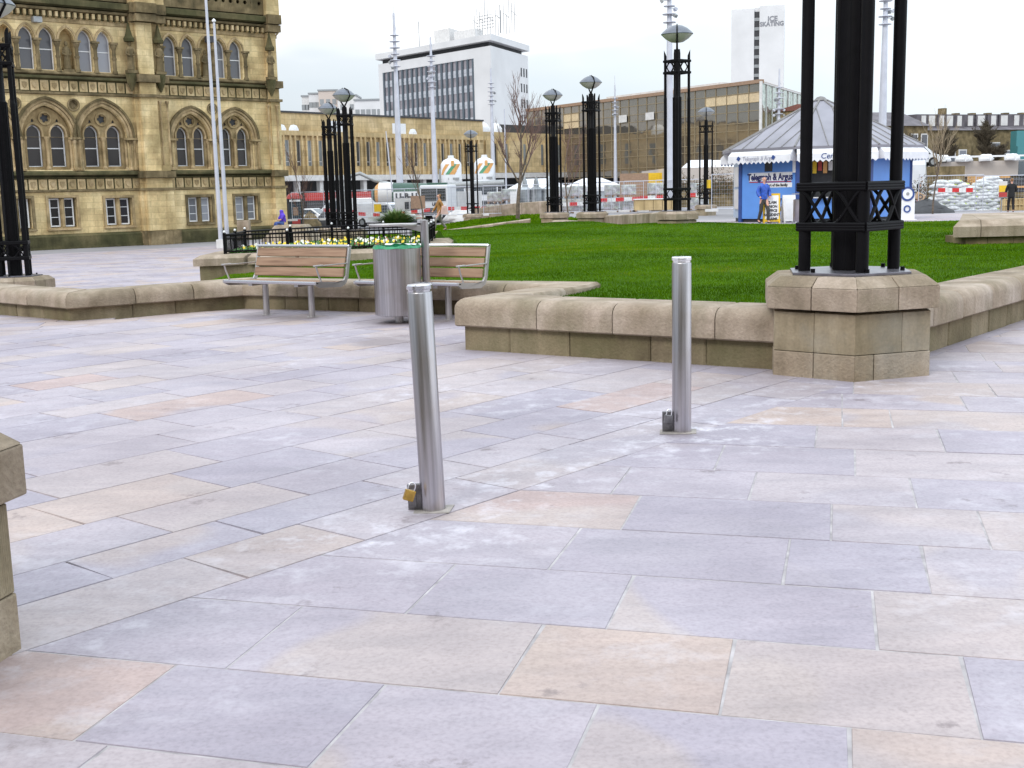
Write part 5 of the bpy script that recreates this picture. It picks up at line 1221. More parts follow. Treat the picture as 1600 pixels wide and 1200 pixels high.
# ------------------------------------------------------------ newspaper kiosk
KY = 49.3; KX = X(1280, KY); kz = T(KX, KY)-.02
ki = empty('kiosk', (KX, KY, kz), 'octagonal blue newspaper kiosk with a grey conical roof and white scalloped awnings', 'kiosk')
va = math.atan2(KX, KY)       # view angle
def ka(deg): return -PI/2 - va + R_(deg)    # direction seen deg to the right of 'towards camera'
RK = 3.62; VD = [-58+45*i for i in range(8)]
VP = [Vector((RK*math.cos(ka(d)), RK*math.sin(ka(d)))) for d in VD]
mb = MB(); mb.prism([tuple(p*.97) for p in VP], .0, .18); mb.build('base', m_dark, ki)
for i in range(8):
    a, b = VP[i], VP[(i+1) % 8]; d = (b-a).normalized(); nn = Vector((d.y, -d.x)); 
    if nn.dot((a+b)/2) < 0: nn = -nn
    Mf = Matrix(((d.x, -nn.x, 0, a.x), (d.y, -nn.y, 0, a.y), (0, 0, 1, 0), (0, 0, 0, 1))); Lf = (b-a).length
    if i == 7:    # narrow pale side with glazed notice cases
        mb = MB(); mb.box(.08, Lf-.08, 0, .08, .18, 2.5, M=Mf); mb.build('wall_panel', m_pblue, ki)
        for z0, z1 in ((.55, 1.35), (1.45, 2.25)):
            mb = MB(); mb.box(Lf*.30, Lf-.25, -.05, 0, z0, z1, M=Mf); c = mb.build('poster_case', m_off, ki)
        continue
    if i == 1:    # hatch side
        mb = MB(); mb.box(.08, Lf-.08, 0, .08, .18, 1.0, M=Mf); mb.box(.08, .5, 0, .08, 1.0, 2.5, M=Mf); mb.box(Lf-.5, Lf-.08, 0, .08, 1.0, 2.5, M=Mf); mb.build('wall_panel', m_blue, ki)
        mb = MB(); mb.box(.5, Lf-.5, .5, .6, .9, 2.5, M=Mf); mb.build('hatch_interior', m_dark, ki)
        mb = MB(); mb.box(.45, Lf-.45, -.25, .1, .96, 1.0, M=Mf); mb.build('counter', m_off, ki)
        for q in range(9):
            mb = MB(); u = .6+.2*q; mb.box(u, u+.15, .2, .25, 1.9+.1*(q % 2), 2.35, M=Mf); mb.build('goods', [m_yel, m_red, m_orange, m_off][q % 4], ki)
    else:
        mb = MB(); mb.box(.08, Lf-.08, 0, .08, .18, 2.5, M=Mf); mb.build('wall_panel', m_blue, ki)
    mb = MB(); mb.box(-.07, .09, -.03, .12, .0, 2.6, M=Mf); mb.build('corner_post', m_dblue, ki)
    if i == 0:
        cu = Lf*.53
        mb = MB(); mb.box(cu-.95, cu+.75+.3, -.012, 0, 1.22, 1.78, M=Mf); 
        text('lettering', 'Telegraph & Argus', .36, m_navy if 'm_navy' in globals() else m_dblue, ki, Mf @ TR(cu, -.016, 1.80) @ TXT, .004, bold=.012, sx=.80)
        mb = MB(); mb.box(cu-1.0, cu+1.02, -.014, -.004, 1.60, 1.635, M=Mf); mb.build('red_rule', m_red, ki)
        text('lettering', 'Part of the family', .145, m_dark, ki, Mf @ TR(cu+.35, -.016, 1.49) @ TXT, .004, bold=.004)
        mb = MB(); mb.box(cu-1.04, cu+1.06, -.003, 0, 1.655, 1.985, M=Mf); mb.box(cu-.2, cu+1.06, -.003, 0, 1.40, 1.58, M=Mf); mb.build('white_label', m_white, ki)
        text('lettering', 'every', .34, m_dblue, ki, Mf @ TR(Lf*.66, -.016, .92) @ TXT, .004, bold=.01, shear=.3)
        text('lettering', 'plus', .40, m_dark, ki, Mf @ TR(Lf*.68, -.016, .62) @ TXT, .004, bold=.015, shear=.3)
        mb = MB(); mb.box(Lf*.44, Lf*.57, -.02, 0, 2.02, 2.45, M=Mf); mb.build('vent_window', m_dark, ki)
        mb = MB(); mb.box(Lf-.16, Lf-.04, -.10, -.0, 1.95, 2.5, M=Mf); mb.build('side_sign', m_white, ki)
    # awning with scalloped hem
    mb = MB(); z0, z1, o_ = 2.28, 2.98, .62; n = 28
    if i in (0, 1, 2, 3, 6, 7):
        top = (.10, -.06, z1); vs = []; fs = []
        for k in range(n+1):
            f = k/n; u = -.12+(Lf+.24)*f; u_t = .15+(Lf-.30)*f
            vs += [(u_t, -.05, z1), (u*.98+.01*Lf, -o_*.55, z1-.08), (u, -o_, z1-.34), (u, -o_-.01, z0+.12), (u, -o_-.01, z0+.12-.09*abs(math.sin(f*PI*14)))]
        for k in range(n):
            for r in range(4): fs.append((k*5+r, (k+1)*5+r, (k+1)*5+r+1, k*5+r+1))
        e0 = [0, 1, 2, 3, 4]; mb.add(vs+[(.0, 0, z0+.1), (Lf, 0, z0+.1)], fs+[(0, 1, 2, 3, 5*(n+1)), (5*n, 5*n+1, 5*n+2, 5*n+3, 5*(n+1)+1)], Mf)
        aw = mb.build('awning', m_awn, ki, recalc=False)
        if i == 0:
            text('lettering', 'Telegraph & Argus', .24, m_pgrey, aw, Mf @ TR(Lf*.5, -o_-.02, 2.52) @ TXT, .003, sx=.85, shear=.1)
            mb = MB()
            for q, t in ((.15, 1), (.76, 1)): mb.box(-.07, .07, -.01, .01, -.07, .07, M=Mf @ TR(Lf*q, -o_-.02, 2.54) @ Matrix.Rotation(.6, 4, 'Y'))
            mb.build('emblem', m_dblue, aw)
        if i == 1: text('lettering', 'Centenary', .30, m_dblue, aw, Mf @ TR(Lf*.5, -o_-.02, 2.53) @ TXT, .003, shear=.2)
# roof
n = 8; RR = 4.1; zr0, zr1 = 2.92, 4.95
rp = [Vector((RR*math.cos(ka(d)), RR*math.sin(ka(d)), zr0)) for d in VD]
mb = MB(); mb.add([tuple(p) for p in rp]+[(0, 0, zr1)]+[(p.x, p.y, zr0-.10) for p in rp], [(i, (i+1) % 8, 8) for i in range(8)]+[(i, 9+i, 9+(i+1) % 8, (i+1) % 8) for i in range(8)]+[tuple(range(9, 17))])
rf = mb.build('roof', m_roof, ki)
mb = MB()
for i in range(8):
    a, b = rp[i], rp[(i+1) % 8]; top = Vector((0, 0, zr1)); mb.cyl(a, top+Vector((0, 0, .01)), .045, n=6)
    for f in (.2, .4, .6, .8):
        p = a.lerp(b, f); q = (a+b)/2; 
        h = 1-abs(f-.5)*2; e = p+(top-q)*h*.985; mb.cyl(p+Vector((0, 0, .01)), e+Vector((0, 0, .012)), .022, n=5)
mb.lathe([(.3, zr1-.12), (.16, zr1+.02), (.02, zr1+.06)], n=10)
mb.build('seam', m_roofd, rf)

# ------------------------------------------------------------ signs and bin beside the kiosk
def aboard(px, py, Y, w, h, matf, label, lines, rz=0, mat_in=None, hdr=None):
    x = X(px, Y); z = T(x, Y); t = empty('pavement_sign', (x, Y, z), label, 'sign', rz=rz)
    for s_ in (-1, 1):
        M = TR(0, s_*.14, 0) @ Matrix.Rotation(s_*.13, 4, 'X'); mb = MB()
        mb.box(-w/2, w/2, -.02, .02, 0.06, h, M=M); mb.box(-w/2, -w/2+.05, -.025, .025, 0, .1, M=M); mb.box(w/2-.05, w/2, -.025, .025, 0, .1, M=M); b = mb.build('board', matf, t)
    M = TR(0, -.14, 0) @ Matrix.Rotation(-.13, 4, 'X')
    mb = MB(); mb.box(-w/2+.06, w/2-.06, -.028, -.02, .16, h-(.22 if hdr else .08), M=M); mb.build('poster', mat_in or m_white, t)
    if hdr: text('lettering', hdr, .16, m_dark, t, M @ TR(0, -.03, h-.12) @ TXT, .003, bold=.006)
    for k, l in enumerate(lines): text('lettering', l, .135, m_dark, t, M @ TR(0, -.036, h-.34-.155*k) @ TXT, .003, bold=.006, sx=.9)
    return t
aboard(1206, 343, 45.2, .62, 1.12, m_yel, 'yellow framed pavement sign beside the man in the blue jacket', ['CLAIM', 'UNION', 'OFFICE', 'ACCIDENT', 'CLAIMS'], rz=-.1)
aboard(1233, 344, 45.4, .52, 1.05, m_white, 'white newspaper headline board between the yellow sign and the steel bin', ['', '', ''], rz=.25)
t = empty('pavement_sign', (X(1419, 45), 45, T(13, 45)), 'white sign board with a blue ring emblem right of the kiosk', 'sign', rz=.1)
mb = MB(); mb.box(-.28, .28, -.02, .02, .0, 1.0); mb.box(-.3, .3, -.2, .2, -.01, .03); mb.build('board', m_white, t)
mb = MB(); mb.panel([circ(-.02, .98, .27, 28), circ(-.02, .98, .20, 28)], .05, TR(0, -.05, 0)); mb.panel([circ(-.02, .42, .14, 20), circ(-.02, .42, .09, 20)], .05, TR(0, -.05, 0)); mb.build('ring_emblem', m_dblue, t)
mb = MB(); mb.panel([circ(-.02, .98, .195, 28)], .03, TR(0, -.04, 0)); mb.build('disc', m_white, t); mb = MB(); mb.panel([circ(-.02, .98, .06, 14)], .03, TR(0, -.06, 0)); mb.build('hub', m_grey, t)
bx = X(1251, 44.6); t = empty('litter_bin', (bx, 44.6, T(bx, 44.6)), 'small steel litter bin with a flat canopy standing before the kiosk', 'litter bin')
mb = MB(); mb.lathe([(.24, .05), (.26, .08), (.26, .86), (.2, .88)], n=28); mb.lathe([(.06, 0), (.06, .1)], n=10); mb.build('drum', m_steel, t, smooth=40); mb = MB(); mb.prism([(.3*math.cos(2*PI*i/24)-.02, .2*math.sin(2*PI*i/24)) for i in range(24)], 1.06, 1.09); mb.build('canopy', m_satin, t)
mb = MB(); mb.cyl((.25, -.1, 0), (.25, -.1, 1.12), .045, n=12); mb.build('canopy_post', m_steel, t)

# ------------------------------------------------------------ lighting masts
mast_n = 0
def mast(px, Y, ring_y, top_y, label, nring=6, arms=0, th=1.0):
    x = X(px, Y); z0 = T(x, Y)
    xt = dp(px, ring_y, Y); hr = xt.z; x = xt.x; ht_ = Z(px, top_y, Y)
    sc = Y/80.*.98; t = empty('lighting_mast', (x, Y, z0), label, 'mast', 'tall white lighting masts')
    mb = MB(); mb.lathe([(.34*th, 0), (.30*th, 3), (.21*th, (hr-z0)*.8), (.17*th, hr-z0), (.15*th, hr-z0+1), (.10*th, (hr-z0)+.56*nring+1)], n=16); mb.lathe([(.5, 0), (.5, .3), (.36, .32)], n=12); mb.build('pole', m_galv, t, smooth=40)
    mb = MB(); k0 = hr-z0; mb.cyl((0, 0, k0), (0, 0, max(k0+4, ht_-z0)), .08, .02, n=6); mb.cyl((.12, 0, k0+3), (.06, 0, (k0+ht_-z0)/2+1), .04, .02, n=5); mb.build('aerial_tip', m_galv, t)
    mb = MB()
    for i in range(nring):
        z = k0+.50*i*1.02; r = .40+.05*math.sin(i*2.3); pts = [(r*math.cos(2*PI*j/20), r*math.sin(2*PI*j/20), z) for j in range(21)]
        mb.tube(pts, .030, n=6); mb.lathe([(r-.02, z-.012), (r-.02, z+.012), (.12, z+.02)], n=16)
    mb.build('platform_rings', m_galv, t, smooth=40)
    rnd = random.Random(int(px))
    for i in range(3+arms):
        a = rnd.uniform(0, 2*PI); z = k0+rnd.choice([-.1, .4, .9, 1.4]); M = TR(.45*math.cos(a), .45*math.sin(a), z) @ RZ(a) @ Matrix.Rotation(.6, 4, 'Y')
        mb = MB(); mb.box(-.02, .16, -.12, .12, -.10, .10, M=M); mb.cyl((0, 0, z), (.45*math.cos(a), .45*math.sin(a), z), .02, n=5); mb.build('floodlight', m_galv if i % 2 else m_grey, t)
    return t
mast(618, 103, 104, -8, 'white lighting mast left of the white office block, tallest on the left', 6, th=1.0)
mast(675, 124, 136, 55, 'white lighting mast in front of the white office facade', 7)
mast(768, 151, 163, 108, 'slender white lighting mast beside the right corner of the white office', 6)
mast(961, 164, 178, 118, 'distant thin white lighting mast before the bronze glass office', 5, th=.85)
mast(1046, 80, 35, -90, 'white lighting mast directly behind the tall black lamp column', 8, th=.95)
mast(1383, 83, 38, -70, 'white lighting mast seen between the posts of the nearest lamp column', 8, th=1.0)
mast(1217, 120, 178, 118, 'pale lighting mast before the mirror glass wing', 6, arms=3, th=.8)
mb = MB(); x = X(791, 120); mb.lathe([(.10, T(x, 120)), (.05, Z(781, 170, 120))], c=(x, 120, 0), n=6); tag(mb.build('street_pole', m_galv, smooth=40), 'thin white pole left of the bare tree', 'pole')
mb = MB(); a = dp(603, 205, 95); b = dp(613, 300, 95); mb.cyl(tuple(b), tuple(a), .07, .04, n=6); tag(mb.build('street_pole', m_galv), 'slightly leaning thin pole beside the left lighting mast', 'pole')
# flagpoles
for (pt, pb_, ytop, Y, lab) in ((320, 345, -40, 60, 'left taller white flagpole before the ornate building'), (336, 355, 36, 61, 'right shorter white flagpole with a ball finial')):
    b = dp(pb_, 374 if pt == 320 else 372, Y); t_ = dp(pt, ytop, Y); x = b.x; z0 = T(x, Y)
    t = empty('flagpole', (x, Y, z0), lab, 'flagpole'); h = t_.z-z0
    mb = MB(); mb.lathe([(.12, 0), (.11, 2), (.06, h)], n=14); mb.build('pole', m_galv, t, smooth=40); mb = MB(); mb.box(-.2, .2, -.2, .2, 0, .45); mb.build('base', m_off, t, bevel=.03)
    mb = MB(); mb.lathe([(.01, h), (.1, h+.08), (.1, h+.14), (.01, h+.22)], n=10); mb.build('finial', m_white, t, smooth=60)

# ------------------------------------------------------------ people
def skin_obj(name, chains, mat, parent, sub=2, sm=True):
    """chains: list of [(pt, radius)...]; first point of later chains may reuse an existing point index via int"""
    vs = []; es = []; rs = []
    for ch in chains:
        prev = None
        for it_ in ch:
            if isinstance(it_, int): prev = it_; continue
            p, r = it_; vs.append(p); rs.append(r if isinstance(r, tuple) else (r, r)); i = len(vs)-1
            if prev is not None: es.append((prev, i))
            prev = i
    me = bpy.data.meshes.new('t'); me.from_pydata(vs, es, []); ob = bpy.data.objects.new('t', me); COL.objects.link(ob)
    md = ob.modifiers.new('s', 'SKIN'); md.branch_smoothing = .6
    for i, r in enumerate(rs): me.skin_vertices[0].data[i].radius = r
    me.skin_vertices[0].data[0].use_root = True
    m2 = ob.modifiers.new('u', 'SUBSURF'); m2.levels = sub; m2.render_levels = sub
    dg = bpy.context.evaluated_depsgraph_get(); dg.update(); nm = bpy.data.meshes.new_from_object(ob.evaluated_get(dg)); bpy.data.objects.remove(ob)
    nm.name = name; nm.materials.clear(); nm.materials.append(mat); nm.shade_smooth()
    o = bpy.data.objects.new(name, nm); COL.objects.link(o)
    if parent: o.parent = parent; KIDS.setdefault(parent.name, []).append(o)
    return o
def person(loc, rz, H, label, top, bottom, hairm, skinm=None, stride=.18, arms='pockets', skirt=None, hood=False, bald=False, coat=.0, shoes=None, lean=0., extra=None):
    """local: facing -y, height H; stride = half step length"""
    k = H/1.75; t = empty('person', loc, label, 'person', rz=rz); skinm = skinm or m_skin
    P = lambda x, y, z: (x*k, y*k, z*k)
    s_ = stride
    # continuous body: pelvis, trunk, head, arms, legs
    hipL, hipR = P(.09, 0, .92), P(-.09, 0, .92)
    kneeL, kneeR = P(.10, -s_*.75-.03, .50), P(-.10, s_*.35-.05, .50)
    ankL, ankR = P(.10, -s_, .09), P(-.10, s_+.02, .12)
    toeL, toeR = P(.11, -s_-.16, .035), P(-.11, s_-.12, .04)
    if arms == 'pockets': ar = lambda q: [(P(q*.17, -.0, 1.38), .045*k), (P(q*.255, .03, 1.16), .045*k), (P(q*.215, -.09, .98), .035*k), (P(q*.18, -.12, .95), .035*k)]
    elif arms == 'walk': ar = lambda q: [(P(q*.17, 0, 1.38), .045*k), (P(q*.23, .10*q, 1.15), .042*k), (P(q*.24, .10*q-.16, .95), .032*k), (P(q*.23, .10*q-.22, .88), .035*k)]
    else: ar = lambda q: [(P(q*.17, 0, 1.38), .045*k), (P(q*.24, -.02, 1.14), .042*k), (P(q*.20, -.28, 1.06), .032*k), (P(q*.12, -.34, 1.05), .035*k)]
    body = [[(P(0, 0, .95), .12*k), (P(0, .0, 1.15), .11*k), (P(0, .01, 1.38), (.09*k, .07*k)), (P(0, -.01, 1.50), .05*k), (P(0, -.02, 1.56), .055*k), (P(0, -.03, 1.64), (.072*k, .088*k)), (P(0, -.02, 1.71), (.06*k, .07*k))],
            [2]+ar(1), [2]+ar(-1), [0, (hipL, .09*k), (kneeL, .055*k), (ankL, .035*k), (toeL, .03*k)], [0, (hipR, .09*k), (kneeR, .055*k), (ankR, .035*k), (toeR, .03*k)]]
    skin_obj('body', body, skinm, t)
    # face details as a child: nose and ears
    mb = MB(); mb.lathe([(.001, .03), (.012, .0), (.014, -.012), (.002, -.02)], c=P(0, -.118, 1.63), n=6)
    for q in (-1, 1): mb.lathe([(.002, .03), (.014, .015), (.012, -.02), (.002, -.03)], c=P(q*.078, -.02, 1.63), n=6)
    mb.build('face_features', skinm, t, smooth=60)
    # trousers or skirt
    if bottom:
        skin_obj('trousers', [[(P(0, 0, .97), (.15*k, .115*k)), (P(0, 0, .88), (.14*k, .115*k))], [1, (P(.09, -.01, .80), .095*k), (kneeL, .072*k), ((ankL[0], ankL[1], ankL[2]+.02*k), .058*k)], [1, (P(-.09, .01, .80), .095*k), (kneeR, .072*k), ((ankR[0], ankR[1], ankR[2]+.02*k), .058*k)]], bottom, t)
    if skirt:
        mb = MB(); mb.lathe([(.30*k, .55*k), (.26*k, .75*k), (.19*k, 1.0*k), (.15*k, 1.05*k)], n=18, sx=.9, sy=.75); mb.build('skirt', skirt, t, smooth=60)
    for a_, b_ in ((ankL, toeL), (ankR, toeR)):
        skin_obj('shoe', [[((a_[0], a_[1]+.03*k, a_[2]-.03*k), .045*k), (((a_[0]+b_[0])/2, (a_[1]+b_[1])/2, b_[2]+.015*k), (.045*k, .035*k)), ((b_[0], b_[1]-.02*k, b_[2]), (.042*k, .028*k))]], shoes or m_dark, t)
    # jacket with sleeves
    A1, A2 = ar(1), ar(-1); g = lambda A: [(p, r+(.040 if i_ == 0 else .026)*k) for i_, (p, r) in enumerate(A[:3])]
    lowz = .88-coat
    skin_obj('jacket', [[(P(0, -.005, 1.54), (.070*k, .072*k)), (P(0, 0, 1.40), (.16*k, .12*k)), (P(0, 0, 1.15), (.165*k, .135*k)), (P(0, 0, lowz+.05), ((.165+coat*.15)*k, (.135+coat*.12)*k)), (P(0, 0, lowz), ((.16+coat*.15)*k, (.13+coat*.12)*k))], [1]+g(A1), [1]+g(A2)], top, t)
    if hood: skin_obj('hood', [[(P(0, .03, 1.46), .09*k), (P(0, .015, 1.58), .095*k), (P(0, .01, 1.68), (.10*k, .105*k)), (P(0, .02, 1.74), .06*k)]], top, t)
    elif not bald: skin_obj('hair', [[(P(0, .045, 1.56), (.06*k, .04*k)), (P(0, .02, 1.66), (.083*k, .085*k)), (P(0, .0, 1.735), (.065*k, .07*k))]], hairm, t)
    else:
        pass
    return t
m_bj = M_plain('blue_padded_nylon', (.025, .10, .50), .45, var=.2, scale=12, bump=.3, bscale=25)
m_trou = M_plain('dark_trousers', (.05, .048, .045), .9); m_hair = M_plain('brown_hair', (.28, .14, .05), .7, var=.3, scale=40)
m_blackc = M_plain('black_cloth', (.012, .012, .014), .9); m_jean = M_plain('purple_blue_cloth', (.10, .07, .32), .9); m_greyt = M_plain('grey_trousers', (.26, .23, .21), .9)
mp1 = X(1190, 45.4); person((mp1, 45.0, T(mp1, 45)-.01), R_(20), 1.77, 'bald man in a bright blue padded jacket walking past the kiosk', m_bj, m_trou, m_hair, bald=True, stride=.17)
gp_ = dp(688, 361, 52.5); person((gp_.x, 52.5, gp_.z), R_(-70), 1.62, 'woman in a tan jacket with light brown hair walking and carrying a pale pink bag', m_cloth_tan, m_greyt, m_hair, arms='walk', stride=.30, coat=.08)
mb = MB(); mb.prism([(-.18, -.08), (.18, -.08), (.18, .08), (-.18, .08)], 0, .38, top=[(-.10, -.04), (.10, -.04), (.10, .04), (-.10, .04)]); o = mb.build('shoulder_bag', M_plain('pink_canvas', (.62, .42, .38), .8), bevel=.03)
o.location = (gp_.x+.22, 52.25, gp_.z+.72); tag(o, 'pale pink shoulder bag carried by the walking woman', 'bag')
q = dp(1434, 336, 66); person((q.x, 66, q.z), R_(65), 1.72, 'person in a black hooded coat walking right of the kiosk by the sandbags', m_blackc, m_jean, m_hair, hood=True, arms='carry', stride=.25, coat=.05)
q2 = dp(1579, 333, 60); person((q2.x, 60, q2.z), R_(170), 1.75, 'person in dark clothes standing with back turned at the right edge', m_blackc, m_blackc, m_hair, arms='carry', stride=.08, coat=.12)
mb = MB(); mb.box(-.26, .26, -.06, .06, -.2, .2); o = mb.build('tan_bag', M_plain('tan_leather', (.5, .33, .2), .6), bevel=.04); o.location = (q.x-.05, 65.6, q.z+1.0); o.rotation_euler = (0, .5, 0); tag(o, 'tan bag with a round black emblem carried by the hooded person', 'bag')
mb = MB(); mb.panel([circ(0, 0, .13, 16), circ(0, 0, .08, 16)], .02, TR(0, -.085, 0)); mb.build('round_emblem', m_dark, o)
# seated figure in purple by the building corner
q = dp(444, 362, 62); t = empty('person', (q.x, 62, q.z+.35), 'seated person in a purple hooded top beside the corner of the ornate building', 'person', rz=R_(-60))
m_purp = M_plain('purple_cloth', (.11, .05, .55), .8)
skin_obj('body', [[((0, 0, .10), .12), ((0, -.03, .35), .12), ((0, -.06, .52), .10), ((0, -.10, .60), .05), ((0, -.12, .70), .085)], [2, ((.18, -.05, .50), .05), ((.2, -.2, .28), .04), ((.08, -.32, .25), .035)], [2, ((-.18, -.05, .50), .05), ((-.2, -.2, .28), .04), ((-.08, -.32, .25), .035)],
    [0, ((.1, -.05, .08), .09), ((.12, -.42, .12), .06), ((.12, -.44, -.28), .04), ((.12, -.56, -.33), .03)], [0, ((-.1, -.05, .08), .09), ((-.12, -.42, .12), .06), ((-.12, -.44, -.28), .04), ((-.12, -.56, -.33), .03)]], m_skin, t)
skin_obj('hooded_top', [[((0, 0, .06), .19), ((0, -.03, .35), .18), ((0, -.06, .52), .15), ((0, -.08, .62), .10), ((0, -.09, .72), .12), ((0, -.08, .78), .07)], [2, ((.18, -.05, .50), .08), ((.2, -.2, .28), .07)], [2, ((-.18, -.05, .50), .08), ((-.2, -.2, .28), .07)]], m_purp, t)
skin_obj('trousers', [[((0, 0, .06), .16), ((.1, -.1, .08), .11), ((.12, -.42, .12), .08), ((.12, -.44, -.22), .06)], [0, ((-.1, -.1, .08), .11), ((-.12, -.42, .12), .08), ((-.12, -.44, -.22), .06)]], m_dblue, t)
# flat stone seat and slab signs near that corner
w = dp(383, 364, 60); mb = MB(); mb.prism([(w.x-.35, 59.8), (w.x+.25, 59.8), (w.x+.25, 60.3), (w.x-.35, 60.3)], w.z-.3, w.z+.62); tag(mb.build('stone_block', m_cope, bevel=.03), 'upright stone block beside the flagpoles', 'stone block')
w = dp(446, 362, 60); mb = MB(); mb.prism([(w.x-1.4, 60.5), (w.x+1.5, 59.6), (w.x+1.5, 62.6), (w.x-1.0, 62.6)], w.z-.5, w.z+.30, top=[(w.x-.7, 60.9), (w.x+.8, 60.3), (w.x+.8, 62.5), (w.x-.6, 62.5)]); tag(mb.build('wedge_block', m_cope, bevel=.02), 'low wedge shaped stone block under the person in purple', 'stone block')
# ------------------------------------------------------------ building site beyond the square
def at(px, Y): x = X(px, Y); return x, T(x, Y)
m_wind = M_glass('vehicle_glass', (.03, .04, .05), .08)
m_vwhite = M_plain('vehicle_white', (.70, .71, .74), .3, var=.05, scale=1.5, coat=.3)
def wheel(t, x, y, r=.36, w=.22):
    mb = MB(); mb.cyl((x, y-w/2, r), (x, y+w/2, r), r, n=20); o = mb.build('wheel', m_tyre, t, bevel=.03); mb = MB(); mb.cyl((x, y-w/2-.012, r), (x, y+w/2+.012, r), r*.55, n=14); mb.build('rim', m_grey, o)
def van(px, Y, rz, label, body, L_=4.9, H_=2.1, prof=None, cat='van', zoff=0):
    """side profile in local x,z (nose towards +x), extruded over the width"""
    x, z = at(px, Y); t = empty('parked_'+cat, (x, Y, z+zoff), label, cat, rz=rz); W_ = .92
    pr = prof or [(-L_/2, .35), (-L_/2, H_*.9), (-L_/2+.15, H_), (L_*.16, H_), (L_*.24, H_-.12), (L_*.36, H_*.60), (L_*.48, H_*.48), (L_/2, H_*.40), (L_/2, .35)]
    n = len(pr); mb = MB(); zc = max(p[1] for p in pr)
    def wy(z): return W_-(.10*max(0, (z-H_*.5)/(H_*.5)))
    vs = [(a, -wy(b), b) for a, b in pr]+[(a, wy(b), b) for a, b in pr]
    mb.add(vs, [tuple(range(n)), tuple(range(2*n-1, n-1, -1))]+[(i, n+i, n+(i+1) % n, (i+1) % n) for i in range(n)]); mb.build('body', body, t, bevel=.05)
    # windscreen and side glass stand a little proud of the shell
    a, b = (L_*.245, H_-.17), (L_*.355, H_*.62)
    if prof is None:
        mb = MB(); mb.add([(a[0]+.03, -.74, a[1]), (b[0]+.04, -.82, b[1]), (b[0]+.04, .82, b[1]), (a[0]+.03, .74, a[1])], [(0, 1, 2, 3)]); mb.build('windscreen', m_wind, t, recalc=False)
        for s_ in (-1, 1):
            mb = MB(); yb, yt = s_*(wy(H_*.6)+.012), s_*(wy(H_*.9)+.012)
            mb.add([(L_*.06, yb, H_*.58), (L_*.30, yb, H_*.58), (L_*.215, yt, H_*.9), (L_*.06, yt, H_*.9)], [(0, 1, 2, 3)]); mb.build('side_window', m_wind, t, recalc=False)
            mb = MB(); mb.box(L_/2-.02, L_/2+.02, s_*.55-.16, s_*.55+.16, H_*.33, H_*.40); mb.build('headlight', m_off, t)
    mb = MB(); mb.box(-L_/2-.06, L_/2+.06, -.9, .9, .28, .46); mb.build('bumper', m_dark, t, bevel=.03)
    for sx in (-L_*.32, L_*.33):
        for s_ in (-1, 1): wheel(t, sx, s_*.82)
    return t
carprof = [(-2.1, .35), (-2.1, .85), (-1.75, .95), (-1.2, 1.42), (.35, 1.45), (1.05, .95), (1.95, .80), (2.1, .65), (2.1, .35)]
def car(px, Y, rz, label, body, zoff=0):
    t = van(px, Y, rz, label, body, 4.2, 1.45, carprof, 'car', zoff)
    for s_ in (-1, 1):
        mb = MB(); yb, yt = s_*.925, s_*.845; mb.add([(-1.45, yb, .98), (.85, yb, .98), (.28, yt, 1.36), (-1.1, yt, 1.36)], [(0, 1, 2, 3)]); mb.build('side_window', m_wind, t, recalc=False)
    mb = MB(); mb.add([(1.04, -.76, .99), (1.04, .76, .99), (.42, .70, 1.41), (.42, -.70, 1.41)], [(0, 1, 2, 3)]); mb.build('windscreen', m_wind, t, recalc=False)
    return t
car(486, 100, R_(-15), 'white car parked right of the red phone box', m_vwhite)
van(600, 92, R_(-35), 'white van facing right behind the barrier tape, left of the tanker sign board', m_vwhite, L_=4.8, H_=1.85)
van(540, 104, R_(170), 'white van half hidden behind the black lamp columns', m_vwhite, L_=5.4, H_=2.2)
van(1424, 75, R_(70), 'white van right of the kiosk, behind the hooded person', m_vwhite, L_=5.2, H_=2.9)
# red telephone box
x, z = at(460, 88); t = empty('telephone_box', (x, 88, z), 'red telephone box with a domed top beside the corner of the ornate building', 'phone box', rz=.25)
mb = MB(); mb.box(-.55, .55, -.55, .55, 0, .15)
for a in (-1, 1):
    for b in (-1, 1): mb.box(a*.5-.06, a*.5+.06, b*.5-.06, b*.5+.06, .15, 2.25)
mb.box(-.56, .56, -.56, .56, 2.05, 2.3); mb.build('frame', m_dark, t)
mb = MB(); mb.prism([(-.60, -.60), (.60, -.60), (.60, .60), (-.60, .60)], 2.3, 2.55, top=[(-.5, -.5), (.5, -.5), (.5, .5), (-.5, .5)]); mb.lathe([(.68, 2.55), (.5, 2.68), (.2, 2.74), (.02, 2.75)], n=4, M=RZ(PI/4)); mb.build('roof', m_red, t, bevel=.03)
mb = MB(); mb.box(-.46, .46, -.46, .46, .2, 2.05); mb.build('panes', m_wind, t); mb = MB(); mb.box(-.44, .44, -.58, -.57, 2.1, 2.24); mb.build('sign_band', m_white, t)
mb = MB(); mb.box(-.3, .3, -.52, -.47, .5, .85); mb.build('poster', m_red, t); mb = MB(); mb.box(-.3, .3, -.52, -.47, .22, .42); mb.build('notice', m_off, t); mb = MB(); mb.box(-.18, .18, -.50, -.47, 1.1, 1.7); mb.build('telephone', m_brown, t)
# red trailer / hoarding long and low
x, z = at(548, 118); t = empty('red_trailer', (x, 118, z), 'long low red trailer behind the black lamp columns', 'trailer', rz=.05)
mb = MB(); mb.box(-4.4, 4.8, -1, 1, 2.0, 2.75); mb.build('body', m_red, t, bevel=.05); mb = MB(); mb.box(-4.2, 4.6, -.9, .9, 1.0, 2.0); mb.build('load_bed', m_dark, t)
for q in (-3, -1.8, 2.5, 3.7): wheel(t, q, -.9, .5, .3)
for q in (-3, -1.8, 2.5, 3.7): wheel(t, q, .9, .5, .3)
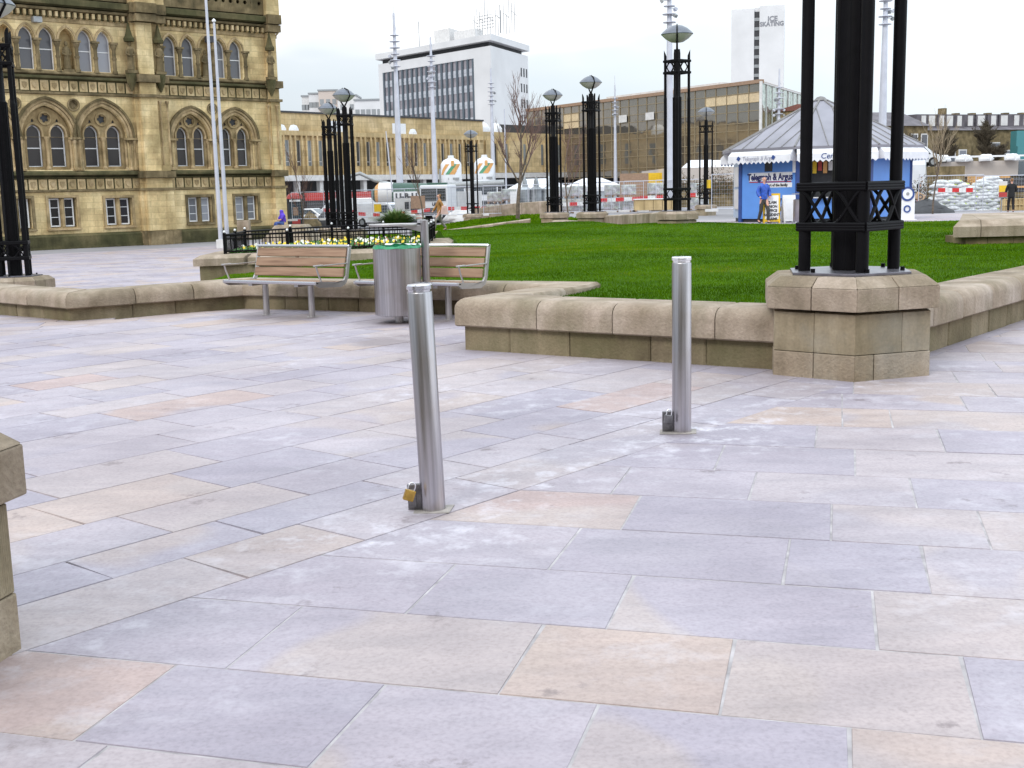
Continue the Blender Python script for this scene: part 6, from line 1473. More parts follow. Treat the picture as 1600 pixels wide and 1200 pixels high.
# tanker lorry lettered U-B-U
Yt = 98; x, z = at(632, Yt); t = empty('tanker_lorry', (x, Yt, z), 'tanker lorry with a green top and a white side panel lettered U-B-U', 'lorry', rz=-.06)
mb = MB(); mb.cyl((-2.0, 0, 2.45), (2.0, 0, 2.30), .98, n=24); mb.cyl((-2.7, 0, 2.45), (-2.0, 0, 2.45), .35, .98, n=24); mb.build('tank', m_green, t, smooth=40)
mb = MB(); mb.cyl((-2.05, 0, 2.45), (-.9, 0, 2.42), .995, n=24); mb.build('white_band', m_off, t, smooth=40)
mb = MB(); mb.cyl((-2.35, 0, 2.45), (-2.02, 0, 2.45), .70, 1.0, n=24); mb.build('orange_band', m_orange, t, smooth=40)
mb = MB(); mb.box(-.75, 1.35, -1.04, -.96, 1.85, 2.65); mb.build('side_panel', m_white, t); text('lettering', 'U-B-U', .62, m_dark, t, TR(.30, -1.06, 2.26) @ TXT, .01, bold=.03, sx=1.1)
mb = MB(); mb.box(-2.8, 4.0, -.5, .5, .8, 1.15); mb.build('chassis', m_dark, t)
mb = MB(); mb.prism([(2.1, -1.15), (3.9, -1.15), (3.9, 1.15), (2.1, 1.15)], .8, 2.9, top=[(2.1, -1.1), (3.7, -1.1), (3.7, 1.1), (2.1, 1.1)]); mb.build('cab', m_vwhite, t, bevel=.08)
mb = MB(); mb.box(2.45, 3.5, -1.17, -1.1, 1.85, 2.65); mb.build('cab_window', m_wind, t); mb = MB(); mb.box(2.0, 3.6, -1.0, 1.0, 2.95, 3.3); mb.build('roof_deflector', m_green, t, bevel=.05)
mb = MB(); mb.cyl((2.2, -.3, 3.0), (8.2, -.3, 3.15), .28, n=10); mb.cyl((3.0, -.3, 3.0), (3.0, -.3, 4.4), .09, n=6); mb.build('hose_boom', m_grey, t, smooth=40)
mb = MB(); mb.tube([(-5.0, 0, 1.2), (-4.9, 0, 3.0), (-4.4, 0, 4.0), (-3.6, 0, 4.2), (-2.4, 0, 3.6), (0, .1, 3.0)], .16, n=8); mb.build('loading_hose', m_grey, t, smooth=50)
for q in (-2.0, -.9, 3.0):
    for s_ in (-1, 1): wheel(t, q, s_*.95, .5, .3)
def lorry(px, Y, rz, label, letter=None, boxh=2.4):
    x, z = at(px, Y); t = empty('lorry', (x, Y, z), label, 'lorry', 'white site lorries', rz)
    mb = MB(); mb.box(-1.2, 1.2, -1.0, .9, .7, 3.0); mb.build('cab', m_vwhite, t, bevel=.1)
    mb = MB(); mb.box(-1.05, 1.05, -1.06, -1.0, 1.75, 2.7); mb.build('windscreen', m_wind, t); mb = MB(); mb.box(-1.1, 1.1, -1.05, -1.0, .8, 1.2); mb.build('grille', m_dark, t)
    for s_ in (-1, 1): mb = MB(); mb.box(s_*.85-.15, s_*.85+.15, -1.07, -1.0, 1.0, 1.2); mb.build('headlight', m_off, t)
    if letter: text('lettering', letter, .34, m_dark, t, TR(.2, -1.03, 1.48) @ TXT, .01, bold=.02)
    mb = MB(); mb.box(-1.2, 1.2, 1.1, 6.5, 1.0, 1.0+boxh*.6); mb.build('load_body', m_off, t, bevel=.03)
    for y in (-.2, 4.5, 5.6):
        for s_ in (-1, 1):
            mb = MB(); mb.cyl((s_*1.05-.15, y, .5), (s_*1.05+.15, y, .5), .5, n=16); mb.build('wheel', m_tyre, t)
    return t
lorry(685, 96, -.35, 'white lorry cab lettered UBU behind the walking woman', 'UBU')
lorry(703, 103, .2, 'white lorry cab directly under the left silo', None)
lorry(756, 108, .1, 'white lorry with a dark blue load under the right silo', None)
def silo(px, Y, y0, y1, label):
    x, z = at(px, Y); zb_ = Z(px, y1, Y); zt_ = Z(px, y0, Y); r = 16.0*Y/1850*1.0; t = empty('silo', (x, Y, z), label, 'silo', 'white cement silos'); h = zt_-z; b = zb_-z
    mb = MB(); mb.lathe([(.3, b-1.2), (r, b), (r, h-.8), (r*.75, h-.45), (r*.3, h-.25), (r*.28, h), (.05, h+.02)], n=28); mb.build('tank', m_vwhite, t, smooth=40)
    for i in range(4): a = PI/4+PI/2*i; mb = MB(); mb.cyl((r*.85*math.cos(a), r*.85*math.sin(a), 0), (r*.85*math.cos(a), r*.85*math.sin(a), b+.2), .1, n=6); mb.build('leg', m_grey, t)
    zt2 = h-.80; zb2 = zt2-.95; n_ = 40
    def wrap(f0, mat, name, wd=.16):
        mb = MB()
        for i in range(n_):
            for j in range(12):
                fa = (i+.5)/n_; fz = (j+.5)/12
                s_ = (fa-.5)*1.9-(fz-.5)*.55
                if not (f0 <= s_ < f0+wd): continue
                a0, a1 = -PI/2-1.3+2.6*i/n_, -PI/2-1.3+2.6*(i+1)/n_; z0, z1 = zb2+(zt2-zb2)*j/12, zb2+(zt2-zb2)*(j+1)/12
                mb.add([((r+.015)*math.cos(a0), (r+.015)*math.sin(a0), z0), ((r+.015)*math.cos(a1), (r+.015)*math.sin(a1), z0), ((r+.015)*math.cos(a1), (r+.015)*math.sin(a1), z1), ((r+.015)*math.cos(a0), (r+.015)*math.sin(a0), z1)], [(0, 1, 2, 3)])
        if mb.f: mb.build(name, mat, t, recalc=False)
    wrap(-.62, m_orange, 'orange_stripe', .28); wrap(-.12, m_sgreen, 'green_stripe', .30); wrap(.18, m_orange, 'orange_stripe', .34)
    mb = MB(); mb.box(.05, .32, -r-.03, -r+.25, b+2.0, b+2.5); mb.build('red_mark', m_orange, t)
    mb = MB(); mb.box(-.25, .75, -r+.02, -r+.4, b+.75, b+.95); mb.build('name_strip', m_grey, t); return t
silo(706, 112, 243, 294, 'left white cement silo with orange and green diagonal stripes')
silo(758, 116, 242, 292, 'right white cement silo with diagonal stripes, partly behind the small lamp')
# tents
def tent(px, Y, w, ew, py_top, py_eave, label):
    x, z = at(px, Y); zt_ = Z(px, py_top, Y)-z; ze = Z(px, py_eave, Y)-z; t = empty('marquee', (x, Y, z), label, 'tent', 'white market tents'); h = w/2
    mb = MB(); mb.add([(-h, -h, ze), (h, -h, ze), (h, h, ze), (-h, h, ze), (-ew, 0, zt_), (ew, 0, zt_)], [(0, 1, 5, 4), (1, 2, 5), (2, 3, 4, 5), (3, 0, 4)]); mb.add([(-h, -h, ze), (h, -h, ze), (h, h, ze), (-h, h, ze), (-h, -h, ze-.35), (h, -h, ze-.35), (h, h, ze-.35), (-h, h, ze-.35)], [(0, 4, 5, 1), (1, 5, 6, 2), (2, 6, 7, 3), (3, 7, 4, 0)])
    mb.build('canopy', m_awn, t, recalc=False)
    mb = MB(); mb.box(-h+.1, h-.1, -h+.1, h-.1, .05, ze-.3); mb.build('side_walls', m_tarp, t)
    for a in (-1, 1):
        for b in (-1, 1): mb = MB(); mb.cyl((a*h, b*h, 0), (a*h, b*h, ze), .05, n=6); mb.build('tent_pole', m_grey, t)
m_tarp = M_plain('grey_sheeting', (.42, .46, .50), .4, var=.35, scale=1.2, bump=.5, bscale=3)
tent(840, 92, 4.6, .9, 279, 294, 'left white tent behind the middle lamp columns')
tent(926, 96, 4.6, .7, 278, 292, 'right white tent behind the middle lamp columns')
tent(1095, 110, 3.2, 1.0, 250, 262, 'small white tent left of the small lamp with the notice')
tent(1128, 112, 2.6, 1.0, 250, 262, 'small white tent just left of the kiosk roof')
# dark statue group silhouettes by the left tent, on a wall
x, z = at(838, 84); mb = MB()
for q in (-.8, .0, .9): mb.lathe([(.5, 0), (.45, 1.6), (.5, 1.7), (.2, 1.9), (.16, 2.3), (.02, 2.6)], c=(x+q, 84, z), n=8)
tag(mb.build('sheeted_statue', m_tarp, smooth=40), 'sheet covered pieces standing before the left tent', 'covered statue')
# wrapped pallets of stone
def M_wrap():
    m, n, b = newmat('wrapped_stone'); co = node(n, 'ShaderNodeTexCoord').outputs['Object']
    bt = node(n, 'ShaderNodeTexVoronoi', feature='F1'); bt.inputs['Scale'].default_value = 3.2; mp_ = node(n, 'ShaderNodeMapping'); mp_.inputs['Scale'].default_value = (1, 1, 2.2); n.links.new(co, mp_.inputs[0]); n.links.new(mp_.outputs[0], bt.inputs['Vector'])
    t = tex(n, scale=2.6, detail=7, vec=co); t.inputs['Roughness'].default_value = .75
    r = ramp(n, [(.32, (.10, .10, .11)), (.45, (.30, .29, .29)), (.55, (.42, .41, .40)), (.68, (.62, .63, .66))]); n.links.new(t.outputs[0], r.inputs[0])
    c = mixc(n, .35, r.outputs[0], bt.outputs['Color'], 'OVERLAY'); hs = node(n, 'ShaderNodeHueSaturation'); hs.inputs['Saturation'].default_value = .25; n.links.new(c, hs.inputs['Color'])
    n.links.new(hs.outputs[0], b.inputs['Base Color']); b.inputs['Roughness'].default_value = .35
    bp = node(n, 'ShaderNodeBump'); bp.inputs['Strength'].default_value = .8; bp.inputs['Distance'].default_value = .08; n.links.new(t.outputs[0], bp.inputs['Height']); n.links.new(bp.outputs[0], b.inputs['Normal']); return m
m_wrap = M_wrap()
def pallet(px, Y, w, h, z_add=0., rz=0., lab=None):
    x, z = at(px, Y); t = empty('wrapped_pallet', (x, Y, z+z_add), lab or 'pallet of paving stone wrapped in grey plastic, stacked behind the barrier tape', 'pallet', 'wrapped pallets behind the tape', rz)
    mb = MB(); mb.box(-w/2, w/2, -.5, .5, .14, h); mb.build('wrapped_load', m_wrap, t, bevel=.07)
    mb = MB()
    for q in (-1, 0, 1): mb.box(q*w*.42-.05, q*w*.42+.05, -.5, .5, 0, .11)
    mb.box(-w/2, w/2, -.5, .5, .11, .139); mb.build('pallet_boards', m_brown, t); return t
rnd = random.Random(8)
for i, (px_, an) in enumerate(((772, 'just right of the smallest lamp'), (795, 'left of the bare tree on the lawn'), (884, 'right of the left middle lamp'), (905, 'left of the right middle lamp'), (956, 'right of the right middle lamp'), (982, 'left of the yellow cabin'), (1022, 'under the yellow cabin'), (1090, 'right of the tall lamp'))):
    for r in range(2):
        Yp = 84-1.2*(i % 2); pallet(px_+rnd.uniform(-2, 2), Yp, 1.02 if px_ < 1080 else 1.3, rnd.uniform(.80, 1.0), z_add=r*1.02, rz=rnd.uniform(-.12, .12), lab=('upper' if r else 'lower')+' plastic wrapped pallet '+an)
# yellow cabin, timber stack, boards
x, z = at(1016, 100); z = Z(1016, 288, 100); t = empty('yellow_cabin', (x, 100, z), 'yellow site cabin with a white sign, raised on posts left of the tall lamp', 'site cabin')
mb = MB(); mb.box(-1.55, 1.7, -1, 1, 0, .92); mb.build('body', m_yel, t)
mb = MB()
for i in range(14): mb.box(-1.5+.23*i, -1.42+.23*i, -1.03, -1.0, .04, .88)
mb.build('ribs', m_yel, t)
mb = MB(); mb.box(-1.35, -.45, -1.06, -1.03, .50, .85); s_ = mb.build('sign', m_white, t); mb = MB(); mb.box(-1.2, -.6, -1.07, -1.06, .62, .74); mb.build('sign_print', m_blue, s_)
for q in (-1.4, -.9, 1.55): mb = MB(); mb.box(q-.07, q+.07, -.95, -.8, -2.6, 0); mb.build('post', m_grey, t)
mb = MB(); mb.box(-.5, -.1, -.9, -.85, -2.4, -.1); mb.build('blue_door', m_dblue, t); mb = MB(); mb.box(-2.6, -1.6, -.4, .2, -1.0, .3); mb.build('steel_gantry', m_off, t)
mb = MB(); x, z = at(991, 88); z = Z(991, 312, 88)-.4; mb.box(x-1.05, x+1.05, 88, 88.1, z, z+2.3); tag(mb.build('site_board', m_brown), 'plain brown board standing under the yellow cabin', 'board')
x, z = at(1026, 78); t = empty('stone_stack', (x, 78, Z(1026, 328, 78)), 'low stack of tan paving stone under a pale sheet left of the tall lamp', 'stone stack'); mb = MB()
for r in range(4): 
    for i in range(5): mb.box(-1.45+.59*i, -.89+.59*i, -.5, .5, .17*r, .165+.17*r)
mb.build('stones', m_lib, t); mb = MB(); mb.box(-1.5, 1.5, -.55, .55, .69, .74); mb.build('sheet', m_white, t)
# barrier tape and boards: red and white blocks
def tape(pts, Y, label, h=.26, bl=.52, name='barrier_tape', sway=True):
    mb = MB(); P = [dp(px_, py_, Y) for px_, py_ in pts]; k = 0
    for a, b in zip(P[:-1], P[1:]):
        n = max(1, round((b-a).length/bl))
        for i in range(n):
            p, q = a.lerp(b, i/n), a.lerp(b, (i+1)/n); mb.m = k % 2; k += 1
            mb.add([(p.x, p.y-.02, p.z-h/2), (q.x, q.y-.02, q.z-h/2), (q.x, q.y-.02, q.z+h/2), (p.x, p.y-.02, p.z+h/2), (p.x, p.y+.02, p.z-h/2), (q.x, q.y+.02, q.z-h/2), (q.x, q.y+.02, q.z+h/2), (p.x, p.y+.02, p.z+h/2)], [(0,1,2,3),(7,6,5,4),(0,4,5,1),(3,2,6,7)])
    return tag(mb.build(name, [m_tred, m_twhite], recalc=False), label, 'barrier', 'red and white barriers')
tape([(560, 334), (605, 337)], 90, 'red and white barrier in front of the white van')
tape([(623, 334), (672, 328)], 90, 'red and white barrier under the sign board left of the walking woman')
tape([(626, 340), (662, 338)], 89, 'second lower red and white barrier under the sign board')
tape([(700, 326), (750, 325)], 88, 'red and white barrier right of the walking woman')
tape([(752, 326), (812, 322)], 87, 'red and white barrier right of the smallest lamp')
tape([(866, 320), (914, 318)], 82, 'red and white barrier between the two middle lamps')
tape([(936, 313), (962, 312), (1000, 310)], 82, 'red and white barrier right of the middle lamps')
tape([(1000, 309), (1036, 308)], 83, 'red and white barrier continuing toward the tall lamp')
tape([(1076, 305), (1098, 304)], 80, 'short red and white barrier by the small lamp')
tape([(505, 328), (556, 331)], 92, 'red and white barrier behind the black lamp pair')
# temporary mesh fence panels
def M_mesh(): return m_galv
fp0 = None
def fence(px, Y, py_base, rz, label, h=2.0, w=3.45):
    global fp0
    x = X(px, Y); z = Z(px, py_base, Y)
    if fp0 is None:
        t = empty('mesh_fence_panel', (x, Y, z), label, 'fence panel', 'temporary mesh fence panels', rz)
        mb = MB(); mb.cyl((0, 0, 0), (0, 0, h), .022, n=6); mb.cyl((w, 0, 0), (w, 0, h), .022, n=6); mb.cyl((0, 0, h), (w, 0, h), .022, n=6); mb.cyl((0, 0, .12), (w, 0, .12), .022, n=6); mb.build('frame', m_galv, t)
        mb = MB()
        for i in range(1, 24): mb.cyl((w*i/24, 0, .12), (w*i/24, 0, h), .004, n=3, cap=False)
        for i in range(1, 9): mb.cyl((0, 0, .12+(h-.12)*i/9), (w, 0, .12+(h-.12)*i/9), .004, n=3, cap=False)
        mb.build('wire_mesh', m_galv, t); mb = MB(); mb.box(-.35, .35, -.12, .12, -.02, .12); mb.box(w-.35, w+.35, -.12, .12, -.02, .12); mb.build('foot_block', m_off, t); fp0 = t; return t
    return copy_tree(fp0, loc=(x, Y, z), rz=rz, label=label)
FL = ['left end fence panel beside the phone box', 'mesh fence panel right of the phone box', 'mesh fence panel behind the black lamp pair', 'mesh fence panel before the white van', 'mesh fence panel before the tanker lorry', 'mesh fence panel holding the brown board', 'mesh fence panel right of the walking woman', 'mesh fence panel left of the bare tree', 'mesh fence panel behind the bare tree', 'mesh fence panel between the middle lamps', 'mesh fence panel right of the middle lamps', 'mesh fence panel under the yellow cabin']
for i, l in enumerate(FL): fence(455+50*i+(20 if i > 6 else 0), 85.5-.6*i, 345-1.4*i, .03, l, w=3.45)
for px_, l in ((1436, 'mesh fence panel at the left end of the sandbag wall'), (1525, 'mesh fence panel in front of the right half of the sandbag wall')): fence(px_, 64.5, 334, -.02, l)
fence(1112, 66, 330, .0, 'mesh fence panel between the small lamp and the kiosk')
# notice boards on the fence
mb = MB(); p = dp(630, 325, 84); mb.box(p.x-.02-.55, p.x+.5, 84.0, 84.05, Z(620, 329, 84), Z(620, 310, 84)); o = tag(mb.build('site_board', m_off), 'white site notice board with a dark picture before the tanker lorry', 'notice board')
mb = MB(); mb.box(p.x+.12, p.x+.42, 83.96, 83.99, Z(620, 327, 84), Z(620, 316, 84)); mb.build('picture', m_dark, o)
mb = MB(); p = dp(653, 316, 83); mb.box(p.x-.5, p.x+.5, 83, 83.05, Z(653, 326, 83), Z(653, 306, 83)); tag(mb.build('site_board', m_brown), 'plain light brown board on the fence left of the walking woman', 'board')
mb = MB(); p = dp(590, 325, 84); mb.box(p.x-.25, p.x+.25, 84, 84.05, Z(590, 331, 84), Z(590, 319, 84)); tag(mb.build('site_board', m_yel), 'small yellow notice on the fence before the white van', 'notice board')
mb = MB(); p = dp(804, 315, 82); mb.box(p.x-.3, p.x+.3, 82, 82.05, Z(804, 326, 82), Z(804, 299, 82)); tag(mb.build('site_board', m_white), 'narrow white notice board left of the bare tree trunk', 'notice board')
# dark low stuff behind fence, left
for i, (px_, Y, w, h, m, lab) in enumerate(((512, 94, 2.6, 1.5, m_dark, 'dark covered heap of building material behind the fence, left of the lamps'), (445+38, 93, 1.6, 1.3, m_hallg, 'round dark planter base beside the white car'), (1450, 62, 2.6, .75, m_dark, 'dark heap of earth left of the sandbag wall'), (720, 92, 3.0, 1.1, m_off, 'pale sheeted heap under the left silo'))):
    x, z = at(px_, Y); mb = MB(); vs = []; rnd = random.Random(i); n = 14
    mb.lathe([(w/2*(1-(k/6)**2)*(1+rnd.uniform(-.08, .08))+.02, h*k/6) for k in range(7)], c=(x, Y, z-.05), n=14, sy=.7); o = mb.build('site_heap', m, smooth=70)
    for v in o.data.vertices: v.co += Vector((rnd.uniform(-.1, .1), rnd.uniform(-.1, .1), rnd.uniform(-.06, .06)))
    tag(o, lab, 'heap')

# ------------------------------------------------------------ sandbag wall
m_bagm = []
for i, c in enumerate(((.72, .74, .77), (.78, .79, .82), (.64, .67, .68))): m_bagm.append(M_plain('woven_sack', c, .7, var=.18, scale=5, bump=.5, bscale=14))
bagm = []
for i in range(3):
    rnd = random.Random(i+50); bm = bmesh.new(); bmesh.ops.create_uvsphere(bm, u_segments=14, v_segments=9, radius=1)
    for v in bm.verts:
        x, y, z = v.co; x = math.copysign(abs(x)**.75, x); y = math.copysign(abs(y)**.8, y)
        w = 1+.10*mnoise.noise(Vector((x*2+i*7, y*2, z*2))); v.co = (x*.42*w, y*.28*w, z*.15*(1-.22*abs(x))*w)
    for f in bm.faces: f.smooth = True; f.material_index = 1 if (i != 0 and f.calc_center_median().x > .2 and f.calc_center_median().z > .04) else 0
    me = bpy.data.meshes.new('sandbag'); bm.to_mesh(me); bm.free(); me.materials.append(m_bagm[i]); me.materials.append(m_sackg if 'm_sackg' in globals() else m_yel); bagm.append(me)
Yb = 66.5; zb0 = Z(1510, 332, Yb); xb0 = X(1463, Yb); xb1 = X(1566, Yb); rnd = random.Random(77); r = 0; z = zb0+.1
while z < zb0+2.05:
    x = xb0+.15+(.25 if r % 2 else 0)
    while x < xb1-.1:
        f = (x-xb0)/(xb1-xb0); top = 1.55+.25*math.sin(f*7)+(.45*S((f-.55)/.2) if f < .93 else .1)
        if z-zb0 < top:
            for dy in (0, .42):
                o = bpy.data.objects.new('sandbag', rnd.choice(bagm)); COL.objects.link(o); o.location = (x+rnd.uniform(-.05, .05), Yb+dy+rnd.uniform(-.06, .06), z+rnd.uniform(-.015, .015)); o.rotation_euler = (rnd.uniform(-.1, .1), rnd.uniform(-.12, .12), rnd.uniform(-.25, .25))
                tag(o, 'white woven sack lying in the stacked sandbag wall', 'sandbag', 'white sacks in the sandbag wall')
                if z-zb0 < top-.4 and dy == 0: continue
        x += .60
    z += .175; r += 1
tape([(1466, 297), (1520, 297)], 64.2, 'red and white barrier across the sandbag wall', h=.22, bl=.34)
mb = MB(); x = X(1515, 66); 
for i in range(6): mb.box(xb0+.2+i*.65, xb0+.7+i*.65, Yb-.35, Yb+.6, zb0-.12, zb0-.02)
tag(mb.build('timber_pallets', m_brown), 'timber pallets under the sandbag wall', 'pallet')
# signs, dark machine and basket at the far right
mb = MB(); p = dp(1567, 296, 61.5); mb.box(p.x-.22, p.x+.22, 61.5, 61.55, p.z-.42, p.z+.42); o = tag(mb.build('warning_sign', m_off), 'white and yellow warning sign by the person in dark clothes', 'sign')
mb = MB(); mb.box(p.x-.2, p.x+.2, 61.45, 61.49, p.z-.12, p.z+.2); mb.build('yellow_field', m_yel, o); mb = MB(); mb.box(p.x-.2, p.x+.2, 61.45, 61.49, p.z-.38, p.z-.15); mb.build('red_field', m_red, o); mb = MB(); mb.cyl((p.x, 61.6, p.z-1.8), (p.x, 61.6, p.z), .03, n=6); mb.build('sign_post', m_grey, o)
x, z = at(1592, 67); t = empty('site_machine', (x, 67, z), 'dark digger body with an orange stripe at the right edge', 'digger'); mb = MB(); mb.box(-1.2, 2.0, -.8, .8, .9, 1.7); mb.build('body', m_dark, t, bevel=.1); mb = MB(); mb.box(-1.22, 2.0, -.83, -.8, 1.15, 1.25); mb.build('stripe', m_orange, t); mb = MB(); mb.box(.2, 1.4, -.7, .7, 1.7, 2.7); mb.build('cab', m_wind, t, bevel=.1)
for s_ in (-1, 1): mb = MB(); mb.box(-1.3, 1.9, s_*.8-.2, s_*.8+.2, .02, .6); mb.build('track', m_tyre, t, bevel=.15)
mb = MB(); p = dp(1590, 320, 63)
for i in range(9): mb.cyl((p.x-.7+.2*i, 63, p.z-.5), (p.x-.7+.2*i, 63, p.z+.35), .035, n=5)
for q in (-.4, 0, .3): mb.cyl((p.x-.75, 63, p.z+q), (p.x+1, 63, p.z+q), .03, n=5)
mb.box(p.x-.6, p.x+.9, 63.05, 63.8, p.z-.5, p.z+.28); tag(mb.build('log_basket', m_lib), 'tan slatted crate at the right picture edge', 'crate')

# ------------------------------------------------------------ raised road with parked vehicles, houses behind (right)
Ye = 96.0; e0 = X(1424, Ye); zt_e = Z(1500, 252, Ye); zb_e = Z(1500, 276, Ye)
mb = MB(); mb.add([(X(1120, Ye)-4, Ye, -.6), (120, Ye+6, -.6), (120, Ye+6, zb_e), (X(1120, Ye)-4, Ye, zb_e)], [(0, 1, 2, 3)]); tag(mb.build('retaining_wall', m_hallg, recalc=False), 'dark retaining wall below the raised road at the right', 'retaining wall')
mb = MB(); mb.prism([(X(1120, Ye)-4, Ye-.3), (120, Ye+6), (120, Ye+24), (X(1120, Ye)-4, Ye+18)], zb_e, zt_e); tag(mb.build('raised_road', M_plain('pinkish_concrete', (.50, .44, .40), .85, var=.06, scale=.4)), kind='structure')
mb = MB(); x0 = X(1430, Ye); mb.box(x0, 60, Ye+.2, Ye+.3, zt_e+.28, zt_e+.42)
q = x0
while q < 60: mb.box(q, q+.1, Ye+.18, Ye+.28, zt_e, zt_e+.3); q += 2
tag(mb.build('road_railing', m_white), 'white railing along the raised road', 'railing')
mb = MB(); xo = X(1510, Ye); mb.box(xo, xo+3.4, Ye-.25, Ye-.15, zb_e-.9, zb_e); tag(mb.build('timber_hoarding', m_orange2 if 'm_orange2' in globals() else m_orange), 'orange-tan hoarding under the raised road behind the sandbags', 'hoarding')
for px_, w_, l in ((1470, .75, 'leftmost white wrapped bundle on the raised road, right of the young tree'), (1505, .72, 'second white wrapped bundle on the raised road'), (1539, .62, 'third white wrapped bundle on the raised road'), (1580, .66, 'rightmost white wrapped bundle on the raised road')):
    xx = X(px_, Ye+1); rnd = random.Random(px_); mb = MB(); mb.lathe([(w_*.95, 0), (w_, .12), (w_*.92, .34), (w_*.6, .50), (.1, .52)], c=(xx, Ye+1, zt_e), n=9, sy=.6)
    o = mb.build('wrapped_bundle', m_white, smooth=60); tag(o, l, 'bundle', 'white bundles on the raised road')
    for v in o.data.vertices: v.co += Vector((rnd.uniform(-.06, .06), 0, rnd.uniform(-.04, .04)))
t = van(1412, Ye-6, 0, 'white delivery van behind the right side of the kiosk roof', m_vwhite, L_=5.6, H_=1.6); t.location.z = Z(1412, 262, Ye-6)
mb = MB(); x0 = X(1404, Ye-6); mb.box(x0-4, x0+4.0, Ye-8.5, Ye-4, -.5, Z(1412, 262, Ye-6)); tag(mb.build('loading_platform', m_hallg), 'stone platform under the delivery van behind the kiosk', 'platform')
def house(name, pa, pb, Y, ye, yr, mw, mr, label, win, d=9, chim=True, dorm=0, gables=True):
    t, Ln = frame(name, pa, Y, pb, Y*1.02, label, group='stone buildings behind the raised road'); he = Z((pa+pb)/2, ye, Y); hr = Z((pa+pb)/2, yr, Y)
    mb = MB(); mb.box(0, Ln, 0, d, -.5, he); mb.build('wall', mw, t)
    mb = MB(); mb.add([(-.2, -.3, he), (Ln+.2, -.3, he), (Ln+.2, d, he), (-.2, d, he), (-.2 if gables else 2, d/2, hr), (Ln+.2 if gables else Ln-2, d/2, hr)], [(0, 1, 5, 4), (1, 2, 5), (2, 3, 4, 5), (3, 0, 4), (0, 3, 2, 1)]); rf = mb.build('roof', mr, t)
    if chim:
        for f in ([.97] if Ln < 8 else [.1, .3, .5, .72, .93]): mb = MB(); mb.box(Ln*f-.3, Ln*f+.3, d/2-.4, d/2+.4, hr-.8, hr+.9+(.8 if Ln < 8 else 0)); mb.build('chimney', m_hallg, rf)
    for (f, z0, w, h) in win:
        mb = MB(); mb.box(Ln*f-w/2, Ln*f+w/2, -.06, .1, z0, z0+h); wi = mb.build('window', m_off, t); mb = MB(); mb.box(Ln*f-w/2+.12, Ln*f+w/2-.12, -.075, -.06, z0+.12, z0+h-.12); mb.build('pane', m_paneb, wi)
    for i in range(dorm):
        u = Ln*(i+.5)/dorm; yy = d*.16; mb = MB(); zz = he+.35; mb.box(u-.9, u+.9, yy, d/2-.3, zz, zz+1.5); dd = mb.build('dormer', m_slate, t); mb = MB(); mb.box(u-.45 if i % 2 else u-.2, u+.45, yy-.05, yy, zz+.2, zz+1.35); mb.build('window', m_off, dd)
    return t
he0 = Z(1415, 196, 128)
house('gabled_house', 1372, 1447, 128, 196, 170, m_hallg, m_slate, 'gabled stone house with a slate roof right of the nearest lamp column', [(.72, he0-2.6, .95, 1.8), (.93, he0-2.6, .95, 1.8), (.45, he0-2.6, .9, 1.8)])
house('stone_terrace', 1446, 1516, 134, 203, 188, m_hallg, m_slate, 'stone terrace with white attic windows behind the young bare tree', [(.55, 3.0, 1.2, 1.8), (.8, 3.0, 1.2, 1.8)], dorm=5)
house('stone_terrace', 1514, 1640, 138, 202, 184, m_hallg, m_slate, 'long dark roofed stone terrace at the right edge', [(.3, 4, 1.3, 1.6), (.45, 4.2, 3.0, .5), (.55, 3.0, 1.3, 1.6)], dorm=7)
mb = MB(); x0 = X(1588, 132); mb.box(x0, x0+8, 132, 134, -.5, Z(1590, 228, 132)); mb.box(x0, x0+8, 132.4, 134, Z(1590, 228, 132), Z(1590, 204, 132)); tag(mb.build('teal_glass_front', [M_glass('teal_glass', (.05, .22, .24), .15)]), 'teal glass shop front at the right picture edge', 'building')
house('gabled_house', 1290, 1330, 150, 168, 158, m_hallm, M_plain('red_tile', (.25, .10, .08), .8), 'reddish roofed house peeping over the kiosk roof behind the lamp', [], chim=False)

# ------------------------------------------------------------ trees and shrubs
def bare_tree(px, Y, py_top, label, seed, spread=.5, r0=.09, levels=5, first=.3, lean=0, zb=None, twm=None, dense=2, name='bare_tree', py_base=None):
    rnd = random.Random(seed); x = X(px, Y); z = T(x, Y) if py_base is None else Z(px, py_base, Y); h = Z(px, py_top, Y)-z
    t = empty(name, (x, Y, z), label, 'tree', 'leafless trees')
    tr = MB(); tw = MB()
    def grow(p, d, L_, r, lev):
        k = 4; pts = [p]; q = Vector(p); dd = d.copy()
        for i in range(k):
            dd = (dd+Vector((rnd.uniform(-.12, .12), rnd.uniform(-.12, .12), .05))).normalized(); q = q+dd*(L_/k); pts.append(q.copy())
        (tr if lev < 2 else tw).tube(pts, r, n=8 if lev < 2 else (5 if lev < 3 else 3), r1=r*.62)
        if lev < levels:
            nb = dense+(1 if lev < 2 else 0)+rnd.randint(0, 1)
            for b in range(nb):
                f = rnd.uniform(first if lev == 0 else .25, .98); a = pts[min(k, int(f*k))].lerp(pts[min(k, int(f*k)+1)], f*k-int(f*k)) if f < .98 else pts[-1]
                ax = rnd.uniform(0, 2*PI); side = Vector((math.cos(ax), math.sin(ax), 0)); nd = (dd*(1-spread)+side*spread+Vector((0, 0, .25))).normalized()
                grow(a, nd, L_*rnd.uniform(.45, .72), max(.007, r*rnd.uniform(.42, .6)), lev+1)
            grow(pts[-1], dd, L_*.62, r*.6, lev+1)
    grow(Vector((0, 0, 0)), Vector((lean, 0, 1)).normalized(), h*.50, r0, 0)
    tr.build('trunk', m_bark, t, smooth=60); tw.build('crown', twm or m_twig, t, recalc=False)
    return t
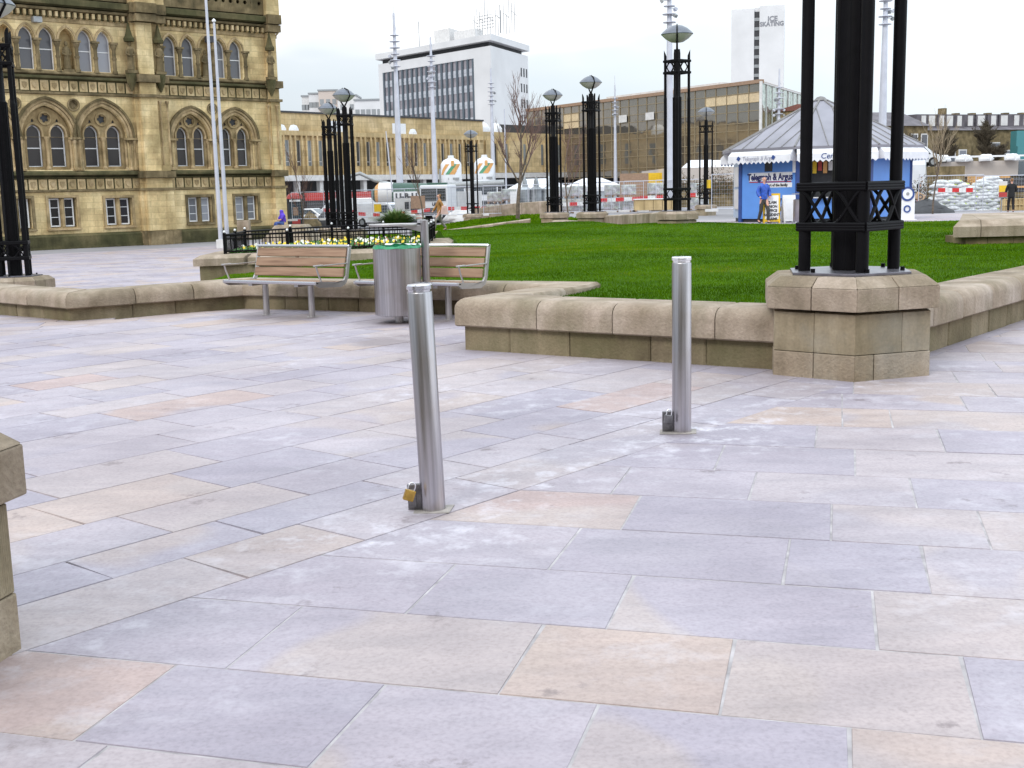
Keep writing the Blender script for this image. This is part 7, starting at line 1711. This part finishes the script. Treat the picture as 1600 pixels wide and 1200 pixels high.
m_bark = M_plain('grey_bark', (.16, .12, .09), .9, var=.3, scale=9, bump=.5, bscale=30); m_twig = M_plain('twigs', (.17, .10, .085), .9); m_twigp = M_plain('pale_twigs', (.34, .27, .18), .9); m_twigd = M_plain('dark_twigs', (.07, .055, .035), .9)
bare_tree(808, 62, 150, 'slender bare tree on the lawn strip, left of the middle lamp columns', 5, spread=.42, r0=.11, levels=5, first=.35, py_base=345)
bare_tree(660, 70, 222, 'thin bare sapling rising from the grassy shrub, before the tanker lorry', 8, spread=.4, r0=.05, levels=4, py_base=345)
bare_tree(472, 78, 232, 'thin bare sapling beside the red phone box', 13, spread=.4, r0=.05, levels=4)
bare_tree(887, 78, 205, 'thin bare tree between the two middle lamp columns', 21, spread=.4, r0=.06, levels=4)
bare_tree(1459, 60, 190, 'young bare tree with upright branches before the sandbag wall, at the right', 33, spread=.34, r0=.05, levels=4, py_base=336, twm=m_twigp)
bare_tree(1476, 108, 208, 'bushy dark bare tree behind the raised road, left one', 41, spread=.66, r0=.22, levels=5, first=.10, twm=m_twigd, dense=5, py_base=262)
bare_tree(1548, 112, 196, 'wide dark bare tree behind the raised road, right one', 45, spread=.7, r0=.26, levels=5, first=.08, twm=m_twigd, dense=5, py_base=262)
bare_tree(1424, 112, 205, 'dark bare tree before the gabled house', 49, spread=.6, r0=.12, levels=4, first=.2, twm=m_twigd, dense=3, py_base=262)
def shrub(px, Y, w, h, n, label, mats, seed, py=None, upright=True, name='shrub', leafl=.3):
    rnd = random.Random(seed); x, z = at(px, Y); z = Z(px, py, Y) if py else z; t = empty(name, (x, Y, z), label, 'shrub'); mb = MB()
    for i in range(n):
        a = rnd.uniform(0, 2*PI); r = w/2*math.sqrt(rnd.random()); bx_, by_ = r*math.cos(a), r*math.sin(a)*.7; hh = h*(1-(r/(w/2))**2*.6)*rnd.uniform(.6, 1.1)
        mb.m = rnd.choice(range(len(mats)))
        if upright:
            o = Vector((bx_*.25, by_*.25, .08)); tip = Vector((bx_*1.3, by_*1.3, hh)); mid = o.lerp(tip, .55)+Vector((0, 0, hh*.16)); s_ = Vector((-math.sin(a), math.cos(a), 0))*.012*(1+h)
            mb.add([o-s_, o+s_, mid+s_, mid-s_, tip], [(0, 1, 2, 3), (3, 2, 4)])
        else:
            c = Vector((bx_, by_, rnd.uniform(.05, 1)*hh)); u = Vector((rnd.gauss(0, 1), rnd.gauss(0, 1), rnd.gauss(0, 1))).normalized(); v = u.orthogonal().normalized(); l = leafl*rnd.uniform(.5, 1)
            mb.add([c-u*l, c+v*l*.4, c+u*l, c-v*l*.4], [(0, 1, 2, 3)])
    st = MB()
    for i in range(5): a = 2*PI*i/5; st.cyl((0, 0, 0), (w*.2*math.cos(a), w*.12*math.sin(a), h*.55), .025, .01, n=5)
    mb.build('foliage', mats, t, recalc=False); st.build('stems', m_bark, t); return t
m_lf1 = M_plain('grassy_leaf', (.13, .24, .06), .7, var=.3, scale=6); m_lf2 = M_plain('olive_leaf', (.19, .24, .08), .7); m_lf3 = M_plain('brown_hedge', (.16, .09, .035), .85, var=.3, scale=5); m_lf4 = M_plain('dark_leaf', (.05, .05, .02), .85)
shrub(618, 58, 2.6, .85, 900, 'tufted green grassy shrub behind the flower bed', [m_lf1, m_lf2], 3, py=353, name='grassy_shrub')
shrub(1122, 74, 2.6, 1.9, 1800, 'brownish hedge left of the kiosk, behind the small lamp', [m_lf3, m_lf4], 4, py=306, upright=False, name='hedge', leafl=.10)
shrub(1062, 86, 3.2, 1.5, 1200, 'brownish hedge behind the tall lamp column', [m_lf3, m_lf4], 14, py=300, upright=False, name='hedge', leafl=.10)
shrub(1448, 70, 2.6, 2.0, 1800, 'rusty brown shrub between the hooded person and the sandbag wall', [m_lf3, m_lf4], 6, py=322, upright=False, name='shrub', leafl=.10)
for px_, s_, l in ((1475, 7, 'brown shrub left of the orange hoarding'), (1495, 9, 'brown shrub beside the orange hoarding')): shrub(px_, 90, 2.6, 1.6, 900, l, [m_lf3, m_lf4], s_, py=300, upright=False, leafl=.12)
